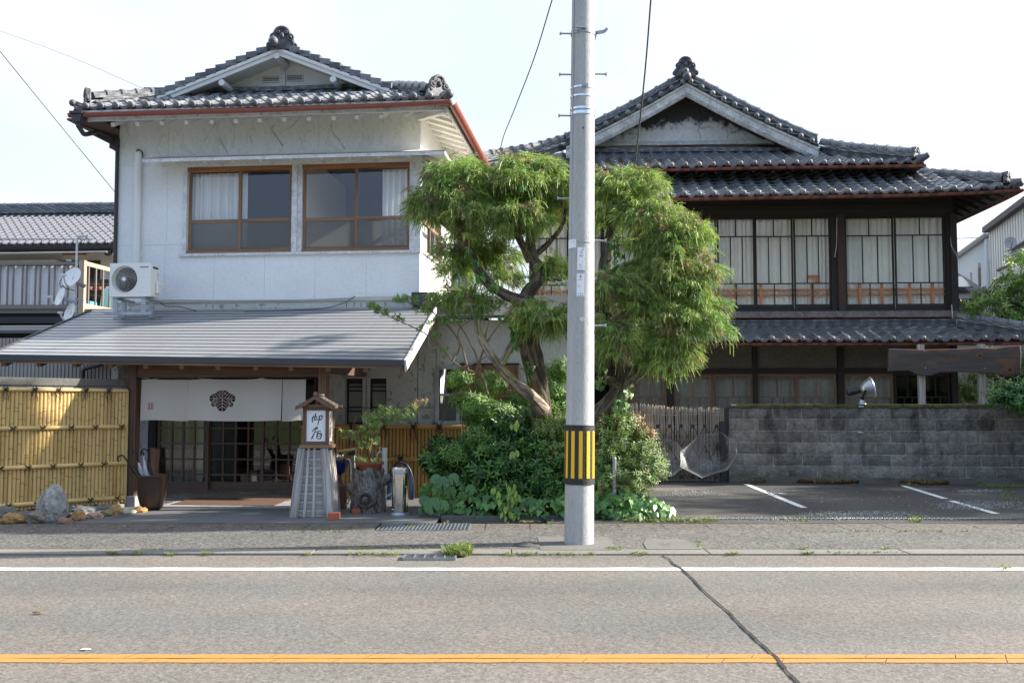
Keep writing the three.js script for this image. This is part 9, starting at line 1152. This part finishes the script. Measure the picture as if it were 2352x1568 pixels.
  // mast, yagi boom, dishes
  const ms = at(174, 735, 19), mast = thing('antenna_mast', 'thin white antenna mast with hooked top beside the balcony corner', 'mast', V(ms.x, 0, ms.z)), m = (x, y) => { const p = at(x, y, 19); return V(p.x - ms.x, p.y, 0); }; put(mast, 'pipe', tube([m(172, 775), m(172.5, 700), m(174, 640), m(175.5, 570), m(176.5, 549), m(179, 543), m(185, 541.5), m(200, 542)], 0.022, 50, 8, 0.1), M.whitePaint); put(mast, 'boom', rod(m(-60, 549), m(212, 549), 0.012), M.zinc); for (const x of [184, 189, 195]) put(mast, 'element', rod(m(x, 545), m(x + 5, 554), 0.008), M.zinc); put(mast, 'wall_arm', bar(m(173, 687), m(190, 690), 0.04, 0.04), M.zinc); put(mast, 'clamp', box(m(169, 0).x, m(178, 0).x, m(0, 600).y, m(0, 596).y, -0.04, 0.04), M.zinc); put(mast, 'cable', tube([m(140, 640), m(136, 652), m(142, 660), m(158, 664), m(174, 668)], 0.008, 20, 5), M.wire);
  const dish = (px, py, r, yaw, pitch, label) => { const p = at(px, py, 18.85), t2 = thing('satellite_dish', label, 'satellite dish', p), k = r * 18.85 / F, g = lathe([[0, -0.16 * k], [0.5 * k, -0.12 * k], [0.85 * k, -0.045 * k], [k, 0], [1.02 * k, 0.0], [1.0 * k, -0.025 * k], [0.5 * k, -0.15 * k], [0, -0.19 * k]], 28).rotateX(Math.PI / 2).scale(1, 1.08, 1); put(t2, 'reflector', g, M.white); put(t2, 'feed_arm', tube([V(0, -1.02 * k, 0), V(0, -0.95 * k, 0.4 * k), V(0, -0.5 * k, 0.95 * k)], 0.018, 10, 6), M.whitePaint); put(t2, 'feed_horn', rod(V(0, -0.5 * k, 0.9 * k), V(0, -0.3 * k, 0.97 * k), 0.045, 0.05, 10), M.white); put(t2, 'mount', bar(V(0, 0, -0.16 * k), V(0.1, -0.03, -0.3), 0.05, 0.06), M.zinc); t2.rotation.set(pitch, yaw, 0, 'YXZ'); };
  dish(163, 636, 24, -0.3, -0.45, 'topmost and largest of the three white dishes on the mast'); dish(136, 681, 21, -0.75, -0.3, 'middle white dish on the mast, turned to the left edge'); dish(158, 717, 21, -0.65, -0.3, 'lowest white dish on the mast, partly behind the canopy roof');
}
{
  // right-hand neighbours
  const MP = at(2200, 600, 34.4), MQ = at(2352, 600, 26.2), MF = new Frame(MP, Math.atan2(-(MQ.z - MP.z), MQ.x - MP.x)), U = (x, y, z = 0) => MF.loc(x, y, z), t = thing('metal_clad_house', 'pale corrugated metal house seen beyond the right eave', 'house', MF), sd = mat({ rgb: [0.74, 0.79, 0.81], roughness: 0.5 }), sd2 = mat({ rgb: [0.78, 0.78, 0.71], roughness: 0.6 }), shut = mat({ rgb: [0.44, 0.48, 0.52], roughness: 0.5 }), h0 = U(2240, 563).y, h1 = U(2330, 500).y, xs = U(2284, 600).x, xe = 12;
  put(t, 'side_wall', box(-1.2, xs, 0, h0, -6, 0), sd); put(t, 'side_wall', box(xs + 0.002, xe, 0, h1, -6, 0.12), sd2); { const g = []; for (let x = -1.2; x < xs; x += 0.14) g.push(box(x, x + 0.03, 0, h0, 0.0, 0.02)); const r = put(t, 'cladding_ribs', merge(g), sd); r.userData.kind = 'stuff'; for (let x = xs + 0.25; x < xe; x += 0.28) put(t, 'board_joint', box(x, x + 0.015, 0, h1, 0.12, 0.135), shut); }
  put(t, 'gutter', gutterGeo([V(-1.2, h0 + 0.02, 0.12), V(xs, h0 + 0.02, 0.12)], 0.09), shut); put(t, 'roof_edge', box(xs, xe, h1, h1 + 0.16, -6, 0.3), mat({ rgb: [0.055, 0.04, 0.05], roughness: 0.6 })); put(t, 'roof_edge', box(-1.2, xs - 0.002, h0, h0 + 0.06, -6, 0.1), shut); put(t, 'downpipe', rod(V(xs + 0.06, h1 - 0.2, 0.2), V(xs + 0.06, 0, 0.2), 0.05), sd); put(t, 'downpipe_elbow', tube([U(2284, 676, 0.25), U(2292, 683, 0.25), U(2306, 688, 0.25), U(2320, 690, 0.25)], 0.07, 12, 7), M.pvc);
  for (const [a, b, y0, y1] of [[2238, 2250, 664, 603], [2250, 2257, 655, 612], [2257, 2273, 662, 598], [2221, 2231, 655, 625]]) { const A = U(a, y0, 0.05), Z = U(b, y1, 0.05); put(t, a === 2250 ? 'window_gap' : 'shutter', box(A.x, Z.x, A.y, U(b, y1, 0.05).y, 0.021, 0.08), a === 2250 ? M.black : shut); }
  { const A = U(2296, 676, 0.5), y1 = U(2296, 622, 0.5).y; put(t, 'balcony_panel', box(A.x, xe, A.y, y1, 0.45, 0.5), M.white); put(t, 'balcony_rail', box(A.x - 0.05, xe, y1, y1 + 0.06, 0.42, 0.54), M.darkPlastic); put(t, 'balcony_rail', box(A.x - 0.05, xe, A.y - 0.09, A.y, 0.42, 0.54), M.darkPlastic); put(t, 'roller_shutter', box(A.x + 0.1, xe, y1, U(2300, 592, 0.14).y, 0.136, 0.18), mat({ rgb: [0.5, 0.52, 0.5], roughness: 0.7 })); put(t, 'shutter_hood', box(A.x, xe, U(2300, 592, 0.14).y, U(2300, 586, 0.14).y, 0.136, 0.3), M.whitePaint); }
  { const p = MF.out(U(2322, 557, 0.6)), s = thing('satellite_dish', 'pale dish on the corrugated house beyond the right eave', 'satellite dish', p), k = 12 * 28 / F; put(s, 'reflector', lathe([[0, -0.03], [0.6 * k, -0.02], [k, 0.02], [k, 0.0], [0, -0.05]], 24).rotateX(Math.PI / 2), M.whiteWorn); put(s, 'arm', bar(V(0, -k * 0.1, -0.04), V(0.03, -k * 1.8, -0.04), 0.03, 0.03), M.zinc); put(s, 'feed_arm', rod(V(0, -k, 0.02), V(0.0, -0.2 * k, 0.3), 0.012), M.zinc); s.rotation.y = -0.3; }
  const h2 = at(2240, 660, 27), h = thing('low_house', 'low house with solar panels on its grey roof below the corrugated house', 'house', V(h2.x, 0, h2.z)), Z = (x, y, d = 27) => { const p = at(x, y, d); return V(p.x - h2.x, p.y, p.z - h2.z); }; put(h, 'roof', slab(Z(2120, 687), Z(2294, 684), Z(2195, 622, 31), Z(2090, 622, 31), 0.12), mat({ rgb: [0.14, 0.13, 0.135], roughness: 0.7 })); put(h, 'solar_panel', slab(Z(2170, 668, 27.6).add(V(0, 0.12, 0)), Z(2236, 668, 27.6).add(V(0, 0.12, 0)), Z(2210, 644, 29).add(V(0, 0.12, 0)), Z(2150, 644, 29).add(V(0, 0.12, 0)), 0.03), mat({ rgb: [0.05, 0.06, 0.09], roughness: 0.12 })); put(h, 'eave', box(Z(2120, 690).x, Z(2290, 690).x, Z(2200, 692).y, Z(2200, 686).y, -0.1, 0.05), M.darkPlastic); put(h, 'wall', box(Z(2120, 690).x, Z(2275, 690).x, 0, Z(2200, 692).y, -4, -0.3), M.cream);
  const gsm = [1, 2].map((s) => sprig(680 + s, 9, 0.10, 0.036, { stem: 0.12, spread: 1.3, droop: 0.5 })), lt = [[0.20, 0.33, 0.06], [0.27, 0.38, 0.09], [0.15, 0.27, 0.05]], dk = [[0.06, 0.17, 0.03], [0.09, 0.23, 0.035]];
  const mk = (name, label, list, o2, trunk, cat = 'tree') => { const p = thing(name, label, cat, V(0, 0, 0)); if (trunk) for (const [l, r] of trunk) put(p, 'trunk', limb(px3(l), r, 24, 8, 0.15, 5), M.bark); scatter(p, 'foliage', gsm, GM.soft, pads(list, o2)); };
  rnd = RNG(703); mk('maple_tree', 'bright green airy maple rising behind the lower roof at the right edge', [[2235, 710, 28, 14, 21], [2260, 690, 40, 18, 21], [2300, 672, 40, 18, 21], [2330, 640, 30, 20, 21], [2345, 600, 26, 16, 21], [2325, 712, 40, 20, 21], [2290, 730, 40, 16, 21], [2345, 740, 30, 18, 21], [2400, 690, 70, 60, 21], [2430, 620, 60, 40, 21]], { k: 58, col: lt, lift: -0.1, s: 1.1, inner: 0.3, depth: 1.2 }, [[[[2440, 1000, 21], [2420, 850, 21], [2390, 760, 21], [2340, 700, 21], [2290, 690, 21]], [0.14, 0.12, 0.09, 0.05, 0.02]], [[[2420, 850, 21], [2410, 740, 21], [2360, 640, 21]], [0.09, 0.06, 0.02]]]);
  rnd = RNG(704); mk('hedge', 'sunlit yellow-green hedge seen between the two posts of the timber board', [[2215, 885, 22, 26, 24], [2235, 912, 30, 22, 24], [2250, 870, 26, 18, 24], [2290, 850, 40, 26, 25], [2340, 845, 40, 40, 25], [2205, 930, 26, 18, 24], [2400, 880, 60, 50, 24]], { k: 80, col: [[0.24, 0.33, 0.06], [0.15, 0.24, 0.05], [0.30, 0.34, 0.08]], s: 0.9, inner: 0.3 }, null, 'hedge');
  rnd = RNG(705); mk('leafy_shrub', 'dark green leafy shrub overhanging the coping at the right end of the block wall', [[2312, 900, 34, 22, 18.3], [2345, 905, 34, 24, 18.3], [2290, 915, 20, 12, 18.2], [2335, 925, 22, 12, 18.1], [2390, 910, 50, 40, 18.4]], { k: 90, col: dk, lift: 0.1, s: 0.95, inner: 0.3 }, null, 'shrub');
  rnd = RNG(706); { const p = thing('shade_tree', 'broad roadside tree standing beyond the right edge of the view', 'tree', V(13.2, 0, -16.4)); put(p, 'trunk', limb([V(0, 0, 0), V(0.1, 1.6, 0.1), V(-0.1, 3.2, 0), V(0, 5, 0)], [0.22, 0.18, 0.13, 0.05], 16, 9, 0.1, 2), M.bark); const l = []; for (const [x, y, z, r] of [[0, 4.6, 0, 1.9], [-1.2, 3.4, 0.6, 1.5], [1.2, 3.6, -0.5, 1.7], [0.2, 3.0, 1.6, 1.5], [0, 3.2, -1.9, 1.6], [-0.9, 2.4, -1.2, 1.3], [0.5, 2.3, 0.3, 1.6]]) for (let i = 0; i < 420; i++) { const u = rsph(), s = r * Math.pow(rnd(), 0.4); l.push({ m: xform(V(x + u.x * s, y + u.y * s * 0.8, z + u.z * s), rsph(), V(u.x, 0.4, u.z), R(1.6, 2.4)), c: vary(dk[0], 0.3) }); } scatter(p, 'foliage', gsm, GM.soft, l); }
  // overhead lines
  const line = (name, label, l, r) => { const w = thing(name, label, 'cable', V(0, 0, 0)); put(w, 'strand', tube(px3(l), r, 40, 5), M.wire); };
  line('overhead_cable', 'straight cable crossing the sky down to the white inn at far left', [[-60, 45, 13], [100, 242, 15], [264, 442, 17.2]], 0.006); line('overhead_cable', 'faint thin cable above the left end of the white inn roof', [[-60, 50, 22], [140, 122, 20], [330, 204, 17.5]], 0.0035); line('overhead_cable', 'slack service cable curving down between the white inn and the pole', [[1300, -100, 10.8], [1268, 0, 11.5], [1228, 130, 13], [1184, 245, 15], [1155, 318, 17], [1145, 372, 18]], 0.008); line('overhead_cable', 'twisted dark service cable hanging just right of the pole', [[1502, -100, 12], [1495, 0, 12.3], [1484, 140, 13], [1473, 250, 13.6], [1464, 330, 14.2], [1456, 400, 15]], 0.012); line('overhead_cable', 'short distant line between the right eave and the corrugated house', [[2190, 548, 33], [2240, 546, 33], [2300, 543, 33]], 0.012);
}
{
  // what the glass mirrors: a grassy bank and a wooded hill across the road
  const hill = struct('hill'), n = 60, m2 = 24, P = [], I = []; for (let j = 0; j <= m2; j++) for (let i = 0; i <= n; i++) { const x = lerp(-110, 110, i / n), v = j / m2, z = lerp(22, 130, v), peak = lerp(8, 30, sstep(-50, 60, x)) * (0.8 + 0.4 * fbm(i / n, 0.3, 7, 3, 3, 711)); P.push(x, Math.sin(Math.min(1, v * 1.6) * Math.PI / 2) * peak * (0.85 + 0.3 * fbm(i / n, v, 16, 9, 4, 712)) - 0.3, z); } for (let j = 0; j < m2; j++) for (let i = 0; i < n; i++) { const k = j * (n + 1) + i; I.push(k, k + n + 1, k + n + 2, k, k + n + 2, k + 1); } put(hill, 'woodland', buf(P, I), mat({ rgb: [0.034, 0.047, 0.024], roughness: 1 }));
  const bank = struct('grass_bank'); put(bank, 'slope', quadGeo(V(-45, 0, 1.3), V(45, 0, 1.3), V(45, 1.7, 6.5), V(-45, 1.7, 6.5), 40, 4), mat({ map: tex(256, 1.5, (u, v) => mul3(mix3([0.040, 0.068, 0.018], [0.072, 0.098, 0.028], fbm(u, v, 12, 12, 4, 721)), 0.6 + 0.8 * fbm(u, v, 50, 50, 2, 722))), roughness: 1 })); put(bank, 'terrace', quadGeo(V(-60, 1.7, 6.5), V(60, 1.7, 6.5), V(60, 2.2, 26), V(-60, 2.2, 26)), mat({ rgb: [0.05, 0.066, 0.025], roughness: 1 }));
  const bh = thing('bank_hedge', 'hedge along the top of the grass bank across the road', 'hedge', V(0, 0, 0)); rnd = RNG(723); const g2 = [sprig(690, 9, 0.22, 0.08, { stem: 0.2, droop: 0.3 })], l = []; for (let i = 0; i < 2600; i++) { const x = R(-22, 22), h = 1.0 + 0.7 * fbm((x + 30) / 60, 0.5, 24, 2, 3, 724); l.push({ m: xform(V(x, 1.5 + R(0, h), 6.2 + R(-0.6, 0.8)), rsph(), V(R(-0.6, 0.6), 1, R(-1, 0.4)), R(0.7, 1.3)), c: vary([0.055, 0.095, 0.028], 0.35) }); } scatter(bh, 'foliage', g2, GM.soft, l);
}
// ---------- draw ----------
renderer.render(scene, camera);
